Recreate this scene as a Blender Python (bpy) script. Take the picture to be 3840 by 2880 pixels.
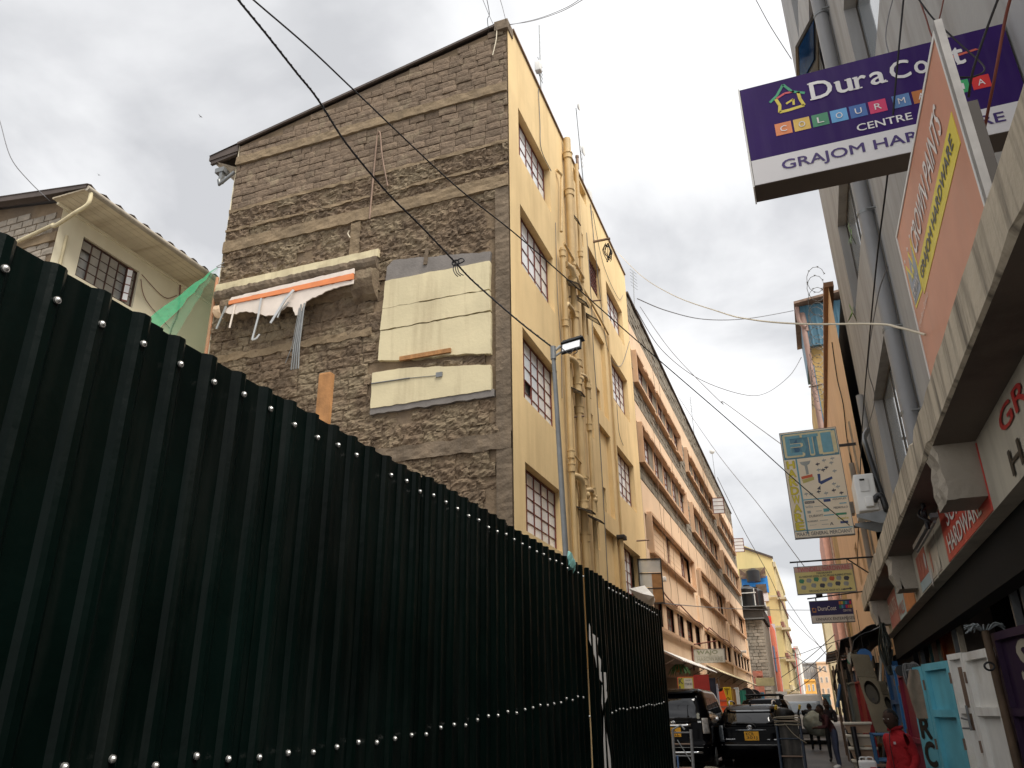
import bpy, bmesh, math, random
from math import sin, cos, pi, radians
from mathutils import Vector, Matrix, noise
random.seed(7)
for o in list(bpy.data.objects): bpy.data.objects.remove(o)
S = bpy.context.scene
C = S.collection

# ------------------------------------------------------------------ camera
FPX, PITCH, ROLL, YAW, CAMZ = 2946.4, radians(22.855), radians(-.7713), radians(-19.856), 1.5
_f = Vector((sin(YAW)*cos(PITCH), cos(YAW)*cos(PITCH), sin(PITCH)))
_r0 = Vector((cos(YAW), -sin(YAW), 0)); _u0 = _r0.cross(_f)
_r = cos(ROLL)*_r0 + sin(ROLL)*_u0; _u = -sin(ROLL)*_r0 + cos(ROLL)*_u0
cam = bpy.data.cameras.new('camera'); camo = bpy.data.objects.new('camera', cam); C.objects.link(camo)
camo.matrix_world = Matrix(((_r.x, _u.x, -_f.x, 0), (_r.y, _u.y, -_f.y, 0), (_r.z, _u.z, -_f.z, CAMZ), (0, 0, 0, 1)))
cam.sensor_width = 36; cam.lens = FPX/3840*36; cam.clip_start = .05; cam.clip_end = 2000
S.camera = camo
S.render.resolution_x, S.render.resolution_y = 1024, 768

# ------------------------------------------------------------------ sky, sun, exposure
SUN_EL, SUN_AZ = radians(59), radians(120)       # azimuth measured from +Y towards +X
W = bpy.data.worlds.new('World'); S.world = W; W.use_nodes = True
nt = W.node_tree; nt.nodes.clear()
def wn(t, **k):
    n = nt.nodes.new(t)
    for a, v in k.items(): setattr(n, a, v)
    return n
out = wn('ShaderNodeOutputWorld'); bg = wn('ShaderNodeBackground'); bg2 = wn('ShaderNodeBackground'); mixw = wn('ShaderNodeMixShader')
sky = wn('ShaderNodeTexSky', sky_type='NISHITA', sun_disc=False, sun_elevation=SUN_EL, sun_rotation=SUN_AZ, air_density=1.0, dust_density=3.0)
nt.links.new(sky.outputs[0], bg.inputs[0]); bg.inputs[1].default_value = .05
tc = wn('ShaderNodeTexCoord'); sx = wn('ShaderNodeSeparateXYZ'); nt.links.new(tc.outputs['Generated'], sx.inputs[0])
mx = wn('ShaderNodeMath', operation='MAXIMUM'); nt.links.new(sx.outputs[2], mx.inputs[0]); mx.inputs[1].default_value = 0
ad = wn('ShaderNodeMath', operation='ADD'); nt.links.new(mx.outputs[0], ad.inputs[0]); ad.inputs[1].default_value = .35
cb = wn('ShaderNodeCombineXYZ')
for i in range(2):
    dv = wn('ShaderNodeMath', operation='DIVIDE'); nt.links.new(sx.outputs[i], dv.inputs[0]); nt.links.new(ad.outputs[0], dv.inputs[1]); nt.links.new(dv.outputs[0], cb.inputs[i])
n1 = wn('ShaderNodeTexNoise'); n1.inputs['Scale'].default_value = 1.9; n1.inputs['Detail'].default_value = 7; n1.inputs['Roughness'].default_value = .5; n1.inputs['Distortion'].default_value = .35
mp = wn('ShaderNodeMapping'); mp.inputs['Location'].default_value = (3.35, 1.05, 0.3)
nt.links.new(cb.outputs[0], mp.inputs[0]); nt.links.new(mp.outputs[0], n1.inputs['Vector'])
cr = wn('ShaderNodeValToRGB'); nt.links.new(n1.outputs[0], cr.inputs[0])
e = cr.color_ramp.elements
e[0].position = .37; e[0].color = (.55, .555, .57, 1); e[1].position = .62; e[1].color = (1.0, 1.0, 1.0, 1)
m_ = e.new(.48); m_.color = (.78, .782, .79, 1)
nt.links.new(cr.outputs[0], bg2.inputs[0]); bg2.inputs[1].default_value = .32
mixw.inputs[0].default_value = .94
nt.links.new(bg.outputs[0], mixw.inputs[1]); nt.links.new(bg2.outputs[0], mixw.inputs[2]); nt.links.new(mixw.outputs[0], out.inputs[0])
sl = bpy.data.lights.new('sun', 'SUN'); slo = bpy.data.objects.new('sun', sl); C.objects.link(slo)
sl.energy = 1.5; sl.angle = radians(40); sl.color = (1, .95, .87)
_sd = Vector((sin(SUN_AZ)*cos(SUN_EL), cos(SUN_AZ)*cos(SUN_EL), sin(SUN_EL)))
slo.rotation_euler = _sd.to_track_quat('Z', 'Y').to_euler(); slo.location = (0, 0, 40)
S.view_settings.view_transform = 'Standard'; S.view_settings.look = 'None'; S.view_settings.exposure = 1.95; S.view_settings.gamma = 1
S.view_settings.use_curve_mapping = False
S.cycles.max_bounces = 5; S.cycles.diffuse_bounces = 3; S.cycles.glossy_bounces = 3; S.cycles.transparent_max_bounces = 6

# ------------------------------------------------------------------ helpers
def ray(x, y):
    a, b = (x-1920)/FPX, (y-1440)/FPX
    return _r*a - _u*b + _f
O = Vector((0, 0, CAMZ))
def uX(x, y, X): d = ray(x, y); return O + d*(X/d.x)
def uY(x, y, Y): d = ray(x, y); return O + d*(Y/d.y)
def uZ(x, y, Z): d = ray(x, y); return O + d*((Z-CAMZ)/d.z)
def gz(y): return .01*y                      # the street climbs gently

def pm(name, col, rough=.75, metal=0, var=.12, scale=2.5, streak=0, sscale=2.2, bump=0, bscale=25, col2=None, c2amt=.5, spec=.4, rnd=0, scol=(.25, .2, .15), alpha=1, axis=2, c2scale=None, srange=(.48, .78)):
    m = bpy.data.materials.new(name); m.use_nodes = True
    t = m.node_tree; N = t.nodes; L = t.links; b = N['Principled BSDF']
    b.inputs['Roughness'].default_value = rough; b.inputs['Metallic'].default_value = metal; b.inputs['Specular IOR Level'].default_value = spec
    geo = N.new('ShaderNodeNewGeometry'); P = geo.outputs['Position']
    def nz(sc, det=4, vec=None, ro=.55):
        n = N.new('ShaderNodeTexNoise'); n.inputs['Scale'].default_value = sc; n.inputs['Detail'].default_value = det; n.inputs['Roughness'].default_value = ro
        L.new(vec or P, n.inputs['Vector']); return n.outputs[0]
    def rmp(f, a, b_):
        n = N.new('ShaderNodeMapRange'); n.inputs[1].default_value = a; n.inputs[2].default_value = b_; L.new(f, n.inputs[0]); n.clamp = True; return n.outputs[0]
    def mix(f, a, c, ty='MIX'):
        n = N.new('ShaderNodeMix'); n.data_type = 'RGBA'; n.blend_type = ty
        if isinstance(f, float) or isinstance(f, int): n.inputs[0].default_value = f
        else: L.new(f, n.inputs[0])
        for i, q in ((6, a), (7, c)):
            if isinstance(q, tuple): n.inputs[i].default_value = (*q[:3], 1)
            else: L.new(q, n.inputs[i])
        return n.outputs[2]
    c = tuple(col)
    f1 = rmp(nz(scale, 6), .3, .7)
    cur = mix(f1, tuple(max(0, v*(1-var)) for v in c), tuple(min(1, v*(1+var)) for v in c))
    if col2:
        f2 = rmp(nz(c2scale or scale*.45, 7, None, .62), .62-.3*c2amt, .72-.2*c2amt); cur = mix(f2, cur, tuple(col2))
    if streak:
        mpn = N.new('ShaderNodeMapping'); sc = [1, 1, 1]; sc[axis] = .09; mpn.inputs['Scale'].default_value = sc; L.new(P, mpn.inputs[0])
        f3 = rmp(nz(sscale, 5, mpn.outputs[0]), *srange)
        mm = N.new('ShaderNodeMath'); mm.operation = 'MULTIPLY'; L.new(f3, mm.inputs[0]); mm.inputs[1].default_value = streak
        cur = mix(mm.outputs[0], cur, tuple(scol))
    if rnd:
        oi = N.new('ShaderNodeObjectInfo'); f4 = rmp(oi.outputs['Random'], 0, 1)
        hb = N.new('ShaderNodeMapRange'); L.new(oi.outputs['Random'], hb.inputs[0]); hb.inputs[3].default_value = 1-rnd; hb.inputs[4].default_value = 1+rnd
        hs = N.new('ShaderNodeHueSaturation'); L.new(cur, hs.inputs['Color']); L.new(hb.outputs[0], hs.inputs['Value']); cur = hs.outputs[0]
    L.new(cur, b.inputs['Base Color'])
    if bump:
        bn = N.new('ShaderNodeBump'); bn.inputs['Strength'].default_value = bump; bn.inputs['Distance'].default_value = .03
        L.new(nz(bscale, 6), bn.inputs['Height']); L.new(bn.outputs[0], b.inputs['Normal'])
    if alpha < 1: b.inputs['Alpha'].default_value = alpha
    return m

def emis(name, col, st):
    m = bpy.data.materials.new(name); m.use_nodes = True; b = m.node_tree.nodes['Principled BSDF']
    b.inputs['Base Color'].default_value = (*col, 1); b.inputs['Emission Color'].default_value = (*col, 1); b.inputs['Emission Strength'].default_value = st
    return m
_flat = {}
def paint(col, rough=.5, spec=.4, metal=0):
    k = (tuple(round(c, 3) for c in col), rough, spec, metal)
    if k not in _flat:
        _flat[k] = pm('paint_%d' % len(_flat), col, rough, metal, var=.1, scale=6, spec=spec, streak=.12, bump=.05, bscale=40)
    return _flat[k]

def rootloc(p):
    while p.parent: p = p.parent
    return p.location
class MB:
    def __init__(s): s.v = []; s.f = []; s.sm = []
    def add(s, vs, fs, smooth=False):
        n = len(s.v); s.v += [tuple(v) for v in vs]; s.f += [tuple(i+n for i in f) for f in fs]; s.sm += [smooth]*len(fs); return s
    def box(s, x0, x1, y0, y1, z0, z1):
        if x0 > x1: x0, x1 = x1, x0
        if y0 > y1: y0, y1 = y1, y0
        if z0 > z1: z0, z1 = z1, z0
        return s.add([(x0, y0, z0), (x1, y0, z0), (x1, y1, z0), (x0, y1, z0), (x0, y0, z1), (x1, y0, z1), (x1, y1, z1), (x0, y1, z1)],
                     [(0, 3, 2, 1), (4, 5, 6, 7), (0, 1, 5, 4), (1, 2, 6, 5), (2, 3, 7, 6), (3, 0, 4, 7)])
    def bbox(s, x0, x1, y0, y1, z0, z1, b=.02):
        bm = bmesh.new(); bmesh.ops.create_cube(bm, size=1)
        for v in bm.verts: v.co = Vector(((x0+x1)/2+v.co.x*(x1-x0), (y0+y1)/2+v.co.y*(y1-y0), (z0+z1)/2+v.co.z*(z1-z0)))
        bmesh.ops.bevel(bm, geom=bm.edges[:], offset=b, segments=2, affect='EDGES', profile=.6)
        return s.bm(bm, True)
    def bm(s, bm, smooth=False, M=None):
        bm.verts.index_update()
        s.add([(M @ v.co if M else v.co.copy()) for v in bm.verts], [[v.index for v in f.verts] for f in bm.faces], smooth); bm.free(); return s
    def quad(s, a, b, c, d): return s.add([a, b, c, d], [(0, 1, 2, 3)])
    def fbox(s, F, u0, u1, v0, v1, w0, w1):
        pts = [F(u, v, w) for w in (w0, w1) for u, v in ((u0, v0), (u1, v0), (u1, v1), (u0, v1))]
        return s.add(pts, [(0, 3, 2, 1), (4, 5, 6, 7), (0, 1, 5, 4), (1, 2, 6, 5), (2, 3, 7, 6), (3, 0, 4, 7)])
    def prism(s, F, poly, w0, w1):
        n = len(poly)
        vs = [F(u, v, w0) for u, v in poly]+[F(u, v, w1) for u, v in poly]
        return s.add(vs, [tuple(reversed(range(n))), tuple(range(n, 2*n))]+[(i, (i+1) % n, n+(i+1) % n, n+i) for i in range(n)])
    def tube(s, pts, r, n=8, cap=True, smooth=True):
        pts = [Vector(p) for p in pts]; rs = r if isinstance(r, (list, tuple)) else [r]*len(pts)
        prev = None; rings = []
        for i, p in enumerate(pts):
            t = (pts[min(i+1, len(pts)-1)]-pts[max(i-1, 0)]).normalized()
            if prev is None:
                a = Vector((0, 0, 1)) if abs(t.z) < .9 else Vector((1, 0, 0)); x = t.cross(a).normalized()
            else:
                x = (prev-t*prev.dot(t)).normalized()
            prev = x; y = t.cross(x)
            rings.append([p+(x*cos(2*pi*k/n)+y*sin(2*pi*k/n))*rs[i] for k in range(n)])
        vs = [v for R in rings for v in R]
        fs = [(i*n+k, i*n+(k+1) % n, (i+1)*n+(k+1) % n, (i+1)*n+k) for i in range(len(pts)-1) for k in range(n)]
        s.add(vs, fs, smooth)
        if cap: s.add(rings[0], [tuple(reversed(range(n)))]); s.add(rings[-1], [tuple(range(n))])
        return s
    def ball(s, c, rx, ry=None, rz=None, n=10, m=7):
        ry = ry or rx; rz = rz or rx; c = Vector(c)
        vs = [c+Vector((0, 0, -rz))]
        for j in range(1, m):
            a = -pi/2+pi*j/m
            vs += [c+Vector((rx*cos(a)*cos(2*pi*k/n), ry*cos(a)*sin(2*pi*k/n), rz*sin(a))) for k in range(n)]
        vs.append(c+Vector((0, 0, rz))); L_ = len(vs)-1
        fs = [(0, 1+(k+1) % n, 1+k) for k in range(n)]
        for j in range(m-2):
            fs += [(1+j*n+k, 1+j*n+(k+1) % n, 1+(j+1)*n+(k+1) % n, 1+(j+1)*n+k) for k in range(n)]
        fs += [(1+(m-2)*n+k, 1+(m-2)*n+(k+1) % n, L_) for k in range(n)]
        return s.add(vs, fs, True)
    def build(s, name, mat, parent=None, label=None, stuff=False):
        me = bpy.data.meshes.new(name); off = rootloc(parent) if parent else Vector((0, 0, 0))
        me.from_pydata([Vector(v)-off for v in s.v], [], s.f); me.update()
        for p, q in zip(me.polygons, s.sm): p.use_smooth = q
        o = bpy.data.objects.new(name, me); C.objects.link(o); me.materials.append(mat)
        if parent: o.parent = parent
        if label: o['label'] = label
        if stuff: o['kind'] = 'stuff'
        return o
def thing(name, loc, label, cat, group=None):
    o = bpy.data.objects.new(name, None); C.objects.link(o); o.location = loc; o['label'] = label; o['category'] = cat; o['kind'] = 'thing'
    o.empty_display_size = .2
    if group: o['group'] = group
    return o
def tag(o, label, cat, group=None):
    o['label'] = label; o['category'] = cat; o['kind'] = 'thing'
    if group: o['group'] = group
    return o
def struct(o): o['kind'] = 'structure'; return o
def inst(me, name, loc, parent, scale=None, rot=None):
    o = bpy.data.objects.new(name, me); C.objects.link(o); o.parent = parent
    o.location = Vector(loc)-rootloc(parent)
    if scale: o.scale = scale
    if rot: o.rotation_euler = rot
    return o
def Fr(o, u, v, w):
    o, u, v, w = map(Vector, (o, u, v, w))
    return lambda a, b, c=0: o+u*a+v*b+w*c
def FX(X, y0=0, z0=0, flip=False):      # a plane facing +X: u = -? reads left to right for a viewer on +X side (looking -X): left is -Y
    return Fr((X, y0, z0), (0, 1, 0), (0, 0, 1), (1, 0, 0))
def FXn(X, y0=0, z0=0):                 # plane facing -X (right side of the street): reading direction runs towards -Y
    return Fr((X, y0, z0), (0, -1, 0), (0, 0, 1), (-1, 0, 0))
def FY(Y, x0=0, z0=0):                  # plane facing -Y (towards the camera)
    return Fr((x0, Y, z0), (1, 0, 0), (0, 0, 1), (0, -1, 0))

def holed(mb, F, u0, u1, v0, v1, holes, depth, thick=None):
    """a wall face with rectangular openings and their reveals; holes = (u0,u1,v0,v1[,depth])"""
    us = sorted({u0, u1, *[h[0] for h in holes], *[h[1] for h in holes]}); vs = sorted({v0, v1, *[h[2] for h in holes], *[h[3] for h in holes]})
    us = [u for u in us if u0 <= u <= u1]; vs = [v for v in vs if v0 <= v <= v1]
    for i in range(len(us)-1):
        j = 0
        while j < len(vs)-1:
            cu, = ((us[i]+us[i+1])/2,)
            if any(h[0] < cu < h[1] and h[2] < (vs[j]+vs[j+1])/2 < h[3] for h in holes): j += 1; continue
            k = j
            while k < len(vs)-1 and not any(h[0] < cu < h[1] and h[2] < (vs[k]+vs[k+1])/2 < h[3] for h in holes): k += 1
            mb.quad(F(us[i], vs[j]), F(us[i+1], vs[j]), F(us[i+1], vs[k]), F(us[i], vs[k])); j = k
    for h in holes:
        d = -(h[4] if len(h) > 4 else depth); a, b, c, e = h[:4]
        mb.quad(F(a, c), F(b, c), F(b, c, d), F(a, c, d)); mb.quad(F(a, e, d), F(b, e, d), F(b, e), F(a, e))
        mb.quad(F(a, c), F(a, c, d), F(a, e, d), F(a, e)); mb.quad(F(b, c, d), F(b, c), F(b, e), F(b, e, d))

_txt = {}
def text(s, F, u0, u1, v0, v1, mat, parent, w=.004, bold=0., name='lettering', italic=0, th=.0015):
    """lettering fitted to the rectangle, as thin mesh"""
    cu = bpy.data.curves.new('t', 'FONT'); cu.body = s; cu.resolution_u = 3; cu.shear = italic
    cu.fill_mode = 'FRONT'
    to = bpy.data.objects.new('t', cu)
    me = bpy.data.meshes.new_from_object(to); bpy.data.objects.remove(to); bpy.data.curves.remove(cu)
    xs = [v.co.x for v in me.vertices]; ys = [v.co.y for v in me.vertices]
    if not xs: return None
    ax, bx, ay, by = min(xs), max(xs), min(ys), max(ys)
    mb = MB(); ku, kv = (u1-u0)/(bx-ax), (v1-v0)/max(1e-6, by-ay); d = bold*.8
    fs = [tuple(p.vertices) for p in me.polygons]
    for i, (sx_, sy_) in enumerate(((0, 0),) if not bold else ((0, 0), (d, 0), (-d, 0), (0, d*.8), (0, -d*.8))):   # heavier strokes: shifted layers
        mb.add([F(u0+(v.co.x-ax+sx_)*ku, v0+(v.co.y-ay+sy_)*kv, w+.0004*i) for v in me.vertices], fs)
    bpy.data.meshes.remove(me)
    return mb.build(name, mat, parent)
def crom(pts, n=6):
    pts = [Vector(p) for p in pts]
    if len(pts) < 3:
        return [pts[0].lerp(pts[-1], i/(n)) for i in range(n+1)]
    o = []
    for i in range(len(pts)-1):
        p0 = pts[max(i-1, 0)]; p1 = pts[i]; p2 = pts[i+1]; p3 = pts[min(i+2, len(pts)-1)]
        for k in range(n):
            t = k/n
            o.append(.5*((2*p1)+(p2-p0)*t+(2*p0-5*p1+4*p2-p3)*t*t+(-p0+3*p1-3*p2+p3)*t**3))
    return o+[pts[-1]]
# ------------------------------------------------------------------ materials
M = {}
M['fence'] = pm('dark_green_sheet', (.0010, .0036, .0029), .3, 0, var=.5, scale=1.1, spec=.085, streak=.7, sscale=11, srange=(.5, .72), scol=(.0065, .0085, .0075), bump=.35, bscale=3.2)
M['steel'] = pm('zinc', (.62, .62, .6), .35, .85, var=.1)
M['yellow'] = pm('yellow_plaster', (.78, .58, .305), .85, var=.09, scale=.7, streak=.34, sscale=2.2, srange=(.46, .74), scol=(.46, .31, .14), bump=.12, bscale=18)
M['ypipe'] = pm('yellow_pipe', (.58, .42, .215), .65, var=.12, scale=2, streak=.5, sscale=3, scol=(.35, .22, .09))
M['mortar'] = pm('mortar', (.178, .128, .08), .95, var=.28, scale=1.6, col2=(.16, .12, .085), c2amt=.45, bump=1.0, bscale=9)
M['block'] = pm('stone_block', (.168, .122, .084), .95, var=.22, scale=5, rnd=.16, bump=.8, bscale=22, col2=(.22, .172, .115), c2amt=.25, c2scale=2.2)
M['rubble'] = pm('rock_faced_stone', (.152, .108, .070), .95, var=.38, scale=2.6, bump=1.0, bscale=15, col2=(.205, .16, .103), c2amt=.5, c2scale=1.3)
M['conc'] = pm('old_concrete', (.215, .158, .096), .92, var=.25, scale=1.7, streak=.3, sscale=3, scol=(.17, .13, .09), bump=.8, bscale=10)
M['conc2'] = pm('grey_concrete', (.15, .113, .077), .92, var=.35, scale=2, streak=.35, sscale=3, scol=(.13, .11, .09), bump=.7, bscale=12)
M['cream'] = pm('cream_paint', (.60, .525, .34), .85, var=.1, scale=1.2, streak=.6, sscale=3, srange=(.5, .8), scol=(.26, .19, .11), bump=.15, bscale=14)
M['cream2'] = pm('cream_wall', (.77, .71, .54), .85, var=.05, scale=.8, streak=.2, sscale=1.3, scol=(.4, .3, .16), bump=.08, bscale=14)
M['greyplas'] = pm('grey_plaster', (.185, .168, .155), .9, var=.15, scale=3, bump=.3, bscale=20)
M['orange'] = pm('orange_paint', (.70, .23, .085), .7, var=.1, scale=3, streak=.2)
M['whitepl'] = pm('plasterboard', (.68, .60, .53), .85, var=.07, scale=4, bump=.1)
M['wood'] = pm('raw_timber', (.34, .165, .06), .75, var=.3, scale=4, streak=.5, sscale=14, scol=(.17, .08, .03), bump=.2, bscale=30)
M['redframe'] = pm('red_oxide_frame', (.16, .045, .032), .6, var=.2, scale=4)
M['dkframe'] = pm('dark_frame', (.03, .025, .022), .6, var=.2, scale=4)
M['pane'] = pm('sky_white_glass', (.80, .81, .82), .1, var=.10, scale=1.4, spec=.7, streak=.2, sscale=5, scol=(.42, .42, .42))  # near-white base puts the reflected sky into the pane colour
M['pane2'] = pm('grimy_glass', (.30, .28, .25), .18, var=.3, scale=1.2, spec=.6)
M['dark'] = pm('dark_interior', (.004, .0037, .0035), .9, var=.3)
M['peach'] = pm('peach_plaster', (.73, .54, .37), .85, var=.06, scale=.6, streak=.22, sscale=1.8, scol=(.40, .21, .1), bump=.1, bscale=12)
M['peach2'] = pm('peach_trim', (.60, .395, .25), .8, var=.1, scale=1, streak=.3, sscale=2.5, scol=(.26, .12, .06), bump=.12, bscale=14)
M['pstone'] = pm('grey_stone', (.235, .205, .16), .95, var=.28, scale=2.6, bump=.8, bscale=8, streak=.35, sscale=3, scol=(.10, .085, .07))
M['pmort'] = pm('grey_mortar', (.10, .085, .07), .95, var=.2, scale=3)
M['roofdk'] = pm('dark_sheet_roof', (.09, .07, .06), .6, .2, var=.2)
M['rust'] = pm('rusty_sheet', (.22, .15, .11), .7, .3, var=.3, scale=3)
M['black'] = pm('black_plastic', (.012, .012, .013), .4, var=.2, spec=.5)
M['cable'] = pm('cable', (.012, .011, .013), .6)
M['cablep'] = pm('purple_cable', (.10, .04, .06), .6)
M['cablew'] = pm('pale_cable', (.62, .55, .42), .6)
M['cableg'] = pm('grey_cable', (.16, .16, .17), .6)
M['galv'] = pm('galvanised', (.22, .228, .23), .5, .55, var=.15, scale=5, streak=.25, sscale=6, scol=(.15, .14, .13))
M['greyw'] = pm('grey_render', (.335, .333, .33), .85, var=.08, scale=.7, streak=.6, sscale=2.6, srange=(.46, .7), scol=(.20, .185, .17), bump=.1, bscale=16)
M['canopy'] = pm('cream_canopy', (.50, .425, .32), .85, var=.2, scale=1.6, streak=.92, sscale=9, srange=(.47, .72), scol=(.06, .048, .036), bump=.3, bscale=14)
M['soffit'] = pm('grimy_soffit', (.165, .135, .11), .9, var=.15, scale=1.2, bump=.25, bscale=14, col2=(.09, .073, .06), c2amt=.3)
M['white'] = pm('white_paint', (.72, .71, .68), .6, var=.06, scale=3, streak=.15, sscale=3)
M['road'] = pm('asphalt', (.075, .070, .066), .62, var=.3, scale=.9, bump=.35, bscale=30, spec=.5, col2=(.12, .11, .10), c2amt=.4)
M['pave'] = pm('pavement', (.15, .125, .105), .85, var=.25, scale=1.4, bump=.3, bscale=20)

# ------------------------------------------------------------------ ground
mb = MB(); mb.quad((-90, -12, gz(-12)), (60, -12, gz(-12)), (60, 400, gz(400)), (-90, 400, gz(400)))
struct(mb.build('ground', M['pave']))
mb = MB(); mb.quad((-5, -10, gz(-10)+.012), (.93, -10, gz(-10)+.012), (.93, 170, gz(170)+.012), (-5, 170, gz(170)+.012))
struct(mb.build('street', M['road']))
mb = MB()
for y in range(-8, 60, 2):
    mb.add([(.93, y, gz(y)), (2.6, y, gz(y)), (2.6, y+1.985, gz(y+2)), (.93, y+1.985, gz(y+2)), (.93, y, gz(y)+.12), (2.6, y, gz(y)+.12), (2.6, y+1.985, gz(y+2)+.12), (.93, y+1.985, gz(y+2)+.12)],
           [(0, 3, 2, 1), (4, 5, 6, 7), (0, 1, 5, 4), (1, 2, 6, 5), (2, 3, 7, 6), (3, 0, 4, 7)])
struct(mb.build('pavement', M['pave']))

# ------------------------------------------------------------------ hoarding fence of corrugated sheets
FXc = -2.5; PITCHR = .2165
Y0 = 1.83-.2165*5
fence = thing('hoarding_fence', (FXc, 7, gz(7)), 'tall dark green corrugated metal hoarding running along the left of the street', 'fence')
def fz(y):  # top edge
    return 3.08+.006*y
k = 0; rib = 0; nrib = 62; sheets = []
def prof(y):   # ribs stand out towards the street
    return [(y-.052, 0), (y-.034, .022), (y-.016, .034), (y+.016, .034), (y+.034, .022), (y+.052, 0)]
while rib < nrib:
    n = 4; ys = [Y0+PITCHR*(rib+i) for i in range(n)]
    pts = [(ys[0]-.115, .002)]
    for y in ys:
        pts += prof(y)
    pts.append((ys[-1]+.125, .002)); off = random.uniform(-.0015, .0015)+(.004 if k % 2 else 0)
    if abs(ys[0]-9.0) < .45: off += .03
    tilt = random.uniform(-.004, .004); dz = random.uniform(-.012, .014); sec = 1 if ys[0] > 8.9 else 0
    mb = MB(); nz_ = 9; vs = []
    for j in range(nz_):
        for (y, d) in pts:
            zt = fz(y)+dz-(.02 if sec and y < 9.3 else 0); z0 = gz(y)-.03; zz = z0+(zt-z0)*j/(nz_-1)
            w = .006*noise.noise(Vector((y*2.3, zz*1.7, 3)))
            vs.append((FXc+d+off+w, y+tilt*(zz-1.5), zz))
    q = len(pts)
    mb.add(vs, [(j*q+i, j*q+i+1, (j+1)*q+i+1, (j+1)*q+i) for j in range(nz_-1) for i in range(q-1)])
    o = mb.build('corrugated_sheet', M['fence'], fence)
    md = o.modifiers.new('t', 'SOLIDIFY'); md.thickness = .0022; md.offset = -1
    sheets.append(o); rib += n; k += 1
ms = MB(); ms.tube([(0, 0, 0), (.004, 0, 0)], .0135, 10); ms.tube([(.004, 0, 0), (.012, 0, 0)], .0075, 6)
scr = None
def screw(y, z, s=1):
    global scr
    loc = Vector((FXc+.0415+random.uniform(0, .002), y+random.uniform(-.008, .008), z))
    if scr is None:
        scr = MB(); scr.tube([(-.004, 0, 0), (.005, 0, 0)], .0145, 10); scr.tube([(.005, 0, 0), (.009, 0, 0), (.0135, 0, 0)], [.011, .0095, .004], 8)
        o = scr.build('screw', M['steel'], fence); o.location = loc-fence.location; 
        o.data.transform(Matrix.Translation(fence.location)); scr = o.data
    else: o = inst(scr, 'screw', loc, fence)
for i in range(2, nrib):
    y = Y0+PITCHR*i
    if random.random() > .04: screw(y+.005, 2.955+.0075*(y-2)+random.uniform(-.012, .012)+(.02 if y > 9.2 else 0))
    zl = (1.355 if y < 4.3 else 1.345+.0727*(y-4.3)) if y < 9.1 else 1.49+.036*(y-9.26)
    if random.random() > .05: screw(y-.004, zl+random.uniform(-.018, .018))
# splashed white paint on one sheet
pts = [(2203, 2338), (2212, 2375), (2226, 2392), (2228, 2450), (2238, 2475), (2240, 2520), (2256, 2522), (2257, 2590), (2262, 2605), (2255, 2650), (2262, 2770), (2272, 2880), (2288, 2880), (2276, 2800), (2250, 2640), (2246, 2560), (2236, 2540), (2225, 2470), (2212, 2420), (2207, 2400)]
F = FX(FXc+.052)
mb = MB()
for i in range(4):
    pass
pl = [uX(2235+(x-2235-.155*(y-2600))*1.7+.155*(y-2600), y, FXc+.052) for x, y in pts]
mb.prism(F, [(p.y, p.z) for p in pl], 0, .002)
mb.build('paint_splash', M['white'], fence, 'run of spilt white paint')
# green-ish plastic bag on the sheet joint
bg_ = MB(); c0 = uX(2142, 2112, FXc+.02)
for i in range(3): bg_.ball(c0+Vector((0, .05*i-.05, random.uniform(-.03, .03))), .03, .09, .11, 9, 6)
bb = bg_; bb.v = [tuple(Vector(v)+Vector((.02*noise.noise(Vector(v)*22), .05*noise.noise(Vector(v)*16+Vector((3, 1, 2))), .06*noise.noise(Vector(v)*14)))) for v in bb.v]; bb.sm = [False]*len(bb.sm)
tag(bb.build('plastic_bag', pm('teal_plastic', (.16, .36, .33), .25, var=.2, scale=8, spec=.6)), 'crumpled teal plastic bag stuck on top of the green hoarding', 'bag')
mb = MB(); mb.box(FXc-.06, FXc-.012, 9.18, 9.36, gz(9), 3.08); mb.build('rusty_post', pm('dark_rust', (.035, .016, .009), .8, var=.4, scale=5), fence)
# timber standing behind the fence
p0 = uY(1197, 1400, 7.2); wd = .175
mb = MB(); mb.box(p0.x-.0, p0.x+wd, 7.2, 7.26, gz(7), p0.z-.02); mb.add([(p0.x, 7.2, p0.z-.02), (p0.x+wd, 7.2, p0.z-.02), (p0.x+wd, 7.26, p0.z-.02), (p0.x, 7.26, p0.z-.02), (p0.x+.01, 7.205, p0.z), (p0.x+.14, 7.205, p0.z+.0), (p0.x+.14, 7.255, p0.z+.0), (p0.x+.01, 7.255, p0.z)], [(0, 1, 5, 4), (1, 2, 6, 5), (2, 3, 7, 6), (3, 0, 4, 7), (4, 5, 6, 7)])
tag(mb.build('timber_plank', M['wood']), 'upright raw timber plank sticking up behind the green hoarding', 'plank')

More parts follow.
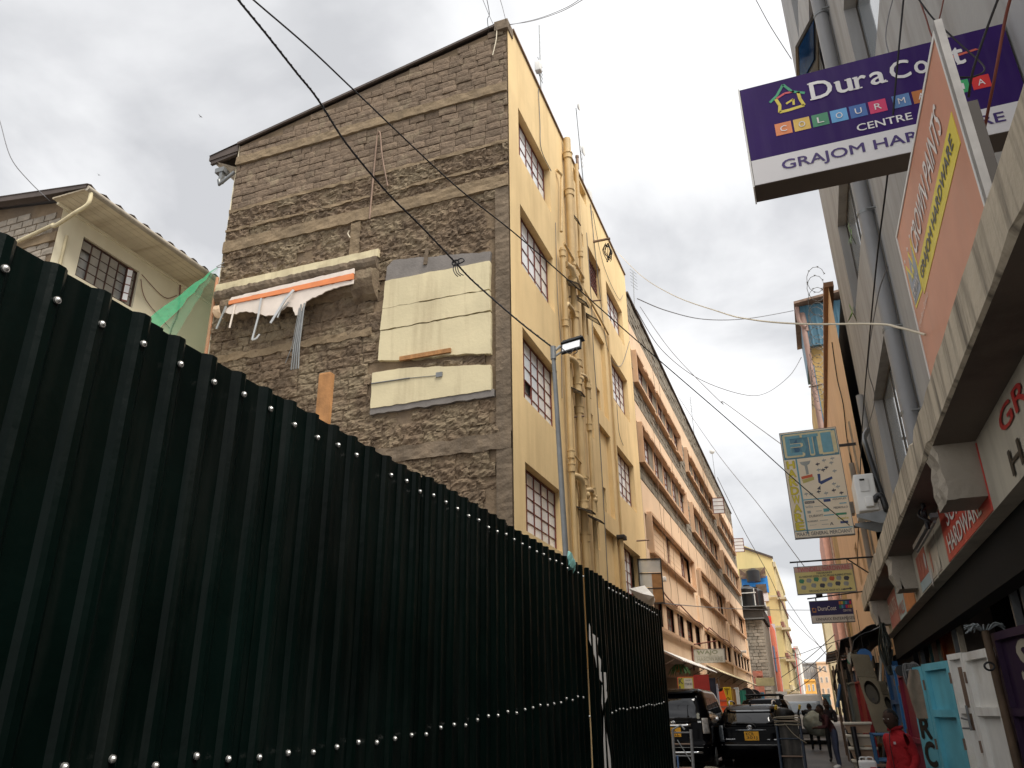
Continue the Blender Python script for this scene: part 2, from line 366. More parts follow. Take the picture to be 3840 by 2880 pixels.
# ------------------------------------------------------------------ yellow building
XF, YG, ZR = -5.2, 14.42, 18.35; YE = 28.4; XB = -13.45
yb = thing('yellow_building', (-9, 20, gz(20)), 'five storey yellow painted building with an exposed stone end wall', 'building')
A = [(14.54, 16.04), (11.34, 13.04), (7.94, 9.66), (4.98, 6.46)]
Bz = [(14.55, 16.05), (11.40, 13.10), (8.02, 9.75), (4.70, 6.50)]
SL = [(15.55, 16.04), (12.33, 13.02), (8.95, 9.70), (5.68, 6.47)]
holes = [(15.15, 17.85, a, b, .26) for a, b in A]+[(24.58, 27.22, a, b, .26) for a, b in Bz]
for a, b in SL: holes += [(18.9, 19.22, a, b, .22), (19.93, 20.24, a, b, .22), (21.13, 21.46, a, b, .22)]
holes += [(22.1, 23.8, 14.5, 16.03, .26), (20.62, 22.22, 17.66, 18.2, .5)]
rec = [(22.15, 23.66, 10.25, 13.06), (22.15, 23.66, 7.0, 9.72), (22.15, 23.66, 3.2, 6.48)]
holes += [(*r, .13) for r in rec]
mb = MB(); holed(mb, FX(XF), YG, YE, 0, ZR, holes, .26)
mb.build('street_wall', M['yellow'], yb)
mb = MB()
for r in rec:
    hs = [(22.17, 23.12, r[2]+.1, r[2]+.88, .2)] if r[2] > 5 else []
    holed(mb, FX(XF-.13), r[0], r[1], r[2], r[3], hs, .2)
mb.build('recess_wall', M['yellow'], yb)
# rear, far and roof closure
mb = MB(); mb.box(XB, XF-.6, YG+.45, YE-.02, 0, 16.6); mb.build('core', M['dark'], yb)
mb = MB(); mb.quad((XF, YE, 0), (XB, YE, 0), (XB, YE, 16.7), (XF, YE, ZR)); mb.quad((XB-.001, YE, 0), (XB-.001, YG, 0), (XB-.001, YG, 16.7), (XB-.001, YE, 16.7)); mb.build('rear_wall', M['cream2'], yb)
def rz(x): return 16.72+(x-XB)/(XF-XB)*(18.28-16.72)
mb = MB(); n = 60
for i in range(n):
    y = YG-.06+(YE-YG+.06)*i/n; y1 = YG-.06+(YE-YG+.06)*(i+1)/n; h = .03*(i % 2)
    mb.quad((XB-1.0, y, rz(XB-1.0)+.05+h), (XF-.02, y, rz(XF)+.08+h), (XF-.02, y1, rz(XF)+.08+.03*((i+1) % 2)), (XB-1.0, y1, rz(XB-1)+.05+.03*((i+1) % 2)))
mb.build('roof_sheet', M['roofdk'], yb)
mb = MB(); F = FY(YG-.07)
mb.prism(F, [(XB-.02, rz(XB)-.02), (XF-.3, rz(XF-.3)-.02), (XF-.3, rz(XF-.3)+.05), (XB-.02, rz(XB)+.05)], -.05, .012); mb.build('verge_flashing', M['roofdk'], yb)
mb = MB(); mb.box(XF-.34, XF+.03, YG-.09, YG+.35, 18.02, 18.32); mb.build('parapet_stone', M['conc2'], yb)
mb = MB(); mb.box(XF-.25, XF+.05, YG+.36, YE, ZR, ZR+.05); mb.build('parapet_coping', M['rust'], yb)
# eave at the rear corner
E_ = MB(); x0, x1 = -14.4, XB-.01
E_.quad((x0, YG+.0, 16.45), (x1, YG+.0, 15.95), (x1, YG+4, 15.95), (x0, YG+4, 16.45)); E_.build('eave_soffit', M['canopy'], yb)
E_ = MB(); E_.prism(FY(YG), [(x0-.05, 16.42), (x1, 16.5), (x1, 16.72), (x0-.05, 16.62)], -.05, .03); E_.prism(FY(YG), [(x0, 16.30), (x0+.9, 16.42), (x0+.9, 16.5), (x0, 16.42)], -.08, .0); E_.build('eave_board', M['roofdk'], yb)
E_ = MB(); E_.tube([(-13.42, YG-.06, 15.72), (-13.75, YG-.1, 15.45), (-13.86, YG-.1, 15.38), (-13.9, YG-.1, 15.55)], .05); E_.box(-14.1, -13.8, YG-.1, YG+.15, 15.85, 16.0); E_.box(-13.95, -13.85, YG-.08, YG+.05, 15.5, 15.86); E_.build('eave_drain', M['galv'], yb)
E_ = MB(); E_.tube([(XB-.07, YG+.02, 12.35), (XB-.08, YG+.02, 4)], .05); E_.build('corner_downpipe', pm('terracotta_pipe', (.5, .24, .13), .6), yb)

# --- end wall of exposed stone
gw = MB(); n = 40
F = FY(YG+.045)
gw.prism(F, [(XB, 0), (XF-.02, 0), (XF-.02, 18.2), (XB, 16.7)], -.35, 0)
endw = gw.build('end_wall', M['mortar'], yb)
def stone(w, h, d, seed, rough=.012, nu=4, nv=3, pillow=.02, edge=.012):
    mb = MB(); vs = []
    for j in range(nv+1):
        for i in range(nu+1):
            u, v = i/nu, j/nv; ed = min(u, 1-u, v, 1-v)
            dd = d+(pillow if ed > .01 else 0)+rough*2*noise.noise(Vector((u*w*7+seed*3.1, v*h*9, seed)))+rough*1.3*noise.noise(Vector((u*w*21+seed, v*h*26, seed+4)))
            if ed < .01: dd -= edge
            ju = (noise.noise(Vector((u*3+seed, v*3, 5)))*.012) if ed < .01 else 0
            vs.append(((u-.5)*w+ju, -dd, (v-.5)*h+ju*.7))
    mb.add(vs, [(j*(nu+1)+i, j*(nu+1)+i+1, (j+1)*(nu+1)+i+1, (j+1)*(nu+1)+i) for j in range(nv) for i in range(nu)])
    # sides
    per = [i for i in range(nu+1)]+[(j+1)*(nu+1)-1 for j in range(1, nv+1)]+[nv*(nu+1)+i for i in range(nu-1, -1, -1)]+[j*(nu+1) for j in range(nv-1, 0, -1)]
    n = len(mb.v); mb.v += [(mb.v[i][0], .08, mb.v[i][2]) for i in per]
    for a in range(len(per)):
        b = (a+1) % len(per); mb.f.append((per[b], per[a], n+a, n+b)); mb.sm.append(False)
    return mb
BW, BH = .41, .205
smesh = []
for sd in range(10):
    o = stone(.392, .19, .003, sd+1, .006, 6, 4, .005, .005).build('tmp', M['block']); smesh.append(o.data); bpy.data.objects.remove(o)
rows_parts = 0; stuff = MB(); rng = random.Random(3)
def in_skip(x, z):
    # places covered by plaster, columns or the torn ledge
    if -8.5 < x < -5.62 and (8.68 < z < 11.45 or 7.8 < z < 8.5): return True
    return False
z = 3.0; row = 0
bands = [(15.98, 16.24), (14.36, 14.44), (13.08, 13.4), (6.56, 6.88)]
segs = [(3.0, 6.56), (6.88, 13.08), (13.42, 14.38), (14.46, 15.97), (16.26, 18.2)]
for (a, b) in segs:
    hb = BH if a > 14 else .265
    nr = max(1, round((b-a)/hb)); hh = (b-a)/nr if b < 18 else BH
    for r in range(nr+1 if b > 18 else nr):
        zc = a+hh*(r+.5); row += 1; x = XB+.02-(BW/2 if row % 2 else 0)*rng.uniform(.8, 1.1)
        while x < XF-.05:
            w = BW*rng.uniform(.72, 1.22)*(1 if a > 14 else 1.15); x1 = min(x+w, XF-.03); xa = max(x, XB+.02); wc = x1-xa; xc = (xa+x1)/2
            x = x1
            if wc < .09 or zc+hh*.4 > rz(xa)-.06 or in_skip(xc, zc): continue
            if xc > -5.62 and zc < 13.06: continue
            if rng.random() < .012: continue
            if zc > 14.4 and rows_parts < 300:
                me = rng.choice(smesh)
                o = inst(me, 'stone_block', (xc, YG+rng.uniform(-.006, .03), zc+rng.uniform(-.006, .006)), yb, (wc/.405, 1, hh/.205*rng.uniform(.96, 1.03)), (rng.uniform(-.03, .03), rng.uniform(-.012, .012), rng.uniform(-.03, .03)))
                rows_parts += 1
            else:
                low = zc < 10.4 and xc < -8.6
                rg = .030 if not low else .022
                st = stone(wc+.004-(.014 if low else 0), hh+.004-(.012 if low else 0), .0, rng.random()*90, rg, 10, 7, .006 if not low else .012, .004 if not low else .012); dy = rng.uniform(-.022, .026)
                stuff.add([(xc+v[0], YG+.012+v[1]+dy, zc+v[2]) for v in st.v], st.f)
so = stuff.build('rock_faced_stones', M['rubble'], yb, stuff=True)
# concrete ring beams and columns
def rough_bar(x0, x1, z0, z1, proud, mat, name, amp=.012, seed=0, n=None, back=.06):
    n = n or max(2, int((x1-x0)/.09)); mb = MB(); vs = []
    m = max(2, int((z1-z0)/.08))
    for i in range(n+1):
        x = x0+(x1-x0)*i/n
        for j in range(m+1):
            t = j/m; z = z0+(z1-z0)*t
            ez = amp*2.2*noise.noise(Vector((x*3.7, seed*7+(9 if j else 0), z0))) if j in (0, m) else 0
            d = proud+amp*noise.noise(Vector((x*5, z*7, seed)))*1.6
            vs.append((x, YG-d, z+ez))
    mb.add(vs, [(i*(m+1)+j, (i+1)*(m+1)+j, (i+1)*(m+1)+j+1, i*(m+1)+j+1) for i in range(n) for j in range(m)])
    for i in range(n):
        for j, s in ((0, 1), (m, -1)):
            p, q = vs[i*(m+1)+j], vs[(i+1)*(m+1)+j]; b_ = [(q[0], YG+back, q[2]), (p[0], YG+back, p[2])]
            mb.quad(p, q, *b_) if s < 0 else mb.quad(*reversed([p, q, *b_]))
    for i in (0, n):
        for j in range(m):
            p, q = vs[i*(m+1)+j], vs[i*(m+1)+j+1]; mb.quad(p, q, (q[0], YG+back, q[2]), (p[0], YG+back, p[2]))
    return mb.build(name, mat, yb)
rough_bar(XB+.0, XF-.03, 15.98, 16.25, .05, M['conc'], 'ring_beam', .014, 1)
rough_bar(XB+.0, XF-.03, 14.36, 14.45, .02, M['conc'], 'ring_beam', .016, 2)
rough_bar(XB+.0, XF-.03, 13.06, 13.41, .045, M['conc'], 'ring_beam', .016, 3)
rough_bar(XB+.0, XF-.03, 13.72, 13.79, .03, M['conc'], 'mortar_ledge', .02, 13)
rough_bar(-8.6, XF-.03, 6.55, 6.89, .04, M['conc2'], 'ring_beam', .018, 4)
rough_bar(XB+.0, -8.7, 9.75, 9.95, .03, M['conc'], 'ring_beam', .03, 14)
rough_bar(XF-.36, XF-.03, 3, 13.05, .03, M['conc2'], 'corner_column', .014, 5)
rough_bar(-9.47, -9.2, 12.1, 13.05, .03, M['conc'], 'mid_column', .02, 6)
# plaster left from the demolished rooms
def panel(poly, proud, mat, name, seed=0, lab=None, jag=.03, steps=14, th=None):
    pts = []
    for i in range(len(poly)):
        a, b = Vector(poly[i]), Vector(poly[(i+1) % len(poly)]); n = max(1, int((b-a).length/.09))
        for k in range(n):
            p = a.lerp(b, k/n); q = jag*noise.noise(Vector((p.x*4.1, p.y*4.3, seed)))+jag*.6*noise.noise(Vector((p.x*13, p.y*13, seed)))
            pts.append((p.x+q*.5, p.y+q))
    mb = MB(); mb.prism(FY(YG), pts, -.05, proud); return mb.build(name, mat, yb, lab)
rough_bar(XB+.02, -8.6, 11.84, 12.05, .10, M['cream'], 'plaster_strip', .006, 8)
panel([(-8.38, 11.1), (-5.69, 11.07), (-5.67, 11.32), (-6.4, 11.42), (-7.6, 11.6), (-8.2, 11.66), (-8.36, 11.5)], .045, M['greyplas'], 'grey_patch', 1)
panel([(-8.40, 10.37), (-5.70, 10.33), (-5.68, 11.07), (-8.37, 11.1)], .075, M['cream'], 'plaster_panel', 2, jag=.024)
panel([(-8.44, 9.80), (-5.68, 9.79), (-5.69, 10.31), (-8.40, 10.36)], .07, M['cream'], 'plaster_panel', 3, jag=.026)
panel([(-8.45, 9.03), (-7.4, 8.92), (-6.2, 8.82), (-5.67, 8.72), (-5.67, 9.76), (-8.43, 9.775)], .06, M['cream'], 'plaster_panel', 4, jag=.03)
panel([(-8.57, 7.87), (-5.66, 7.88), (-5.67, 8.47), (-6.7, 8.6), (-7.9, 8.74), (-8.57, 8.74)], .065, M['cream'], 'plaster_panel', 5, jag=.02)
panel([(-8.58, 7.73), (-5.6, 7.73), (-5.6, 7.9), (-8.58, 7.9)], .045, M['greyplas'], 'plaster_edge', 6, jag=.03)
mb = MB(); mb.box(-7.86, -6.6, YG-.13, YG-.07, 8.9, 9.0); mb.build('nailed_batten', M['wood'], yb)
mb = MB(); mb.prism(FY(YG-.05), [(-7.37, 11.33), (-7.28, 11.33), (-7.24, 11.76), (-7.33, 11.76)], 0, .03); mb.build('nailed_batten', M['conc2'], yb)
mb = MB(); mb.tube([(-8.57, YG-.08, 8.47), (-7.6, YG-.08, 8.455)], .014); mb.tube([(-7.6, YG-.075, 8.455), (-6.95, YG-.075, 8.41)], .007); mb.box(-6.95, -6.8, YG-.1, YG-.07, 8.36, 8.47); mb.build('wall_conduit', M['galv'], yb)
# torn floor slab edge
def ragged(x0, x1, ztop, zbot, dep, seed, mat, name, n=60):
    mb = MB(); vs = []
    prof_ = 7
    for i in range(n+1):
        t = i/n; x = x0+(x1-x0)*t; g = noise.noise(Vector((x*2.1, seed, 0)))
        zt = ztop(x); zb = zbot(x)+.10*g+.05*noise.noise(Vector((x*9, seed, 2)))
        dp = dep*(1+.2*noise.noise(Vector((x*3, 1, seed))))
        for j, (fy, fz_) in enumerate([(-.02, 1), (.55, 1.0), (.95, .93), (1.0, .6), (.8, .33), (.45, .12), (0, 0)]):
            q = .03*noise.noise(Vector((x*8, j*3, seed)))
            vs.append((x, YG-dp*fy-q, zb+(zt-zb)*fz_+q))
    mb.add(vs, [(i*prof_+j, i*prof_+j+1, (i+1)*prof_+j+1, (i+1)*prof_+j) for i in range(n) for j in range(prof_-1)])
    mb.add([vs[j] for j in range(prof_)], [tuple(range(prof_))]); mb.add([vs[n*prof_+j] for j in range(prof_)], [tuple(reversed(range(prof_)))])
    return mb.build(name, mat, yb)
ragged(-13.0, -8.58, lambda x: 11.42+.02*(x+13)/4.4, lambda x: 10.72+(.16 if x < -9.2 else -.05), .34, 3, M['rubble'], 'torn_slab')
ragged(-13.42, -8.62, lambda x: 11.84, lambda x: 11.5, .16, 5, M['conc2'], 'torn_ledge')
ragged(-13.4, -12.6, lambda x: 11.42, lambda x: 11.1, .12, 9, M['peach'], 'pink_plaster_scrap', 16)
def poly_front(poly, y0, y1, mat, name, lab=None, jag=0, seed=0):
    pts = []
    for i in range(len(poly)):
        a, b = Vector(poly[i]), Vector(poly[(i+1) % len(poly)]); n = max(1, int((b-a).length/.08)) if jag else 1
        for k in range(n):
            p = a.lerp(b, k/n); q = jag*noise.noise(Vector((p.x*9, p.y*9, seed))); pts.append((p.x, p.y+q))
    mb = MB(); mb.prism(FY(y0), pts, 0, y0-y1); return mb.build(name, mat, yb, lab)
poly_front([(-12.66, 11.27), (-9.05, 11.30), (-9.06, 11.43), (-12.6, 11.36)], YG-.35, YG-.385, M['whitepl'], 'skim_coat', jag=.02)
poly_front([(-12.66, 11.16), (-9.06, 11.13), (-9.06, 11.29), (-12.66, 11.26)], YG-.35, YG-.40, M['orange'], 'orange_paint_band')
poly_front([(-12.55, 11.155), (-9.06, 11.125), (-9.06, 11.02), (-9.6, 11.0), (-10.0, 10.9), (-10.35, 10.78), (-10.45, 10.5), (-10.62, 10.45), (-10.72, 10.72), (-10.9, 10.74), (-11.2, 10.6), (-11.5, 10.62), (-11.9, 10.80), (-12.1, 10.87), (-12.4, 10.86), (-12.85, 10.97)], YG-.34, YG-.37, M['whitepl'], 'torn_board', jag=.05, seed=4)
for nm, pts, r in (('bent_channel', [(-12.72, 11.12, .40), (-12.9, 10.5, .42)], .028), ('bent_channel', [(-11.64, 11.12, .42), (-11.66, 10.55, .43), (-11.74, 9.98, .44), (-11.6, 9.98, .46), (-11.52, 10.08, .46)], .026),
                   ('bent_channel', [(-10.68, 11.14, .45), (-10.85, 10.9, .5), (-11.24, 10.33, .46)], .034), ('bent_channel', [(-10.8, 10.84, .43), (-11.0, 10.62, .46), (-11.06, 10.45, .45)], .02), ('flat_strip', [(-12.45, 11.1, .40), (-12.49, 10.45, .43)], .018)):
    mb = MB(); P = [Vector((x, YG-d, z)) for x, z, d in pts]
    for a, b in zip(P[:-1], P[1:]):
        t = (b-a).normalized(); s_ = Vector((0, 1, 0)).cross(t).normalized()*r; q = Vector((0, .012, 0))
        mb.add([a-s_-q, a+s_-q, a+s_+q, a-s_+q, b-s_-q, b+s_-q, b+s_+q, b-s_+q], [(0, 3, 2, 1), (4, 5, 6, 7), (0, 1, 5, 4), (1, 2, 6, 5), (2, 3, 7, 6), (3, 0, 4, 7)])
    mb.build(nm, M['steel'] if nm[0] == 'b' else M['whitepl'], yb)
for i in range(5):
    mb = MB(); x = -10.35-.035*i; mb.tube([(x, YG-.42+.02*(i % 2), 10.72-.1*(i % 3)), (x-.01-.03*i*.5, YG-.44, 9.6), (x-.03*i-(.12 if i == 4 else 0), YG-.40, 9.0+.2*(i == 4))], .02 if i < 4 else .009, 6); mb.build('hanging_conduit', M['galv'], yb)
# strip of cladding left on the upper stones
mb = MB(); a = uY(720+1200*.5787, 878*.5787, YG-.05); b = uY(720+1150*.5787, 1420*.5787, YG-.05); c = uY(720+1232*.5787, 1010*.5787, YG-.08); d = uY(720+1268*.5787, 1205*.5787, YG-.06)
mb.tube([a, b], .028, 5); mb.tube(crom([a, a+Vector((.1, -.03, .03)), c, d], 5), .022, 5); mb.build('stripped_pipe', M['rust'], yb)
for p in ([(720+1020*.5787, 1495*.5787), (720+1010*.5787, 1515*.5787), (720+1025*.5787, 1540*.5787)],):
    mb = MB(); mb.tube(crom([uY(x, y, YG-.08) for x, y in p]), .014, 5); mb.build('cut_cable_end', M['cablew'], yb)
mb = MB(); mb.tube(crom([uY(720+x*.5787, y*.5787, YG-.07) for x, y in ((1975, 195), (1972, 250), (1962, 300), (1948, 358))]), .016, 5); mb.build('cut_cable_end', M['cablew'], yb)

# --- windows of the street wall
_pn = {}
def window(y0, y1, z0, z1, nc, nr, X=None, parent=None, fm='redframe', pnm='pane', bar=.016, skip=(), broken=None, fw=.04):
    X = XF-.17 if X is None else X; parent = parent or yb
    mb = MB(); d = .045
    mb.box(X-d, X, y0, y0+fw, z0, z1); mb.box(X-d, X, y1-fw, y1, z0, z1); mb.box(X-d, X, y0+fw, y1-fw, z0, z0+fw); mb.box(X-d, X, y0+fw, y1-fw, z1-fw, z1)
    cw = (y1-y0-2*fw)/nc; ch = (z1-z0-2*fw)/nr
    for i in range(1, nc): mb.box(X-d+.003, X-.003, y0+fw+cw*i-bar, y0+fw+cw*i+bar, z0+fw+.001, z1-fw-.001)
    for j in range(1, nr): mb.box(X-d+.006, X-.012, y0+fw+.001, y1-fw-.001, z0+fw+ch*j-bar*.6, z0+fw+ch*j+bar*.6)
    w = mb.build('window', M[fm], parent)
    k = (round(cw, 2), round(ch, 2), pnm)
    for i in range(nc):
        for j in range(nr):
            if (i, j) in skip: continue
            loc = (X-.03, y0+fw+cw*(i+.5), z0+fw+ch*(j+.5))
            if k not in _pn:
                q = MB(); q.box(-.003, .003, -cw/2, cw/2, -ch/2, ch/2); o = q.build('pane', M[pnm]); _pn[k] = o.data; bpy.data.objects.remove(o)
            inst(_pn[k], 'pane', loc, w, rot=(0, random.uniform(-.02, .02), random.uniform(-.02, .02)))
    m2 = MB(); m2.box(X-.16, X-.12, y0, y1, z0, z1); m2.build('curtain', pm('curtain', (.42, .41, .39), .9) if 'curtain' not in M else M['curtain'], w)
    return w
M['curtain'] = pm('curtain', (.46, .45, .42), .9, var=.3, scale=3, streak=.3, sscale=6)
M['dkroom'] = M['dark']
for (a, b), nr in zip(A, (4, 4, 5, 5)): window(15.17, 17.83, a+.01, b-.01, 5, nr, skip=((1, 1),) if nr == 5 and a > 7 else ())
for (a, b), nr in zip(Bz[:3], (4, 5, 5)): window(24.6, 27.2, a+.01, b-.01, 4, nr)
window(24.6, 26.3, Bz[3][0]+.01, Bz[3][1]-.01, 3, 5)
# open casement
mb = MB(); y = 27.16; z0, z1 = 4.9, 6.42
F = Fr((XF-.1, y, z0), (.78, .22, 0), (0, 0, 1), (-.22, .78, 0))
for u0, u1, v0, v1 in ((0, .05, 0, 1.52), (.95, 1, 0, 1.52), (.05, .95, 0, .05), (.05, .95, 1.47, 1.52), (.05, .95, .5, .53), (.05, .95, 1.0, 1.03)): mb.fbox(F, u0, u1, v0, v1, 0, .035)
oc = mb.build('open_casement', M['dkframe'], yb)
for j in range(3): q = MB(); q.fbox(F, .05, .95 if j == 2 else .55, .05+.5*j, .5+.5*j, .015, .02); q.build('pane', pm('clear_glass_%d' % j, (.55, .56, .54), .08, alpha=.55), oc)
q = MB(); q.fbox(F, .55, .95, .02, 1.0, .01, .03); q.build('board', M['wood'], oc)
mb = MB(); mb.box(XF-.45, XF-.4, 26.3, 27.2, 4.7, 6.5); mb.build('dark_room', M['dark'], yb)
# grille window
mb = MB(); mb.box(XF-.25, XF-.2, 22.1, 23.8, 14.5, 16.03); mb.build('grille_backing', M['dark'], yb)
mb = MB()
for i in range(9): mb.box(XF-.19, XF-.17, 22.12+i*.205, 22.15+i*.205, 14.5, 16.03)
for j in range(9): mb.box(XF-.185, XF-.165, 22.1, 23.8, 14.55+j*.17, 14.58+j*.17)
mb.build('window_grille', M['redframe'], yb)
for i in range(8):
    for j in range(8):
        if (i*3+j*5) % 3 == 0: q = MB(); q.box(XF-.2, XF-.195, 22.17+i*.205, 22.3+i*.205, 14.6+j*.17, 14.7+j*.17); q.build('pane', M['pane'], yb)
# slot windows with dark backs, some with propped panes
for j, (a, b) in enumerate(SL):
    for i, (p, q) in enumerate(((18.9, 19.22), (19.93, 20.24), (21.13, 21.46))):
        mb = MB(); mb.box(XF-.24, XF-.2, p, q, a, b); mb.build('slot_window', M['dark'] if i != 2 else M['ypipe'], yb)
def vent(y0, y1, ztop, h, ang, X=XF):
    F = Fr((X+.0, y0, ztop), (0, 1, 0), (sin(ang), 0, -cos(ang)), (cos(ang), 0, sin(ang)))
    w = y1-y0; mb = MB()
    for u0, u1, v0, v1 in ((0, .035, 0, h), (w-.035, w, 0, h), (.035, w-.035, 0, .035), (.035, w-.035, h-.035, h)): mb.fbox(F, u0, u1, v0, v1, -.015, .015)
    o = mb.build('propped_vent', M['dkframe'], yb); q = MB(); q.fbox(F, .035, w-.035, .035, h-.035, -.004, .004); q.build('pane', M['pane'], o)
for y0, y1, z, h, a in ((18.86, 19.26, 12.98, .52, 1.0), (19.9, 20.28, 13.0, .5, .8), (21.1, 21.5, 13.0, .55, .85), (18.86, 19.26, 9.64, .42, 1.0), (19.93, 20.26, 16.02, .5, .5), (18.86, 19.26, 6.36, .5, 1.2), (19.9, 20.28, 6.4, .5, 1.05)):
    vent(y0, y1, z, h, a)
for r in rec[:2]:
    y0, y1, z0, z1 = 22.17, 23.12, r[2]+.1, r[2]+.88
    mb = MB(); mb.box(XF-.3, XF-.28, y0, y1, z0, z1); mb.build('recess_window', M['ypipe'] if r[2] > 9 else M['dark'], yb)
    mb = MB(); mb.box(XF-.24, XF-.13, y0, y0+.06, z0, z1); mb.box(XF-.24, XF-.18, y0+.34, y0+.38, z0, z1); mb.box(XF-.16, XF-.1, y0-.06, y1+.06, z0-.06, z0); mb.build('window_trim', M['ypipe'], yb)
    if r[2] < 9:
        mb = MB()
        for j in range(8): mb.box(XF-.23, XF-.2, y0+.08, y0+.33, z0+.05+.09*j, z0+.1+.09*j)
        mb.build('louvre_blades', M['cream'], yb)
mb = MB(); mb.box(XF-.5, XF-.45, 20.62, 22.22, 17.6, 18.2); mb.build('roof_opening_back', M['conc2'], yb)
# --- soil and waste pipes
def pipe(pts, r, name='waste_pipe', collars=(), mat='ypipe', par=None):
    mb = MB(); mb.tube(pts, r, 10)
    for c in collars:
        c = Vector(c); mb.tube([c-Vector((0, 0, .09)), c+Vector((0, 0, .09))], r*1.28, 10); mb.tube([c+Vector((0, 0, .09)), c+Vector((0, 0, .125))], r*1.45, 10)
    return mb.build(name, M[mat], par or yb)
xp = XF+.16
pipe([(xp, 19.38, 18.3), (xp, 19.3, 13.6)], .115, collars=[(xp, 19.36, 16.2), (xp, 19.37, 17.6)])
pipe([(xp, 19.3, 13.7), (xp, 19.28, 10.6), (xp, 19.25, 7.2), (xp, 19.25, 2.5)], .095, collars=[(xp, 19.28, z) for z in (13.1, 11.95, 10.45, 9.9, 9.05, 7.05, 6.45, 5.6)])
pipe([(xp, 20.45, 18.1), (xp, 20.35, 13.6), (xp, 20.3, 2.5)], .062, collars=[(xp, 20.36, 14.6), (xp, 20.33, 13.7), (xp, 20.3, 10.2), (xp, 20.3, 7.05), (xp, 20.3, 8.9)])
pipe([(XF+.05, 18.45, 16.45), (xp-.03, 18.7, 16.42), (xp-.03, 18.66, 16.2), (xp-.03, 18.35, 14.2)], .045)
pipe([(xp, 18.28, 13.6), (xp, 18.27, 12.0), (xp, 18.25, 2.5)], .07, collars=[(xp, 18.27, 13.4), (xp, 18.25, 11.2), (xp, 18.25, 7.5), (xp, 18.25, 7.15)])
pipe([(xp+.06, 18.3, 13.75), (xp+.06, 20.35, 13.75)], .04)
pipe([(xp+.02, 18.5, 13.2), (xp+.06, 18.9, 13.3), (xp+.05, 19.28, 13.2)], .085); pipe([(xp+.05, 19.28, 13.25), (xp+.06, 19.8, 13.15), (xp+.04, 20.0, 12.95)], .085)
pipe([(xp, 18.27, 11.7), (xp+.04, 18.45, 11.9), (xp+.04, 18.9, 11.95), (xp, 19.25, 11.9)], .06)
for zz in (10.35, 7.05):
    pipe(crom([(XF-.05, 18.62, zz-.05), (XF+.05, 18.68, zz+.05), (xp+.03, 18.95, zz+.02), (xp+.02, 19.12, zz-.15), (xp, 19.24, zz-.5)], 5), .085)
    pipe(crom([(xp, 19.3, zz-.2), (xp+.04, 19.6, zz-.12), (xp+.03, 19.95, zz-.02), (xp, 20.25, zz+.02)], 5), .06)
    mb = MB(); mb.ball((xp+.02, 19.5, zz-.28), .11); mb.ball((xp+.03, 20.34, zz-.22), .085); mb.ball((xp+.02, 20.45, zz-.1), .07); mb.tube([(xp+.02, 20.45, zz+.1), (xp+.02, 20.47, zz-.5)], .045); mb.build('pipe_junction', M['ypipe'], yb)
    pipe([(xp, 18.3, zz+.55), (xp, 19.2, zz+.5)], .025); pipe([(XF+.05, 19.4, zz+.45), (XF+.06, 20.25, zz+.4)], .025)
pipe([(XF+.06, 18.98, 13.0), (XF+.06, 18.98, 2.6)], .03); pipe([(XF+.06, 20.0, 16.5), (XF+.06, 20.0, 2.6)], .025)
pipe(crom([(XF+.05, 20.5, 13.72), (XF+.06, 22.0, 13.7), (XF+.06, 23.9, 13.62), (XF+.06, 24.1, 13.45), (XF+.06, 24.1, 12.5)], 4), .035); pipe([(XF+.06, 24.1, 13.0), (XF+.06, 24.1, 2.6)], .035)
pipe([(XF+.1, 23.75, 6.5), (XF+.1, 23.78, 2.6)], .07); mb = MB(); mb.bbox(XF+.0, XF+.25, 23.6, 23.98, 6.42, 6.55, .02); mb.build('pipe_cap', M['dkframe'], yb)
for (y, z, l) in ((22.0, 13.85, .32), (26.75, 6.95, .42), (19.2, 12.55, .3), (20.0, 13.95, .2), (19.15, 8.85, .3)): mb = MB(); mb.tube([(XF-.05, y, z), (XF+l, y+.1, z+.02)], .028, 6); mb.build('overflow_stub', M['rust'], yb)
mb = MB(); mb.box(XF, XF+.6, 22.9, 22.98, 16.65, 16.7); mb.build('overflow_stub', M['rust'], yb)
mb = MB(); rr = random.Random(5)
for i in range(14): mb.tube(crom([(XF+.45+rr.uniform(-.1, .1), 23.1+rr.uniform(-.1, .1), 16.6-.05*rr.random()), (XF+.45+rr.uniform(-.15, .15), 23.15+rr.uniform(-.2, .2), 16.3), (XF+.45+rr.uniform(-.1, .1), 23.2+rr.uniform(-.15, .15), 16.0)], 4), .012, 4)
mb.build('coiled_wire', M['cable'], yb)
for (pts, r) in (([(16.9, 18.2), (16.95, 17), (17.0, 16.1), (17.9, 16.02)], .012), ([(18.15, 14.4), (18.05, 12), (18.2, 10.5), (18.1, 9)], .01), ([(22.7, 18.1), (23.3, 15), (24.0, 13), (26, 13.2), (28.2, 15.2)], .012), ([(21.9, 16.4), (22.0, 14), (21.9, 12), (22.05, 9), (22.0, 3)], .012), ([(24.9, 11.3), (24.95, 10.3), (25.5, 10.0)], .01), ([(22.8, 18.1), (22.9, 16.7)], .01), ([(23.0, 18.0), (24.2, 16.5), (26.5, 16.3), (27.6, 17)], .01)):
    mb = MB(); mb.tube(crom([(XF+.03, y, z) for y, z in pts], 6), r, 4); mb.build('wall_wire', M['cableg'], yb)
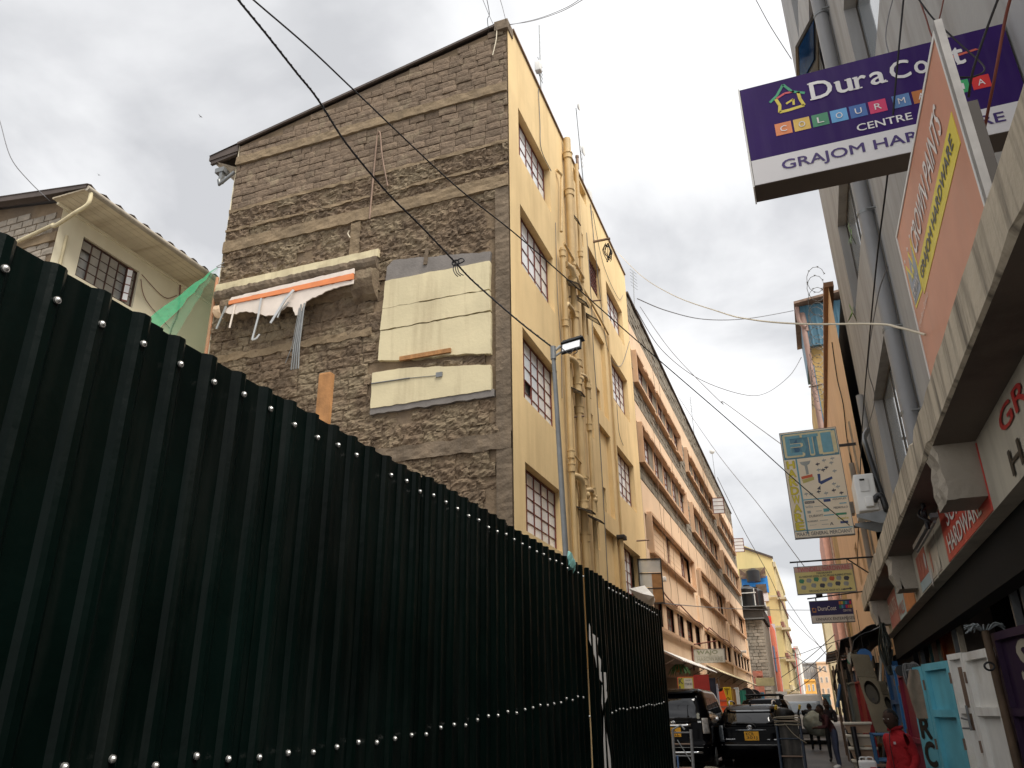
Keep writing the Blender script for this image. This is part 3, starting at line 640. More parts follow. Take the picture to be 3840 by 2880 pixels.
# ------------------------------------------------------------------ peach building
XP, PY0, PY1, PZ = -5.2, 28.42, 70.4, 17.5
pb = thing('peach_building', (-8, 45, gz(45)), 'long peach office building with boxed window rows and grey stone bands', 'building')
bays = [(28.55, 40.0), (42.0, 54.4), (56.5, 68.8)]
rowsb = [(13.58, 14.97, 's'), (10.28, 11.9, 's'), (6.95, 8.48, 'p')]
holes = []
for (a, b) in bays:
    for (z0, z1, k) in rowsb: holes.append((a+.12, b-.12, z0+.1, z1-.1, .14))
gfw = []
for (a, b) in ((28.6, 41.6), (43.2, 55.9), (57.7, 70.2)):
    n = 5; w = (b-a)/n
    for i in range(n): gfw.append((a+w*i+.55, a+w*(i+1)-.25))
holes += [(a, b, 4.40, 5.38, .2) for a, b in gfw]
mb = MB(); holed(mb, FX(XP-.04), PY0, PY1, 3.2, PZ-.02, holes, .14); mb.build('street_wall', M['pmort'], pb)
# plaster sheets over the masonry
mb = MB()
for z0, z1 in ((15.0, 16.2), (11.93, 12.75)): mb.box(XP-.04, XP, PY0, PY1, z0, z1)
def sheet_holes(z0, z1, hs):
    holed(mb, FX(XP), PY0, PY1, z0, z1, hs, .05)
sheet_holes(3.2, 9.6, [h for h in holes if h[3] < 9.5])
mb.build('plaster', M['peach'], pb)
# stone courses
mb = MB(); rr = random.Random(11)
def course(z0, z1, skip=None):
    n = max(1, round((z1-z0)/.27)); h = (z1-z0)/n
    for r in range(n):
        y = PY0-rr.uniform(0, .3)
        while y < PY1-.1:
            w = rr.uniform(.38, .62); a, b = max(y, PY0), min(y+w, PY1); y += w
            if b-a < .1: continue
            zc = z0+h*(r+.5)
            if any(s0 < (a+b)/2 < s1 for s0, s1 in (skip or [])): continue
            d = rr.uniform(-.015, .02); g = .012
            mb.add([(XP-.04, a+g, z0+h*r+g), (XP-.04, b-g, z0+h*r+g), (XP-.04, b-g, z0+h*(r+1)-g), (XP-.04, a+g, z0+h*(r+1)-g), (XP+d, a+g+.015, z0+h*r+g+.012), (XP+d+rr.uniform(-.01, .01), b-g-.015, z0+h*r+g+.012), (XP+d, b-g-.015, z0+h*(r+1)-g-.012), (XP+d+rr.uniform(-.01, .01), a+g+.015, z0+h*(r+1)-g-.012)],
                   [(4, 5, 6, 7), (0, 1, 5, 4), (1, 2, 6, 5), (2, 3, 7, 6), (3, 0, 4, 7)])
course(16.22, 17.48); course(12.77, 13.56); course(9.62, 10.26)
course(13.58, 14.98, bays); course(10.28, 11.92, bays)
mb.build('stone_courses', M['pstone'], pb, stuff=True)
mb = MB(); mb.box(XP-.2, XP+.08, PY0, PY1, PZ, PZ+.09); mb.build('roof_edge', M['roofdk'], pb)
mb = MB(); mb.box(-14, XP-.5, PY0+.3, PY1-.1, 0, PZ-.3); mb.build('core', M['dark'], pb)
mb = MB(); mb.quad((XP, PY1, 0), (-14, PY1, 0), (-14, PY1, PZ), (XP, PY1, PZ)); mb.quad((XP, PY0, 9), (-14, PY0, 9), (-14, PY0, PZ), (XP, PY0, PZ)); mb.quad((XP, PY0, PZ), (XP, PY1, PZ), (-14, PY1, PZ), (-14, PY0, PZ)); mb.build('side_walls', M['pstone'], pb)
XQ = XP+.19
for bi, (a, b) in enumerate(bays):
    for ri, (z0, z1, k) in enumerate(rowsb):
        if ri == 2: a2, b2 = a+.5, b+.3
        else: a2, b2 = a, b
        mb = MB(); t = .1
        mb.box(XP-.1, XQ, a2, a2+t, z0, z1); mb.box(XP-.1, XQ, b2-t, b2, z0, z1)
        n = 22
        for i in range(n):
            y0, y1 = a2+t+(b2-a2-2*t)*i/n, a2+t+(b2-a2-2*t)*(i+1)/n
            c = (rr.random() < .22 and ri < 2)
            mb.box(XP-.1, XQ-(rr.uniform(.02, .07) if c else 0), y0, y1, z1-t, z1); c = rr.random() < .3 and ri == 0
            mb.box(XP-.1, XQ-(rr.uniform(.02, .06) if c else 0), y0, y1, z0+(rr.uniform(0, .02) if c else 0), z0+t)
        mb.build('window_surround', M['peach2'], pb)
        nw = 5 if k == 's' else 3; w = (b2-a2-.2)/nw
        if k == 's':
            for i in range(nw):
                y0 = a2+.1+w*i; q = MB(); q.box(XP-.14, XP-.05, y0+.02, y0+w*.42, z0+.1, z1-.1); q.build('stone_pier', M['pstone'], pb)
                q = MB(); q.box(XP-.14, XP-.02, y0+w*.42, y0+w*.5, z0+.1, z1-.1); q.build('window_jamb', M['peach2'], pb)
            for i in range(nw): window(a2+.1+w*(i+.5), a2+.1+w*(i+1), z0+.12, z1-.12, 2, 4, XP-.08, pb, 'redframe', 'pane2' if rr.random() < .55 else 'pane', .025)
        else:
            for i in range(nw-1):
                y0 = a2+.1+w*i+w*.36
                for j in range(6): q = MB(); q.box(XP-.14, XP-.03, y0, y0+w*.8, z0+.1+(z1-z0-.2)*j/6+.008, z0+.1+(z1-z0-.2)*(j+1)/6-.008); q.build('wall_board', M['peach'], pb)
            for i in range(nw):
                y0 = a2+.12 if i == 0 else (a2+.1+w*(i-1)+w*1.16)
                window(y0, y0+w*.34, z0+.12, z1-.12, 2, 4, XP-.08, pb, 'redframe', 'pane2', .025)
            mb = MB(); mb.box(XP-.18, XP-.145, a2+.1, b2-.1, z0+.1, z1-.1); mb.build('panel_backing', M['peach2'], pb)
# first floor strip windows
for (a, b) in gfw: window(a, b, 4.40, 5.38, 2, 3, XP-.12, pb, 'redframe', 'pane2', .03)
for (a, b) in ((28.6, 41.7), (43.1, 56.0), (57.6, 70.3)):
    mb = MB(); mb.box(XP, XP+.13, a, b, 5.40, 5.52); mb.box(XP, XP+.16, a, b, 4.26, 4.37); mb.build('sill_band', M['peach2'], pb)
for y in (41.0, 55.45, 69.6):
    mb = MB(); mb.box(XP, XP+.1, y, y+.8, 3.2, 6.9); mb.build('pilaster', M['peach'], pb)
def casement(y, X0, z0, z1, out, par, lab=None):
    F = Fr((X0, y, z0), (out, .12, 0), (0, 0, 1), (-.12, out, 0)); h = z1-z0; mb = MB()
    for u0, u1, v0, v1 in ((0, .06, 0, h), (.94, 1, 0, h), (.06, .94, 0, .05), (.06, .94, h-.05, h), *[(.06, .94, h*i/4-.015, h*i/4+.015) for i in (1, 2, 3)]): mb.fbox(F, u0, u1, v0, v1, 0, .03)
    o = mb.build('open_casement', M['redframe'], par)
    for i in range(4): q = MB(); q.fbox(F, .06, .94, h*i/4+.015, h*(i+1)/4-.015, .012, .018); q.build('pane', M['pane'], o)
casement(53.4, XQ-.05, 13.75, 14.85, .75, pb); casement(67.8, XQ-.05, 13.7, 14.85, .8, pb)
# wires sagging over the facade
wr = random.Random(2)
for i in range(34):
    y = 29+wr.random()*38; z0 = wr.choice((16.2, 12.7, 9.5, 9.2)); z1 = max(3.6, z0-wr.uniform(2, 6)); mb = MB(); pts = []
    for j in range(8): t = j/7; pts.append((XP+.3, y+wr.uniform(-.12, .12)+t*wr.uniform(-.3, .3), z0+(z1-z0)*t))
    mb.tube(crom(pts, 3), .007, 4); mb.build('wall_wire', M['rust'], pb)
mb = MB(); pp = [(29.3, 5.9), (31, 5.62), (33.2, 5.5), (34.2, 5.66), (36.5, 5.55), (38.5, 5.45), (40.5, 5.5), (43, 5.42), (44, 5.6), (47, 5.55), (50, 5.5), (53, 5.6), (57, 5.42), (57.6, 5.6), (62, 5.5)]
mb.tube(crom([(XP+.17, y, z) for y, z in pp], 5), .028, 5); mb.build('slack_cable', M['redframe'], pb)
for (y, z) in ((29.2, 5.95), (62.2, 5.5)):
    mb = MB(); mb.bbox(XP+.1, XP+.5, y-.1, y+.1, z-.05, z+.12, .03); mb.box(XP, XP+.2, y-.05, y+.05, z-.3, z-.05); mb.build('security_camera', M['white'], pb)
# crumpled white sheeting beside the camera
mb = MB(); q = [uX(x, y, XF+.35) for x, y in ((2352, 2208), (2420, 2196), (2447, 2230), (2466, 2255), (2445, 2275), (2400, 2260))]
vs = [p+Vector((.15*noise.noise(p*3), 0, 0)) for p in q]; c = sum(vs, Vector())/len(vs)+Vector((.25, 0, 0))
n = len(vs); ring = [v.lerp(c, .5)+Vector((.12*noise.noise(v*5), .05, .06*noise.noise(v*7))) for v in vs]
mb.add(vs+ring+[c], [(i, (i+1) % n, n+(i+1) % n, n+i) for i in range(n)]+[(n+i, n+(i+1) % n, 2*n) for i in range(n)])
o = mb.build('plastic_sheeting', M['white']); md = o.modifiers.new('s', 'SOLIDIFY'); md.thickness = .012
tag(o, 'crumpled white plastic sheeting bundled below the open casement', 'sheeting')

# ------------------------------------------------------------------ cream building on the left
XC, YC0 = -16.0, 11.55
cbd = thing('cream_building', (-19, 16, 0), 'cream painted house with corrugated overhanging roof behind the hoarding', 'building')
mb = MB(); holed(mb, FX(XC), YC0, 24, 0, 13.38, [(12.27, 14.15, 11.77, 12.91, .14)], .14); mb.build('street_wall', M['cream2'], cbd)
mb = MB(); mb.prism(FY(YC0+.03), [(-24, 0), (XC-.001, 0), (XC-.001, 13.5), (-24, 14.75)], -.3, 0); mb.build('end_wall', M['mortar'], cbd)
M['paleblock'] = pm('pale_block', (.30, .26, .21), .95, var=.2, scale=4, rnd=.15, bump=.6, bscale=18)
mb = MB(); rr = random.Random(9)
z = 8.0; r = 0; cnt = 0
while z < 14.6:
    x = XC-.01-(.0 if r % 2 else .2)
    while x > -22:
        w = rr.uniform(.34, .46)
        top = 13.3+(XC-x)*.14
        if z+.2 < top and not (12.3 < z < 12.62):
            st = stone(w-.035, .178, .025, rr.random()*50, .006, 3, 2, .012)
            q = MB(); q.add([(x-w/2+v[0], YC0+.02+v[1], z+.1+v[2]) for v in st.v], st.f); q.build('stone_block', M['paleblock'], cbd); cnt += 1
        x -= w
    z += .21; r += 1
mb = MB(); mb.box(-24, XC-.002, YC0-.04, YC0+.03, 12.34, 12.6); mb.build('ring_beam', M['conc'], cbd)
mb = MB(); rr = random.Random(1); n = 26
for i in range(n): y0 = YC0-.3+12*i/n; mb.box(XC+.001, XC+1.05, y0+.006, y0+12/n-.006, 13.34+rr.uniform(0, .008), 13.37)
# soffit boards run along the street
mb = MB()
for i in range(11): x0 = XC+.01+.096*i; mb.box(x0, x0+.09, YC0-.35, 24, 13.33+.004*(i % 2), 13.37)
mb.build('soffit_boards', pm('stained_soffit', (.60, .53, .40), .85, var=.1, scale=1.5, streak=.6, sscale=3, scol=(.22, .15, .08), axis=0), cbd)
mb = MB(); mb.box(XC, XC+.06, YC0-.2, 24, 13.27, 13.35); mb.build('cornice_strip', M['cream2'], cbd)
M['gut'] = pm('old_gutter', (.36, .32, .26), .6, var=.2, scale=3, streak=.3)
mb = MB(); mb.tube([(XC+1.12, YC0-.35, 13.36), (XC+1.12, 24, 13.36)], .075, 10); mb.build('gutter', M['gut'], cbd)
mb = MB(); mb.tube(crom([(XC+1.12, YC0-.22, 13.32), (XC+1.1, YC0-.22, 12.98), (XC+.75, YC0-.25, 12.78), (XC+.2, YC0-.22, 12.6), (XC-.1, YC0-.12, 12.72), (XC-.3, YC0-.12, 12.68), (XC-3.2, YC0-.12, 12.1), (XC-5, YC0-.12, 11.75)], 6), .05, 8); mb.build('gutter_pipe', M['cream'], cbd)
mb = MB(); n = 110; pitch = .14
def crz(x): return 13.46+(XC+1.1-x)*pitch
for i in range(n):
    y = YC0-.4+.115*i; h0, h1 = .045*sin(i*1.6), .045*sin((i+1)*1.6)
    for xa, xb in ((XC+1.15, -24),): mb.quad((xa, y, crz(xa)+h0), (xa, y+.115, crz(xa)+h1), (xb, y+.115, crz(xb)+h1), (xb, y, crz(xb)+h0))
o = mb.build('corrugated_roof', M['roofdk'], cbd); md = o.modifiers.new('s', 'SOLIDIFY'); md.thickness = .02
mb = MB(); mb.prism(FY(YC0-.38), [(XC+1.1, 13.36), (XC-.3, 13.5), (-24, crz(-24)-.16), (-24, crz(-24)+.0), (XC+1.12, 13.47)], -.03, 0); mb.build('verge_board', M['roofdk'], cbd)
# window with wired panes, one casement ajar
M['brownframe'] = pm('brown_frame', (.06, .026, .018), .6, var=.2)
w = window(12.29, 14.13, 11.79, 12.89, 6, 4, XC-.06, cbd, 'brownframe', 'pane2', .012, skip=((0, 0), (0, 1), (0, 2), (4, 0), (4, 1), (4, 2), (4, 3)))
casement(13.80, XC-.05, 11.84, 12.86, .07, cbd)
mb = MB(); mb.tube([(XC-.6, 12.35, 12.42), (XC-.45, 12.85, 12.62)], .025, 6); mb.build('tube_light', emis('tube', (.9, 1, .95), 2.5), cbd)
mb = MB(); mb.tube([(XC+.06, YC0+.22, 12.6), (XC+.06, YC0+.22, 11.0)], .035); mb.build('downpipe', M['cream'], cbd)
mb = MB(); mb.box(XC, XC+2.0, 17.2, 21, 9.0, 11.0); mb.build('rear_annexe', M['cream2'], cbd)
mb = MB(); mb.box(XC, XC+2.2, 17.0, 21.2, 11.0, 11.12); mb.build('annexe_slab', pm('olive_slab', (.2, .2, .13), .9), cbd)
for pts in ([(15.6, 13.3), (15.7, 12.4), (15.55, 11.6), (15.65, 10)], [(14.2, 12.85), (15.1, 12.6), (15.55, 12.9)], [(14.2, 12.7), (14.5, 12.2), (15.5, 11.8)]):
    q = MB(); q.tube(crom([(XC+.04, y, z) for y, z in pts], 5), .02 if pts[0][1] > 13 else .01, 5); q.build('wall_wire', M['redframe'], cbd)
# green debris net
net = thing('debris_net', uY(700, 1180, 13), 'translucent green debris netting stretched behind the hoarding', 'net')
def netm(n, col, a): return pm(n, col, .8, var=.15, scale=9, alpha=a)
ap = uY(812, 1000, 13.9)
def netp(pts, mat, nm):
    mb = MB(); P = [uY(x, y, Y) for x, y, Y in pts]; m_ = 10; rows = []
    a, b, c_, d = P
    for i in range(m_+1):
        for j in range(5):
            t, s_ = i/m_, j/4; p = a.lerp(b, t).lerp(d.lerp(c_, t), s_); p.y += .06*noise.noise(p*2.5); rows.append(p)
    mb.add(rows, [(i*5+j, i*5+j+1, (i+1)*5+j+1, (i+1)*5+j) for i in range(m_) for j in range(4)], True); return mb.build(nm, mat, net)
netp([(812, 1000, 13.9), (530, 1215, 12.6), (585, 1250, 12.5), (812, 1003, 13.92)], netm('net_dense', (.02, .22, .10), .72), 'folded_edge')
netp([(815, 1001, 13.95), (588, 1250, 12.6), (640, 1290, 12.7), (815, 1004, 13.95)], netm('net_mid', (.05, .2, .11), .34), 'mesh_sheet')
netp([(815, 1001, 14.0), (640, 1290, 13.0), (770, 1345, 13.8), (818, 1003, 14.0)], netm('net_thin', (.08, .2, .12), .16), 'mesh_sheet')
for a, b in (((812, 1000), (840, 985)), ((815, 1003), (838, 1000))):
    q = MB(); q.tube([uY(*a, 13.95), uY(*b, 14.3)], .012, 4); q.build('tie_cord', M['galv'], net)

# ------------------------------------------------------------------ street lamp
lp = thing('street_lamp', (-3.5, 12.35, gz(12)), 'slim grey steel lamp post with a flat rectangular floodlight', 'street lamp')
top = uX(2074, 1308, -3.5); bot = Vector((-3.5, 12.42, gz(12)))
mb = MB(); mb.tube([bot, bot.lerp(top, .45), bot.lerp(top, .9), top-Vector((0, 0, .12))], [.06, .05, .04, .036], 12); mb.build('post', M['galv'], lp)
mb = MB(); mb.tube([top-Vector((0, 0, .2)), top+Vector((0, 0, .04))], .05, 12); mb.build('post_cap', M['galv'], lp)
p1 = uX(2100, 1299, -3.45); p2 = uX(2178, 1285, -3.42)
mb = MB(); mb.tube([top-Vector((0, 0, .06)), p1], .028, 8); mb.tube([p1-Vector((0, 0, .12)), top-Vector((0, 0, .16))], .02, 6); mb.build('bracket', M['galv'], lp)
# floodlight: housing with fins above and a lens plate facing down the street
o_ = p1; U = Vector((.30, -.42, .02)).normalized(); V_ = Vector((.45, .36, -.83)); V_ = (V_-U*V_.dot(U)).normalized(); Wn = U.cross(V_).normalized()
if Wn.y > 0: Wn = -Wn
U = Vector((.42, .0, .06)).normalized(); V_ = Vector((.02, -.35, -.94)).normalized(); Wn = Vector((0, -.94, .35)).normalized(); Wn = U.cross(V_).normalized()
if Wn.y > 0: Wn = -Wn
F = Fr(p1+Vector((.03, 0, .03)), U, V_, Wn)
mb = MB(); mb.fbox(F, 0, .36, 0, .21, -.05, 0); mb.fbox(F, -.01, .40, -.035, -.012, -.09, .03); mb.fbox(F, .02, .37, -.07, -.045, -.09, .02); mb.build('floodlight_housing', M['black'], lp)
mb = MB(); mb.fbox(F, .02, .34, .02, .18, 0, .006); mb.build('floodlight_lens', pm('led_lens', (.8, .82, .85), .25, var=.05, bump=.3, bscale=160), lp)
mb = MB(); mb.tube(crom([p1, F(.1, .24, .02), F(.2, .34, .05), F(.27, .2, .02), F(.3, .3, .0), F(.24, .36, .02)], 5), .009, 5); mb.build('lamp_cable', M['cable'], lp)

# ------------------------------------------------------------------ roof masts
def mast(a, b, X, label, kind=0):
    p, q = uX(*a, X), uX(*b, X)
    t = thing('antenna_mast', q, label, 'antenna', 'roof antennas')
    mb = MB(); mb.tube([q-Vector((0, 0, .6)), p], [.022, .016], 6); mb.build('pole', M['galv'], t)
    if kind == 0:
        mb = MB()
        for i in range(5): z = q.z+(p.z-q.z)*(.15+.06*i); mb.tube([(q.x, q.y-.25, z), (q.x, q.y+.25, z)], .009, 4)
        mb.tube([(q.x, q.y, q.z+.2), (q.x, q.y-.2, q.z+.9)], .01, 4); mb.build('yagi_rods', M['galv'], t)
        mb = MB(); mb.bbox(q.x-.1, q.x+.1, q.y-.3, q.y-.1, q.z+.5, q.z+.9, .03); mb.build('antenna_box', M['white'], t)
    elif kind == 1:
        h = p.z-q.z
        for f, r in ((1.0, .16), (.42, .24)):
            mb = MB(); c = q.lerp(p, f)+Vector((.05, -.02, 0)); F = Fr(c, (0, .8, 0), (0, 0, 1), (.9, -.2, 0)); n = 16; vs = [F(0, 0, .02)]
            for k in (1, 2): vs += [F(r*k/2*cos(2*pi*i/n), r*k/2*sin(2*pi*i/n), .02+.08*(k/2)**2) for i in range(n)]
            mb.add(vs, [(0, 1+i, 1+(i+1) % n) for i in range(n)]+[(1+i, 1+n+i, 1+n+(i+1) % n, 1+(i+1) % n) for i in range(n)], True); o = mb.build('dish', M['white'], t); md = o.modifiers.new('s', 'SOLIDIFY'); md.thickness = .015
        mb = MB()
        for i in range(3):
            c = q.lerp(p, .25+.1*i); mb.tube(crom([c+Vector((.02, .12*cos(a), .12*sin(a))) for a in [k*pi/4 for k in range(9)]], 2), .006, 4)
        mb.build('coiled_lead', M['cablew'], t)
    elif kind == 2:
        mb = MB(); h = p.z-q.z
        for i in range(6): z = p.z-.12*i*h/1.6; mb.tube([(p.x-.1, p.y-.3, z), (p.x+.1, p.y+.3, z)], .009, 4)
        mb.build('yagi_rods', M['galv'], t)
    else:
        mb = MB(); mb.ball(p, .22, .12, .22, 10, 6); mb.build('dish', M['white'], t)
mast((2022, 95), (2028, 330), XF-.5, 'thin mast with a white box antenna near the roof peak', 0)
mast((2160, 405), (2190, 690), XF-.4, 'leaning mast carrying two white dishes above the yellow parapet', 1)
mast((2374, 1018), (2378, 1160), XP-.4, 'rusty mast with short rods where yellow roof meets peach roof', 2)
mast((2588, 1490), (2604, 1635), XP-.5, 'lattice-like rod aerial midway along the peach roof', 2)
mast((2670, 1693), (2682, 1790), XP-.5, 'mast topped by a small white dish at the far peach roof', 3)
t = uX(2205, 735, XF-.3); mb = MB(); F = Fr(t, (0, 1, 0), (0, 0, 1), (1, -.2, 0)); n = 18; vs = [F(0, 0, 0)]
for k in (1, 2): vs += [F(.3*k/2*cos(2*pi*i/n), .42*k/2*sin(2*pi*i/n), .1*(k/2)**2) for i in range(n)]
mb.add(vs, [(0, 1+i, 1+(i+1) % n) for i in range(n)]+[(1+i, 1+n+i, 1+n+(i+1) % n, 1+(i+1) % n) for i in range(n)], True)
o = mb.build('satellite_dish', M['white']); md = o.modifiers.new('s', 'SOLIDIFY'); md.thickness = .02; tag(o, 'white oval satellite dish peeking over the yellow parapet', 'dish')
mb = MB(); a = uX(2164, 590, XF-.15); mb.tube([a-Vector((0, 0, .5)), a], .055, 8); mb.tube([a-Vector((0, 0, .02)), a+Vector((0, 0, .06))], .068, 8); tag(mb.build('vent_pipe', M['rust']), 'short rusty vent pipe standing on the yellow parapet', 'pipe')

# ------------------------------------------------------------------ far end of the left side
def boxwin(t, F, us, vs, w, h, mat='dark', frame='white', d=.06):
    for u in us:
        for v in vs:
            mb = MB(); mb.fbox(F, u, u+w, v, v+h, -.02, .03); q = mb.build('window', M[frame], t)
            mb = MB(); mb.fbox(F, u+.06, u+w-.06, v+.06, v+h-.06, .03, .04); mb.build('pane', M['pane2'], q)
# stone walled building
Y1 = 72.0; a = uY(2800, 2325, Y1); b = uY(2858, 2318, Y1)
sb = thing('stone_building', (b.x-1, Y1+3, gz(Y1)), 'grey stone block building just past the peach building', 'building')
xr = b.x; zt = a.z
mb = MB(); mb.box(xr-3.2, xr, Y1+.05, Y1+9, 0, zt); mb.build('wall', M['pstone'], sb)
rr = random.Random(4); z = 1.0; cnt = 0; rr_ = 0
sm = MB(); sm.box(-.5, .5, -.05, .05, -.5, .5); o = sm.build('tmp', pm('pale_stone', (.36, .32, .265), .95, var=.25, scale=1.5, rnd=.15, bump=.6, bscale=6)); sme = o.data; bpy.data.objects.remove(o)
while z < zt-.2:
    x = xr+(0 if rr_ % 2 else .25)
    while x > xr-3:
        w = rr.uniform(.42, .62); x1 = min(x, xr); inst(sme, 'stone_block', (x1-w/2, Y1+rr.uniform(-.02, .02), z+.13), sb, (w-.04, 1, .235)); x -= w
    z += .265; rr_ += 1
mb = MB(); mb.box(xr-3.4, xr+.15, Y1-.3, Y1+9, zt+.15, zt+.95); mb.build('roof_hut', pm('dark_hut', (.05, .042, .035), .8), sb)
mb = MB(); mb.box(xr-3.4, xr+.2, Y1-.45, Y1-.3, zt+.0, zt+.12); mb.box(xr-3.4, xr+.4, Y1-.5, Y1+3, zt+1.0, zt+1.1); mb.build('platform_rail', M['galv'], sb)
# water tanks on the stand
for i, (px_, Yt, lab) in enumerate(((2800, 73.2, 'larger ribbed black water tank on the stone building roof'), (2828, 74.6, 'ribbed black water tank behind the larger tank'))):
    c = uY(px_+8, 2275, Yt); base = zt+1.12; r = .9 if i == 0 else .75; h = 1.55
    t = thing('water_tank', (c.x, Yt, base), lab, 'water tank', 'black water tanks')
    mb = MB(); pts = []; rs = []
    for k in range(23): pts.append((c.x, Yt, base+h*k/22)); rs.append(r*(1 if k % 2 else .955))
    mb.tube(pts, rs, 20); mb.tube([(c.x, Yt, base+h), (c.x, Yt, base+h+.25)], [r*.95, r*.4], 20); mb.build('tank_body', M['black'], t)
    mb = MB(); mb.tube([(c.x, Yt, base+h+.25), (c.x, Yt, base+h+.36)], .3, 14); mb.build('tank_lid', M['black'], t)
    if i == 0:
        mb = MB()
        for dx in (-.5, .6): mb.box(c.x+dx, c.x+dx+.08, Yt-r-.06, Yt-r, base, base+1.5)
        mb.box(c.x-.6, c.x+.8, Yt-r-.1, Yt-r-.06, base+1.1, base+1.18); mb.build('tank_frame', M['white'], t)
# coral shop house
cr_ = thing('coral_building', (xr, Y1+14, gz(80)), 'narrow coral red painted building with white edge strip', 'building')
mb = MB(); mb.box(xr-2, xr+.02, Y1+9.1, Y1+9.9, 0, 11.2); mb.build('white_edge', M['white'], cr_)
mb = MB(); holed(mb, FX(xr+.05), Y1+9.9, Y1+22, 0, 9.6, [(Y1+13, Y1+14.4, 5.2, 7.2, .2), (Y1+17, Y1+18.4, 5.2, 7.2, .2)], .2); mb.quad((xr+.05, Y1+9.9, 0), (xr-3, Y1+9.9, 0), (xr-3, Y1+9.9, 9.6), (xr+.05, Y1+9.9, 9.6)); mb.quad((xr+.05, Y1+9.9, 9.6), (xr+.05, Y1+22, 9.6), (xr-3, Y1+22, 9.6), (xr-3, Y1+9.9, 9.6)); mb.build('wall', pm('coral_wall', (.68, .17, .09), .8, var=.1, streak=.2), cr_)
for y in (Y1+13, Y1+17): mb = MB(); mb.box(xr-.2, xr-.15, y, y+1.4, 5.2, 7.2); mb.build('window', M['pane2'], cr_)
mb = MB(); mb.box(xr+.06, xr+.12, Y1+10.3, Y1+12.6, 5.0, 7.3); mb.build('blue_shutter', pm('blue_board', (.13, .27, .48), .6), cr_)
# yellow tower with balconies
Y2 = 96.0; c1 = uY(2895, 2092, Y2); c0 = uY(2755, 2030, Y2); xt = c1.x
yt = thing('balcony_building', (xt-3, Y2+8, gz(100)), 'distant tall pale yellow building with stacked balcony slabs', 'building')
ztw = c1.z
mb = MB(); mb.prism(FY(Y2), [(xt-9, 0), (xt, 0), (xt, ztw), (c0.x, c0.z), (xt-9, c0.z)], -28, 0); mb.build('wall', pm('lemon_wall', (.70, .58, .27), .85, var=.08, scale=.4, streak=.25, sscale=.9), yt)
mb = MB(); mb.prism(FY(Y2-.02), [(c0.x-1, c0.z-.1), (xt+.1, ztw-.1), (xt+.1, ztw+.15), (c0.x-1, c0.z+.15)], -.3, .1); mb.build('verge', M['roofdk'], yt)
def rectY(x0, y0, x1, y1, Y, mat, nm, th=.12, par=None):
    a, b = uY(x0, y0, Y), uY(x1, y1, Y); mb = MB(); mb.box(a.x, b.x, Y-th, Y, min(a.z, b.z), max(a.z, b.z)); return mb.build(nm, mat, par)
rectY(2779, 2166, 2885, 2222, Y2-.02, pm('sky_blue', (.03, .26, .72), .5), 'blue_panel', par=yt)
rectY(2834, 2192, 2877, 2222, Y2-.15, M['conc2'], 'brown_panel', .05, yt); rectY(2836, 2223, 2884, 2254, Y2-.02, M['white'], 'white_panel', par=yt)
rectY(2860, 2312, 2895, 2342, Y2-.02, pm('signal_red', (.72, .06, .04), .5), 'red_panel', par=yt)
rectY(2845, 2276, 2890, 2311, Y2-.01, M['pstone'], 'stone_infill', .06, yt)
# trellis in front of the terrace with a tank behind
mb = MB(); a, b = uY(2772, 2134, Y2-.4), uY(2872, 2166, Y2-.4)
for i in range(22):
    for s_ in (1, -1):
        x = a.x+(b.x-a.x)*i/21; mb.tube([(x, Y2-.4, b.z), (min(max(x+s_*(a.z-b.z), a.x), b.x), Y2-.4, a.z)], .035, 4)
mb.build('trellis', M['rust'], yt)
t = uY(2823, 2145, Y2-1.4); mb = MB(); mb.tube([(t.x, Y2-1.4, t.z-1.1), (t.x, Y2-1.4, t.z+.1)], .75, 16); mb.tube([(t.x, Y2-1.4, t.z+.1), (t.x, Y2-1.4, t.z+.4)], [.72, .25], 16); mb.build('roof_tank', M['black'], yt)
# facade fins, floors and balconies
F = FX(xt)
for j in range(6):
    z = ztw-1.0-3.3*j
    for i in range(7):
        y = Y2+.6+3.6*i; mb = MB(); mb.box(xt-.05, xt+.2, y, y+.35, z-2.6, z); mb.build('fin', M['cream'], yt)
        mb = MB(); mb.box(xt-.02, xt+.05, y+.7, y+3, z-2.2, z-.3); mb.build('window', M['pane2'], yt)
    mb = MB(); mb.box(xt-.05, xt+.28, Y2, Y2+26, z, z+.55); mb.build('floor_band', pm('maroon_band_%d' % j, (.26, .13, .10), .8) if j in (1, 2, 3) else M['cream'], yt)
    if j: mb = MB(); mb.box(xt-.05, xt+.9, Y2-.25, Y2+2.2, z-.35, z-.12); mb.build('balcony_slab', M['cream'], yt); mb = MB(); mb.box(xt-.8, xt+.02, Y2-.2, Y2-.12, z-.1, z+.1); mb.build('slab_edge', M['cream'], yt)
mb = MB(); p = uY(2888, 2340, Y2-3); mb.box(p.x, p.x+.45, Y2-3, Y2-2.6, 0, p.z); tag(mb.build('concrete_column', pm('pale_blue_column', (.5, .53, .58), .7)), 'pale blue grey square column rising beside the coral building', 'column')
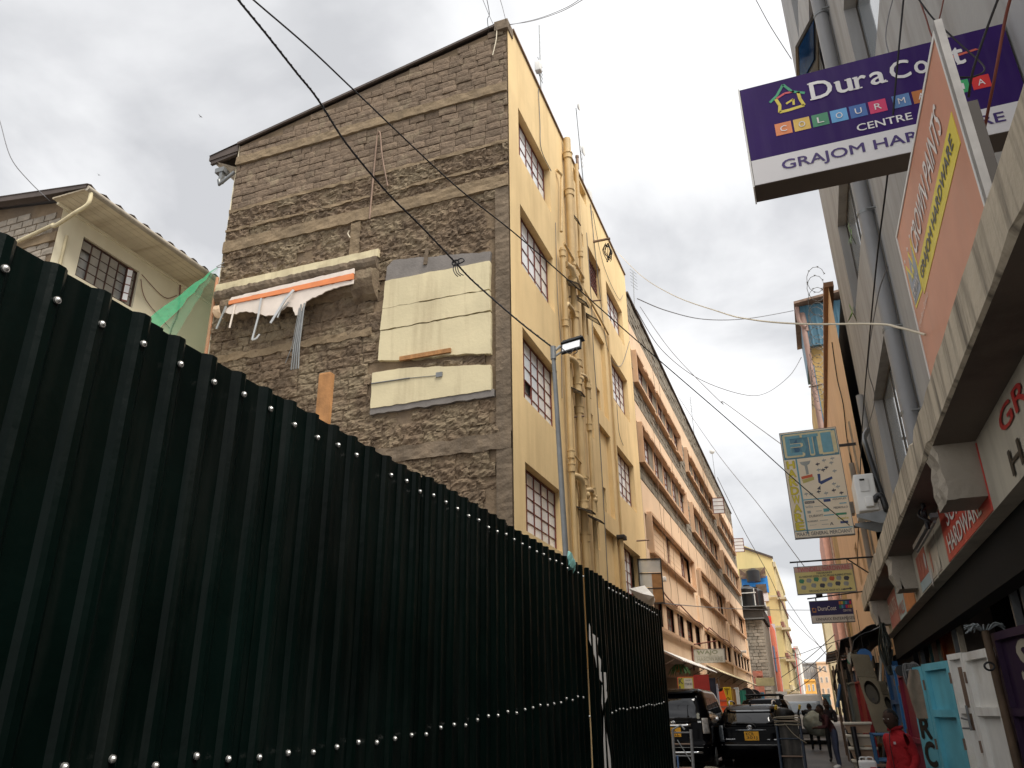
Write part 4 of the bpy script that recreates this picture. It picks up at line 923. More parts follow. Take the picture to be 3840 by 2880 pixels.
# red strip building and closing buildings
def far(name, label, x0, y0, x1, y1, Y, depth, mat, wins=None, cat='building'):
    a, b = uY(x0, y0, Y), uY(x1, y0, Y); t = thing(name, ((a.x+b.x)/2, Y+depth/2, gz(Y)), label, cat)
    mb = MB(); mb.box(a.x, b.x, Y, Y+depth, 0, a.z); mb.build('wall', mat, t)
    if wins:
        nu, nv, z0 = wins; W_ = b.x-a.x; H_ = a.z-z0
        boxwin(t, FY(Y, a.x, z0), [W_*(i+.25)/nu for i in range(nu)], [H_*(j+.25)/nv for j in range(nv)], W_/nu*.5, H_/nv*.5)
    mb = MB(); mb.box(a.x-.1, b.x+.1, Y-.15, Y+depth, a.z, a.z+.3); mb.build('parapet', mat, t)
    return t
far('brown_tower', 'slim brown building with a rooftop hut in the far street', 2958, 2440, 2976, 2600, 128, 20, M['pstone'], (2, 4, 3))
far('red_fin_building', 'far white building edged by a vertical bright red fin', 2978, 2430, 2990, 2620, 135, 20, M['white'])
rectY(2981, 2430, 2987, 2610, 134.5, pm('bright_red', (.75, .03, .03), .5), 'fin', .3, bpy.data.objects['red_fin_building'])
far('ochre_building', 'bright orange building at the far end of the street', 3007, 2555, 3055, 2690, 150, 20, pm('ochre_wall', (.78, .42, .10), .8), (3, 2, 2))
far('grey_block', 'pale grey blocky building closing the end of the street', 2990, 2492, 3065, 2660, 175, 20, M['greyw'], (5, 4, 2))
far('pink_block', 'salmon building with large window beside the grey end block', 3062, 2488, 3120, 2660, 170, 20, M['peach'], (3, 4, 2))
far('blue_kiosk', 'small light blue shop front at the end of the street', 3085, 2612, 3112, 2680, 120, 4, pm('light_blue', (.22, .5, .7), .6))
# ------------------------------------------------------------------ grey building on the right with its canopy
XG, XE, XW, ZS, ZT, ZF = 2.15, .97, 1.26, 3.22, 3.53, 2.72
GY0, GY1, GZ = 2.6, 22.0, 25.0; CY0, CY1 = -2.0, 16.7
gb = thing('grey_building', (XG+3, 9, gz(9)), 'tall grey rendered building on the right with a stained concrete canopy', 'building')
rowg = [(5.9, 8.25), (10.6, 13.12), (15.1, 17.5), (19.6, 22.0)]; colg = [(8.4, 11.9), (15.4, 19.2)]
GST = [(2.6, 7.9, 10.9), (7.9, 13.0, 16.6), (13.0, 22.0, 25.0)]   # unseen roof steps, shaped to let sun onto the yellow facade
holes = [(-b, -a, z0, z1, .34) for a, b in colg for z0, z1 in rowg if z1 < [h for p_, q_, h in GST if p_ <= a < q_][0]]
F = FXn(XG)
mb = MB()
for p_, q_, h in GST:
    holed(mb, F, -q_, -p_, 3.4, h, [k_ for k_ in holes if -q_ <= k_[0] < -p_], .34); mb.quad((XG, p_, 3.4), (XG+9, p_, 3.4), (XG+9, p_, h), (XG, p_, h)); mb.quad((XG, p_, h), (XG+9, p_, h), (XG+9, q_, h), (XG, q_, h))
mb.build('street_wall', M['greyw'], gb)
mb = MB()
for p_, q_, h in GST: mb.box(XG+.5, XG+8.9, p_+.1, q_-.05, 0, h-.2)
mb.build('core', M['dark'], gb)
mb = MB(); mb.quad((XG, GY1, 3), (XG+9, GY1, 3), (XG+9, GY1, GZ), (XG, GY1, GZ)); mb.build('side_walls', M['greyw'], gb)
M['gglass'] = pm('office_glass', (.20, .23, .26), .05, var=.1, spec=.9)
M['alu'] = pm('bronze_frame', (.09, .075, .06), .4, .5)
for a, b in colg:
    for z0, z1 in rowg:
        if z1 > [h for p_, q_, h in GST if p_ <= a < q_][0]: continue
        mb = MB(); X = XG+.2
        for y0, y1, p, q in ((a, a+.07, z0, z1), (b-.07, b, z0, z1), (a+.07, b-.07, z0, z0+.07), (a+.07, b-.07, z1-.07, z1), ((a+b)/2-.035, (a+b)/2+.035, z0+.07, z1-.07)): mb.box(X, X+.06, y0, y1, p, q)
        w = mb.build('window', M['alu'], gb)
        for k in range(2):
            y0, y1 = (a+.07, (a+b)/2-.035) if k == 0 else ((a+b)/2+.035, b-.07)
            q = MB(); q.box(X+.02, X+.03, y0, y1, z0+.07, z1-.07); q.build('pane', M['gglass'], w)
# top-hung blue pane propped open high up
p = uX(3018, 150, XG-.2); F2 = Fr((XG+.1, 17.6, 17.3), (0, -1.6, 0), (-.55, 0, -.9), (-.9, 0, .55)); mb = MB()
for u0, u1, v0, v1 in ((0, .06, 0, 1.0), (.94, 1, 0, 1.0), (.06, .94, 0, .06), (.06, .94, .94, 1.0)): mb.fbox(F2, u0, u1, v0, v1, -.03, .03)
o = mb.build('open_casement', M['alu'], gb); q = MB(); q.fbox(F2, .06, .94, .06, .94, -.01, .01); q.build('pane', pm('blue_film_glass', (.04, .22, .62), .15, spec=.7), o)
# downpipe
mb = MB(); mb.tube([(XG-.15, 13.45, GZ-.2), (XG-.15, 13.4, 3.6)], .135, 16); mb.build('downpipe', pm('grey_pvc', (.235, .235, .24), .45, var=.05), gb)
for z in (14.6, 9.75, 7.4, 5.9):
    mb = MB(); mb.tube([(XG-.15, 13.42, z), (XG-.15, 13.42, z+.06)], .145, 16); mb.tube([(XG-.15, 13.2, z), (XG+.02, 13.2, z)], .02); mb.build('pipe_clip', M['galv'], gb)
mb = MB(); mb.tube([(XG-.12, 20.8, 9.0), (XG-.12, 20.8, 3.6)], .09, 12); mb.build('downpipe', M['greyw'], gb)
# canopy slab: chipped front edge, stained
mb = MB(); n = 90; prof_ = []
vs = []
for i in range(n+1):
    y = CY0+(CY1-CY0)*i/n; ch = max(0, noise.noise(Vector((y*1.7, 3, 1)))-.15)*.12; c2 = max(0, noise.noise(Vector((y*2.3, 8, 1)))-.2)*.10+.01*noise.noise(Vector((y*9, 1, 1)))
    vs += [(XG+.02, y, ZS), (XE+.02+ch*.4, y, ZS), (XE, y, ZS+.015+ch), (XE+.01*noise.noise(Vector((y*3, 0, 0))), y, ZT-.02-c2), (XE+.03+c2*.5, y, ZT-c2*.5), (XG+.02, y, ZT)]
mb.add(vs, [(i*6+j, (i+1)*6+j, (i+1)*6+j+1, i*6+j+1) for i in range(n) for j in range(1, 5)])
mb.add([vs[n*6+j] for j in range(6)], [tuple(range(6))]); mb.build('canopy_slab', M['canopy'], gb)
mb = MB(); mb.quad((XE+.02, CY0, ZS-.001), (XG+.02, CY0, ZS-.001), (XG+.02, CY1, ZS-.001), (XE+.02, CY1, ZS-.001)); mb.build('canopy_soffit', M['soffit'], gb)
M['corbel'] = pm('corbel_paint', (.36, .315, .255), .9, var=.15, scale=2, bump=.4, bscale=16)
rr = random.Random(8)
for y in (1.5, 6.0, 10.6, 15.0):
    mb = MB(); bm = bmesh.new(); bmesh.ops.create_cube(bm, size=1); bmesh.ops.subdivide_edges(bm, edges=bm.edges[:], cuts=5, use_grid_fill=True)
    for v in bm.verts:
        c = v.co; x = XE+.01+(c.x+.5)*(XW+.02-XE-.01); yy = y+(c.y+.5)*.42; z = 2.83+(c.z+.5)*(ZS-2.83)
        if c.x < -.3:
            k = noise.noise(Vector((yy*9, z*7, y))); x += max(0, .045*k+.03)*(1 if c.z < .4 else .3); z += .03*k
            if y > 10 and c.z < 0: x += .1*(-c.z)
        v.co = Vector((x, yy, z))
    mb.bm(bm); mb.build('corbel', M['corbel'], gb)
# fascia behind the canopy
mb = MB(); mb.box(XW, XW+.12, CY0, CY1, ZF, ZS); mb.build('shop_fascia', pm('cream_fascia', (.50, .45, .36), .8, var=.1, streak=.5, sscale=4, scol=(.16, .13, .1)), gb)
Fw = FXn(XW)
def board(y0, y1, z0, z1, col, nm='painted_panel', w=.006, lab=None): mb = MB(); mb.fbox(Fw, -y1, -y0, z0, z1, 0, w); return mb.build(nm, paint(col), gb, lab)
board(5.98, 8.1, ZF+.005, ZS-.02, (.58, .055, .04), lab='red painted fascia panel reading SUPER HARDWARE')
wh = paint((.72, .70, .66)); bk = paint((.012, .011, .012)); rd = paint((.5, .03, .03))
text('SUPER', Fw, -7.75, -6.55, 2.975, 3.15, wh, gb, .011, .015); text('HARDWARE', Fw, -7.92, -6.3, 2.775, 2.925, wh, gb, .011, .02)
text('GRAJOM', Fw, -5.25, -3.3, 2.98, 3.15, rd, gb, .008, .02); text('HARDWARE', Fw, -5.25, -2.5, 2.765, 2.915, bk, gb, .008, .02)
board(8.6, 9.4, ZF+.02, ZS-.1, (.45, .40, .33)); board(9.5, 10.3, 2.85, 3.12, (.42, .10, .07)); board(9.45, 10.3, 2.735, 2.845, (.34, .44, .47))
board(11.1, 12.3, ZF+.005, ZS-.02, (.60, .19, .05)); board(12.35, 13.3, ZF+.005, ZS-.02, (.40, .53, .55)); board(13.4, 14.9, ZF+.005, ZS-.02, (.42, .13, .11)); board(15.5, 16.6, ZF+.005, ZS-.02, (.45, .38, .33))
text('WALLS', Fw, -13.25, -12.45, 2.76, 2.92, paint((.5, .12, .09)), gb, .012, .01); text('PAINTS', Fw, -14.8, -13.5, 2.9, 3.1, paint((.6, .5, .45)), gb, .012, .01)
# torn poster scraps
for i in range(7):
    y = 8.55+.23*i; z = rr.uniform(2.75, 3.05); pts = [(-(y+rr.uniform(-.02, .1)), z+rr.uniform(-.05, .1)) for k in range(5)]; mb = MB(); c = (-y-.1, z); pts = [(c[0]+.09*cos(a)*rr.uniform(.5, 1), c[1]+.12*sin(a)*rr.uniform(.5, 1)) for a in [k*2*pi/7 for k in range(7)]]; mb.prism(Fw, pts, .008, .010); mb.build('poster_scrap', paint(rr.choice(((.5, .5, .5), (.3, .35, .42), (.45, .16, .12), (.55, .5, .42)))), gb)
# tube light fitting under the soffit
mb = MB(); mb.box(1.13, 1.19, 7.7, 9.3, 3.06, 3.1); mb.tube([(1.16, 7.75, 3.03), (1.16, 9.25, 3.03)], .014, 6); mb.build('tube_fitting', M['galv'], gb)
mb = MB(); mb.tube(crom([(1.1, 8.0, 3.2), (1.05, 7.8, 3.1), (1.12, 7.7, 3.02), (1.05, 7.6, 3.08), (1.1, 7.7, 3.16)], 4), .012, 5); mb.tube([(1.1, 7.8, 3.21), (1.1, 7.8, 2.98)], .02, 6); mb.build('loose_wires', M['cable'], gb)
# shop level: shutter housing, piers, dark shop depth
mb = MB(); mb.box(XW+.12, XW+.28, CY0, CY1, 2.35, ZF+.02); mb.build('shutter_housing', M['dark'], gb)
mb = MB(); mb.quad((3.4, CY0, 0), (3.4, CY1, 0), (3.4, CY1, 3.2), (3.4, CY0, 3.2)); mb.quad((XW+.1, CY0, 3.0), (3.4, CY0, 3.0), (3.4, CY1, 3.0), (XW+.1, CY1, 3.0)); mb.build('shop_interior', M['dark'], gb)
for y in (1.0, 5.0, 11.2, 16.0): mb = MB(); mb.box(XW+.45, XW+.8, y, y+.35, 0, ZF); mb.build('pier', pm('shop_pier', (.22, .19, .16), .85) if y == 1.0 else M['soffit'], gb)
# upright steel posts and rails at the shop front
for i, (y, col) in enumerate(((7.2, M['galv']), (7.6, M['galv']), (10.6, M['canopy']), (11.0, M['galv']), (13.0, M['rust']), (14.6, M['galv']))):
    mb = MB(); mb.box(XW+.30, XW+.36, y, y+.05, gz(y)+.12, ZF); mb.build('front_post', col, gb)

# ------------------------------------------------------------------ projecting light box sign (perpendicular)
YD = 5.75
def dq(x, y): return uY(2700+x*.5184, y*.5184, YD)
TL, BL, TR = dq(140, 655), dq(262, 1345), dq(2060, 205)
x0, x1, z0, z1 = TL.x, XG-.02, BL.z, TL.z
ds = thing('lightbox_sign', (x1, YD+.12, z0), 'big purple and white projecting lightbox sign with coloured letter tiles', 'sign')
mb = MB(); mb.box(x0, x1, YD, YD+.24, z0, z1); mb.build('sign_box', pm('brown_tin', (.11, .085, .07), .5, .3, var=.1), ds)
mb = MB(); mb.box(x0-.012, x0-.001, YD-.006, YD+.25, z0-.01, z1+.01); mb.build('edge_trim', M['white'], ds)
zb = dq(240, 1165).z
Fd = FY(YD)
mb = MB(); mb.fbox(Fd, x0+.004, x1, zb, z1-.004, 0, .004); mb.build('purple_face', pm('purple_face', (.034, .012, .105), .55, var=.15, scale=1.5, spec=.12, streak=.12, sscale=8, scol=(.2, .17, .25)), ds)
mb = MB(); mb.fbox(Fd, x0+.004, x1, z0+.004, zb, 0, .004); mb.build('white_face', pm('white_face', (.68, .66, .66), .35, var=.03), ds)
white = paint((.74, .72, .72)); purple = paint((.05, .025, .15))
def dtext(s, l, r, top, bot, mat, bold=0., w=.0075, nm='lettering'):   # px along r1 crop: left x, right x, and y of top/bottom at the left end
    a, b = dq(l[0], top), dq(l[0], bot); c = dq(r[0], r[1])
    return text(s, Fd, a.x, c.x, b.z, a.z, mat, ds, w, bold, nm)
zD0, zD1 = dq(690, 722).z, dq(655, 605).z
def slab(ch, l, r, lc=True, ser=()):
    yl = 722-(l-655)*.237; a, b = dq(l, yl).x, dq(r, yl).x; h = (zD1-zD0); top = zD0+h*(1.0 if not lc else (.95 if ch == 't' else .70)); w_ = b-a
    text(ch, Fd, a+w_*.08, b-w_*.06, zD0, top, white, ds, .0075, .022); q = MB(); t_ = .012
    for u0, u1, v in ser: q.fbox(Fd, a+w_*u0, a+w_*u1, zD0+(top-zD0)*v-(t_ if v > .5 else 0), zD0+(top-zD0)*v+(0 if v > .5 else t_), .0045, .0079)
    if ser: q.build('serif', white, ds)
slab('D', 652, 838, False, ((0, .34, 0), (0, .34, 1))); slab('u', 842, 975, True, ((-.02, .28, 1), (.6, .86, 1), (.8, 1.05, 0))); slab('r', 978, 1078, True, ((-.05, .35, 1), (-.05, .55, 0))); slab('a', 1088, 1215, True, ((.8, 1.05, 0),))
slab('C', 1232, 1405, False, ((.86, .97, .9),)); slab('o', 1410, 1530); slab('a', 1540, 1660, True, ((.8, 1.05, 0),)); slab('t', 1685, 1792, True, ((.3, .8, 0),))
# swoosh behind the last letter
a, b = dq(1500, 520), dq(1885, 402); mb = MB(); mb.prism(Fd, [(a.x, zD0+.055), (b.x, zD0+.10), (b.x-.02, zD0+.115), (a.x, zD0+.085)], .004, .0065); mb.build('swoosh', paint((.62, .12, .08)), ds)
tiles = [('C', 388, 522, (.70, .23, .09)), ('O', 522, 655, (.72, .47, .10)), ('L', 655, 790, (.05, .25, .13)), ('O', 790, 928, (.12, .36, .66)), ('U', 928, 1068, (.04, .13, .38)), ('R', 1068, 1212, (.62, .03, .13)), ('M', 1240, 1385, (.10, .22, .46)), ('A', 1385, 1528, (.48, .16, .04)), ('N', 1528, 1672, (.45, .1, .3)), ('I', 1672, 1816, (.05, .38, .14)), ('A', 1816, 1970, (.62, .03, .03))]
zt1, zt0 = dq(390, 905).z, dq(400, 990).z
for ch, l, r, col in tiles:
    yl = 905-(l-388)*.205
    a, b = dq(l, yl).x+.006, dq(r, yl).x-.006
    mb = MB(); mb.fbox(Fd, a, b, zt0, zt1, .004, .0065); mb.build('letter_tile', paint(col), ds)
    g = (b-a); text(ch, Fd, a+g*.3, b-g*.3, zt0+.03, zt1-.035, white, ds, .009, .003)
text('CENTRE', Fd, dq(990, 930).x, dq(1390, 850).x, dq(1000, 955).z, dq(995, 905).z, white, ds, .0075, .015)
xg0, xg1 = dq(450, 1200).x, dq(2065, 870).x; zg0, zg1 = dq(470, 1250).z, dq(450, 1165).z
text('GRAJOM HARDWARE', Fd, xg0, xg1, zg0, zg1, purple, ds, .0075, .02)
# little house logo
hx0, hx1 = dq(362, 750).x, dq(618, 700).x; hz0, hz1 = dq(415, 832).z, dq(480, 610).z; hw, hh = hx1-hx0, hz1-hz0
def stroke(pts, r, mat, nm):
    mb = MB()
    for (a, b), (c, d) in zip(pts[:-1], pts[1:]):
        L_ = math.hypot(c-a, d-b); nx, ny = -(d-b)/L_*r, (c-a)/L_*r; mb.prism(Fd, [(a-nx, b-ny), (c-nx, d-ny), (c+nx, d+ny), (a+nx, b+ny)], .004, .0068)
    mb.build(nm, mat, ds)
H_ = lambda u, v: (hx0+hw*u, hz0+hh*v)
stroke([H_(0, .48), H_(.22, .66), H_(.45, 1), H_(.66, .68), H_(1, .52)], .011, paint((.04, .33, .17)), 'house_logo_roof')
stroke([H_(.2, .56), H_(.45, .68), H_(.72, .66)], .009, paint((.6, .08, .1)), 'house_logo_eave')
stroke([H_(.18, .55), H_(.26, .3), H_(.22, .06), H_(.5, .06), H_(.92, .1), H_(.84, .35), H_(.82, .62)], .013, paint((.68, .55, .08)), 'house_logo_walls')
stroke([H_(.44, .3), H_(.66, .4), H_(.64, .2)], .009, paint((.68, .55, .08)), 'house_logo_door')
mb = MB(); mb.box(x1-.02, x1+.06, YD+.05, YD+.19, z0+.1, z1-.1); mb.build('wall_bracket', M['galv'], ds)

# ------------------------------------------------------------------ terracotta board standing on the canopy
XK = 1.0; ka, kb = 3.47, 5.58; kz0, kz1 = 3.56, 4.66
ks = thing('canopy_board_sign', (XK, 4.5, ZT), 'faded terracotta advertising board standing on the canopy edge', 'sign')
Fk = FXn(XK)
mb = MB(); mb.prism(Fk, [(-kb, kz0), (-ka, kz0), (-ka, 4.595), (-kb, 4.70)], -.03, 0); mb.build('board', pm('faded_terracotta', (.60, .27, .175), .5, var=.12, scale=1.6, streak=.25, sscale=5, scol=(.5, .3, .22)), ks)
mb = MB()
mb.fbox(Fk, -kb-.005, -kb+.022, kz0, 4.705, -.035, .006); mb.fbox(Fk, -ka-.012, -ka+.008, kz0, 4.60, -.035, .006); mb.prism(Fk, [(-kb+.022, 4.677), (-ka-.012, 4.574), (-ka-.012, 4.60), (-kb+.022, 4.703)], -.035, .006)
mb.build('white_rim', M['white'], ks)
def kq(x, y): p = uX(x, y, XK); return (-p.y, p.z)
a, b = kq(2700+1480*.5184, 1640*.5184), kq(2700+1690*.5184, 790*.5184)
text('CROWN PAINTS', Fk, -5.08, -3.78, 4.24, 4.42, paint((.80, .74, .69)), ks, .004, .018)
y0_, y1_ = kq(2700+1780*.5184, 960*.5184), kq(2800+1500*.4821, 800+445*.4821)
mb = MB(); mb.fbox(Fk, -5.12, -3.56, 3.98, 4.17, 0, .003); mb.build('yellow_strip', paint((.74, .60, .07)), ks)
text('GRAJOM HARDWARE', Fk, -5.06, -3.66, 4.025, 4.125, paint((.14, .14, .15)), ks, .0055, .014)
# crown shaped badge
def K(u, v): return (-5.48+u*.34, 4.02+v*.40)
mb = MB(); mb.prism(Fk, [K(0, .08), K(1, 0), K(1.08, .5), K(1.0, 1.0), K(.72, .66), K(.5, .98), K(.3, .66), K(-.02, .95), K(-.06, .5)], 0, .003); mb.build('crown_badge', paint((.74, .62, .1)), ks)
mb = MB(); mb.prism(Fk, [K(.05, .13), K(.95, .06), K(1.02, .5), K(.95, .86), K(.72, .58), K(.5, .88), K(.3, .58), K(.05, .82), K(.0, .5)], .003, .005); mb.build('crown_badge_field', paint((.27, .30, .36)), ks)
text('CROWN', Fk, K(.1, 0)[0], K(.92, 0)[0], K(0, .18)[1], K(0, .36)[1], paint((.75, .7, .65)), ks, .0065, .01)
mb = MB(); mb.prism(Fk, [K(.3, .48), K(.4, .62), K(.5, .5), K(.62, .66), K(.72, .5), K(.66, .46), K(.6, .56), K(.5, .44), K(.4, .54)], .005, .007); mb.build('crown_badge_mark', paint((.74, .62, .1)), ks)
for u in (-.02, .5, 1.0): q = MB(); c = K(u, 1.03); q.prism(Fk, [(c[0]+.012*cos(t*pi/4), c[1]+.014*sin(t*pi/4)) for t in range(8)], 0, .003); q.build('crown_badge_dot', paint((.75, .7, .65)), ks)
text('If you like it, Crown it', Fk, -5.5, -5.02, 3.9, 3.955, paint((.72, .62, .55)), ks, .004, 0, italic=.3)
mb = MB(); mb.box(XK-.005, XK+.03, ka-.055, ka-.015, 3.5, 4.62); mb.build('support_post', pm('dull_steel', (.26, .25, .24), .6, .3, var=.2, scale=6), ks)
mb = MB(); mb.box(XK+.031, XK+.075, ka-.05, ka-.02, 3.5, 4.1); mb.build('rusty_brace', pm('dark_brace', (.05, .042, .036), .7), ks)

# ------------------------------------------------------------------ air conditioner on brackets
ac = thing('air_conditioner', (1.1, 13, 4.2), 'white outdoor air conditioner unit on perforated wall brackets', 'air conditioner')
mb = MB(); mb.bbox(.95, 1.24, 13.0, 13.8, 4.32, 4.9, .02); mb.build('casing', M['white'], ac)
mb = MB(); mb.box(1.02, 1.15, 12.985, 13.0, 4.62, 4.83); mb.build('service_cover', paint((.62, .61, .58)), ac)
mb = MB(); mb.bbox(1.05, 1.17, 12.9, 13.0, 4.36, 4.52, .015); mb.build('valve_cover', M['white'], ac)
mb = MB(); mb.box(1.03, 1.1, 12.98, 12.986, 4.79, 4.815); mb.build('grab_slot', M['dark'], ac)
for y in (13.02, 13.7):
    mb = MB(); mb.prism(FY(y), [(.9, 4.28), (1.45, 4.32), (1.45, 4.12), (1.2, 4.12), (.9, 4.24)], -.03, .0); mb.build('bracket', M['galv'], ac)
mb = MB(); mb.box(1.4, XG, 13.0, 13.75, 4.15, 4.3); mb.build('bracket_arm', M['galv'], ac)
mb = MB(); mb.tube(crom([(1.17, 12.95, 4.44), (1.24, 12.95, 4.52), (1.3, 12.95, 4.5), (1.33, 13.0, 4.3), (1.3, 13.2, 4.8), (1.26, 13.4, 5.4), (1.3, 13.9, 5.75), (1.45, 14.6, 6.1)], 6), .045, 8); mb.build('insulated_pipe', M['black'], ac)

# ------------------------------------------------------------------ orange building beyond the grey one
XO = 1.9; OZ = 12.9
ob = thing('orange_building', (XO+3, 33, gz(33)), 'light orange rendered building beyond the grey one, brown coping', 'building')
mb = MB(); holed(mb, FXn(XO), -44, -GY1-.02, 2.8, OZ, [(-28.6, -27.6, 5.6, 7.0, .2), (-31.5, -30.2, 5.6, 7.0, .2), (-36, -34, 5.6, 7.0, .2)], .2); mb.build('street_wall', pm('light_orange', (.70, .50, .32), .85, var=.07, scale=.6, streak=.3, sscale=1.6, scol=(.36, .2, .1)), ob)
mb = MB(); mb.box(XO+.3, XO+8, GY1+.1, 44, 0, OZ-.2); mb.build('core', M['dark'], ob)
mb = MB(); mb.box(XO-.12, XO+.15, GY1+.02, 44, OZ, OZ+.16); mb.build('coping', pm('brown_coping', (.24, .13, .075), .8), ob)
for y in (23.4, 25.2): mb = MB(); mb.box(XO-.05, XO, y, y+.1, 3, 9.2); mb.build('pilaster_strip', M['canopy'], ob)
mb = MB(); mb.tube([(XO-.1, 24.3, 8.2), (XO-.1, 24.3, 3)], .08, 10); mb.build('downpipe', M['greyw'], ob)
for y in (27.6, 30.2, 34): mb = MB(); mb.box(XO+.18, XO+.2, y, y+1.4, 5.6, 7.0); mb.build('window', M['pane2'], ob)
mb = MB(); mb.box(XO-.45, XO-.1, 26.4, 26.9, 7.2, 7.55); mb.build('flood_lamp', M['galv'], ob)
mb = MB(); mb.tube(crom([(XO-.03, 24, 12), (XO-.03, 24.6, 11), (XO-.03, 24.2, 10), (XO-.03, 25.2, 9.2), (XO-.03, 25, 8)], 5), .015, 4); mb.build('wall_wire', M['cable'], ob)
# razor wire along the coping
rz_ = thing('razor_wire', (XO-.1, 25, OZ+.16), 'coils of razor wire along the orange parapet', 'razor wire')
mb = MB(); pts = [(XO-.28+.24*cos(k*.55), 22.1+.06*k+.1*sin(k*.21), OZ+.5+.36*sin(k*.55)+.1*sin(k*.13)) for k in range(190)]; mb.tube(pts, .009, 4); mb.build('coil', M['galv'], rz_)
mb = MB()
for k in range(0, 190, 2):
    c = Vector(pts[k]); d = .035; mb.add([c+Vector((-d, 0, -d)), c+Vector((d, 0, d)), c+Vector((.01, .02, -.01))], [(0, 1, 2)]); mb.add([c+Vector((d, 0, -d)), c+Vector((-d, 0, d)), c+Vector((.01, -.02, .01))], [(0, 1, 2)])
mb.build('barbs', M['galv'], rz_, stuff=True)
# yellowish building with blue rooftop shack
Y3 = 46.0; a = uY(3034, 1306, Y3); zt3 = a.z; xl = a.x
b3 = thing('ochre_flats', (xl+3, Y3+6, gz(Y3)), 'ochre building with a blue corrugated shack on its roof', 'building')
mb = MB(); mb.box(xl, xl+8, Y3, Y3+14, 0, zt3); mb.build('wall', pm('dirty_ochre', (.50, .33, .12), .85, var=.25, scale=.9, streak=.5, sscale=2, scol=(.12, .09, .06)), b3)
mb = MB(); mb.box(xl+1.0, xl+8, Y3-.1, Y3, 0, zt3-.2); mb.build('stained_panel', M['pstone'], b3)
mb = MB(); c = uY(3010, 1240, Y3-.3); mb.tube(crom([(xl-.3, Y3-.45, zt3+2.6), (xl-.3, Y3-.45, zt3+1.6), (xl+.0, Y3-.45, zt3+1.2)], 5), .12, 8); mb.tube(crom([(xl+.0, Y3-.25, zt3+1.0), (xl-.1, Y3-.25, zt3+.6), (xl-.1, Y3-.25, 0)], 4), .16, 10); mb.build('soil_pipe', pm('salmon_pipe', (.34, .22, .18), .6), b3)
st = uY(2995, 1155, Y3-.6); mb = MB(); W_ = 4.0; n = 40; bx = xl-.15
for i in range(n):
    x0_, x1_ = bx+W_*i/n, bx+W_*(i+1)/n; d0, d1 = .05*(i % 4 == 0), .05*((i+1) % 4 == 0)
    mb.quad((x0_, Y3-.3-d0, zt3), (x1_, Y3-.3-d1, zt3), (x1_, Y3-.3-d1, zt3+2.7), (x0_, Y3-.3-d0, zt3+2.7))
mb.box(bx, bx+W_, Y3-.25, Y3+6, zt3, zt3+2.65); mb.build('blue_shack', pm('blue_sheet', (.06, .15, .21), .5, var=.1, streak=.3, sscale=4, scol=(.04, .1, .15)), b3)
mb = MB(); mb.prism(FY(Y3-.9), [(bx-.3, zt3+2.65), (bx+W_, zt3+3.15), (bx+W_, zt3+3.3), (bx-.3, zt3+2.8)], -7, 0); mb.build('shack_roof', M['rust'], b3)
mb = MB(); mb.box(xl-.2, xl+.1, Y3-.2, Y3, zt3-7, zt3-1.2); mb.build('blue_strip', pm('blue_strip', (.06, .2, .33), .5), b3)
mb = MB(); mb.tube([(xl-.4, Y3-.4, zt3-2.6), (xl+2, Y3-.4, zt3-2.4)], .05, 6); mb.build('rod', M['rust'], b3)
# pink building with pipes
Y4 = 72.0; a = uY(3082, 2005, Y4)
b4 = thing('pink_flats', (a.x+3, Y4+6, gz(Y4)), 'dull pink building with bundles of dark vertical pipes', 'building')
mb = MB(); mb.box(a.x, a.x+8, Y4, Y4+16, 0, a.z+1.5); mb.build('wall', pm('dull_pink', (.55, .30, .23), .85, var=.12, streak=.4, sscale=1.5, scol=(.2, .1, .08)), b4)
for i, dx in enumerate((.6, .95, 1.35, 1.8, 2.3, 2.7)): mb = MB(); mb.tube([(a.x+dx, Y4-.2, 0), (a.x+dx, Y4-.2, a.z+1.2)], .09 if i < 5 else .2, 6); mb.build('soil_pipe', M['rust'] if i < 5 else M['greyw'], b4)
Y5 = 105.0; a = uY(3087, 2325, Y5); b5 = thing('striped_building', (a.x+4, Y5+5, gz(Y5)), 'far pale yellow building with brown vertical stripes', 'building')
mb = MB(); mb.box(a.x, a.x+12, Y5, Y5+20, 0, a.z+2); mb.build('wall', M['cream'], b5)
for i in range(6): mb = MB(); mb.box(a.x+1.4+i*1.1, a.x+1.9+i*1.1, Y5-.2, Y5, 0, a.z+2); mb.build('stripe', M['rust'], b5)

# ------------------------------------------------------------------ hanging signs further along
def signbox(nm, lab, Y, tl, bl, tr, th, face, frame, group=None):
    a, b, c = uY(*tl, Y), uY(*bl, Y), uY(*tr, Y); t = thing(nm, ((a.x+c.x)/2, Y, b.z), lab, 'sign')
    mb = MB(); mb.box(a.x-.02, c.x+.02, Y+.001, Y+th, b.z-.02, a.z+.02); mb.build('frame', frame, t)
    mb = MB(); mb.box(a.x, c.x, Y-.004, Y, b.z, a.z); mb.build('face', face, t)
    return t, a.x, c.x, b.z, a.z, FY(Y-.004)
def rel(t, F, X0, X1, Z0, Z1):
    def r(u0, u1, v0, v1, mat, nm='print', w=.003): mb = MB(); mb.fbox(F, X0+(X1-X0)*u0, X0+(X1-X0)*u1, Z0+(Z1-Z0)*v0, Z0+(Z1-Z0)*v1, 0, w); return mb.build(nm, mat, t)
    def tx(s, u0, u1, v0, v1, mat, bold=0, w=.006): return text(s, F, X0+(X1-X0)*u0, X0+(X1-X0)*u1, Z0+(Z1-Z0)*v0, Z0+(Z1-Z0)*v1, mat, t, w, bold)
    def pl(pts, mat, nm='print', w=.004): mb = MB(); mb.prism(F, [(X0+(X1-X0)*u, Z0+(Z1-Z0)*v) for u, v in pts], 0, w); return mb.build(nm, mat, t)
    return r, tx, pl
YE_ = 22.8
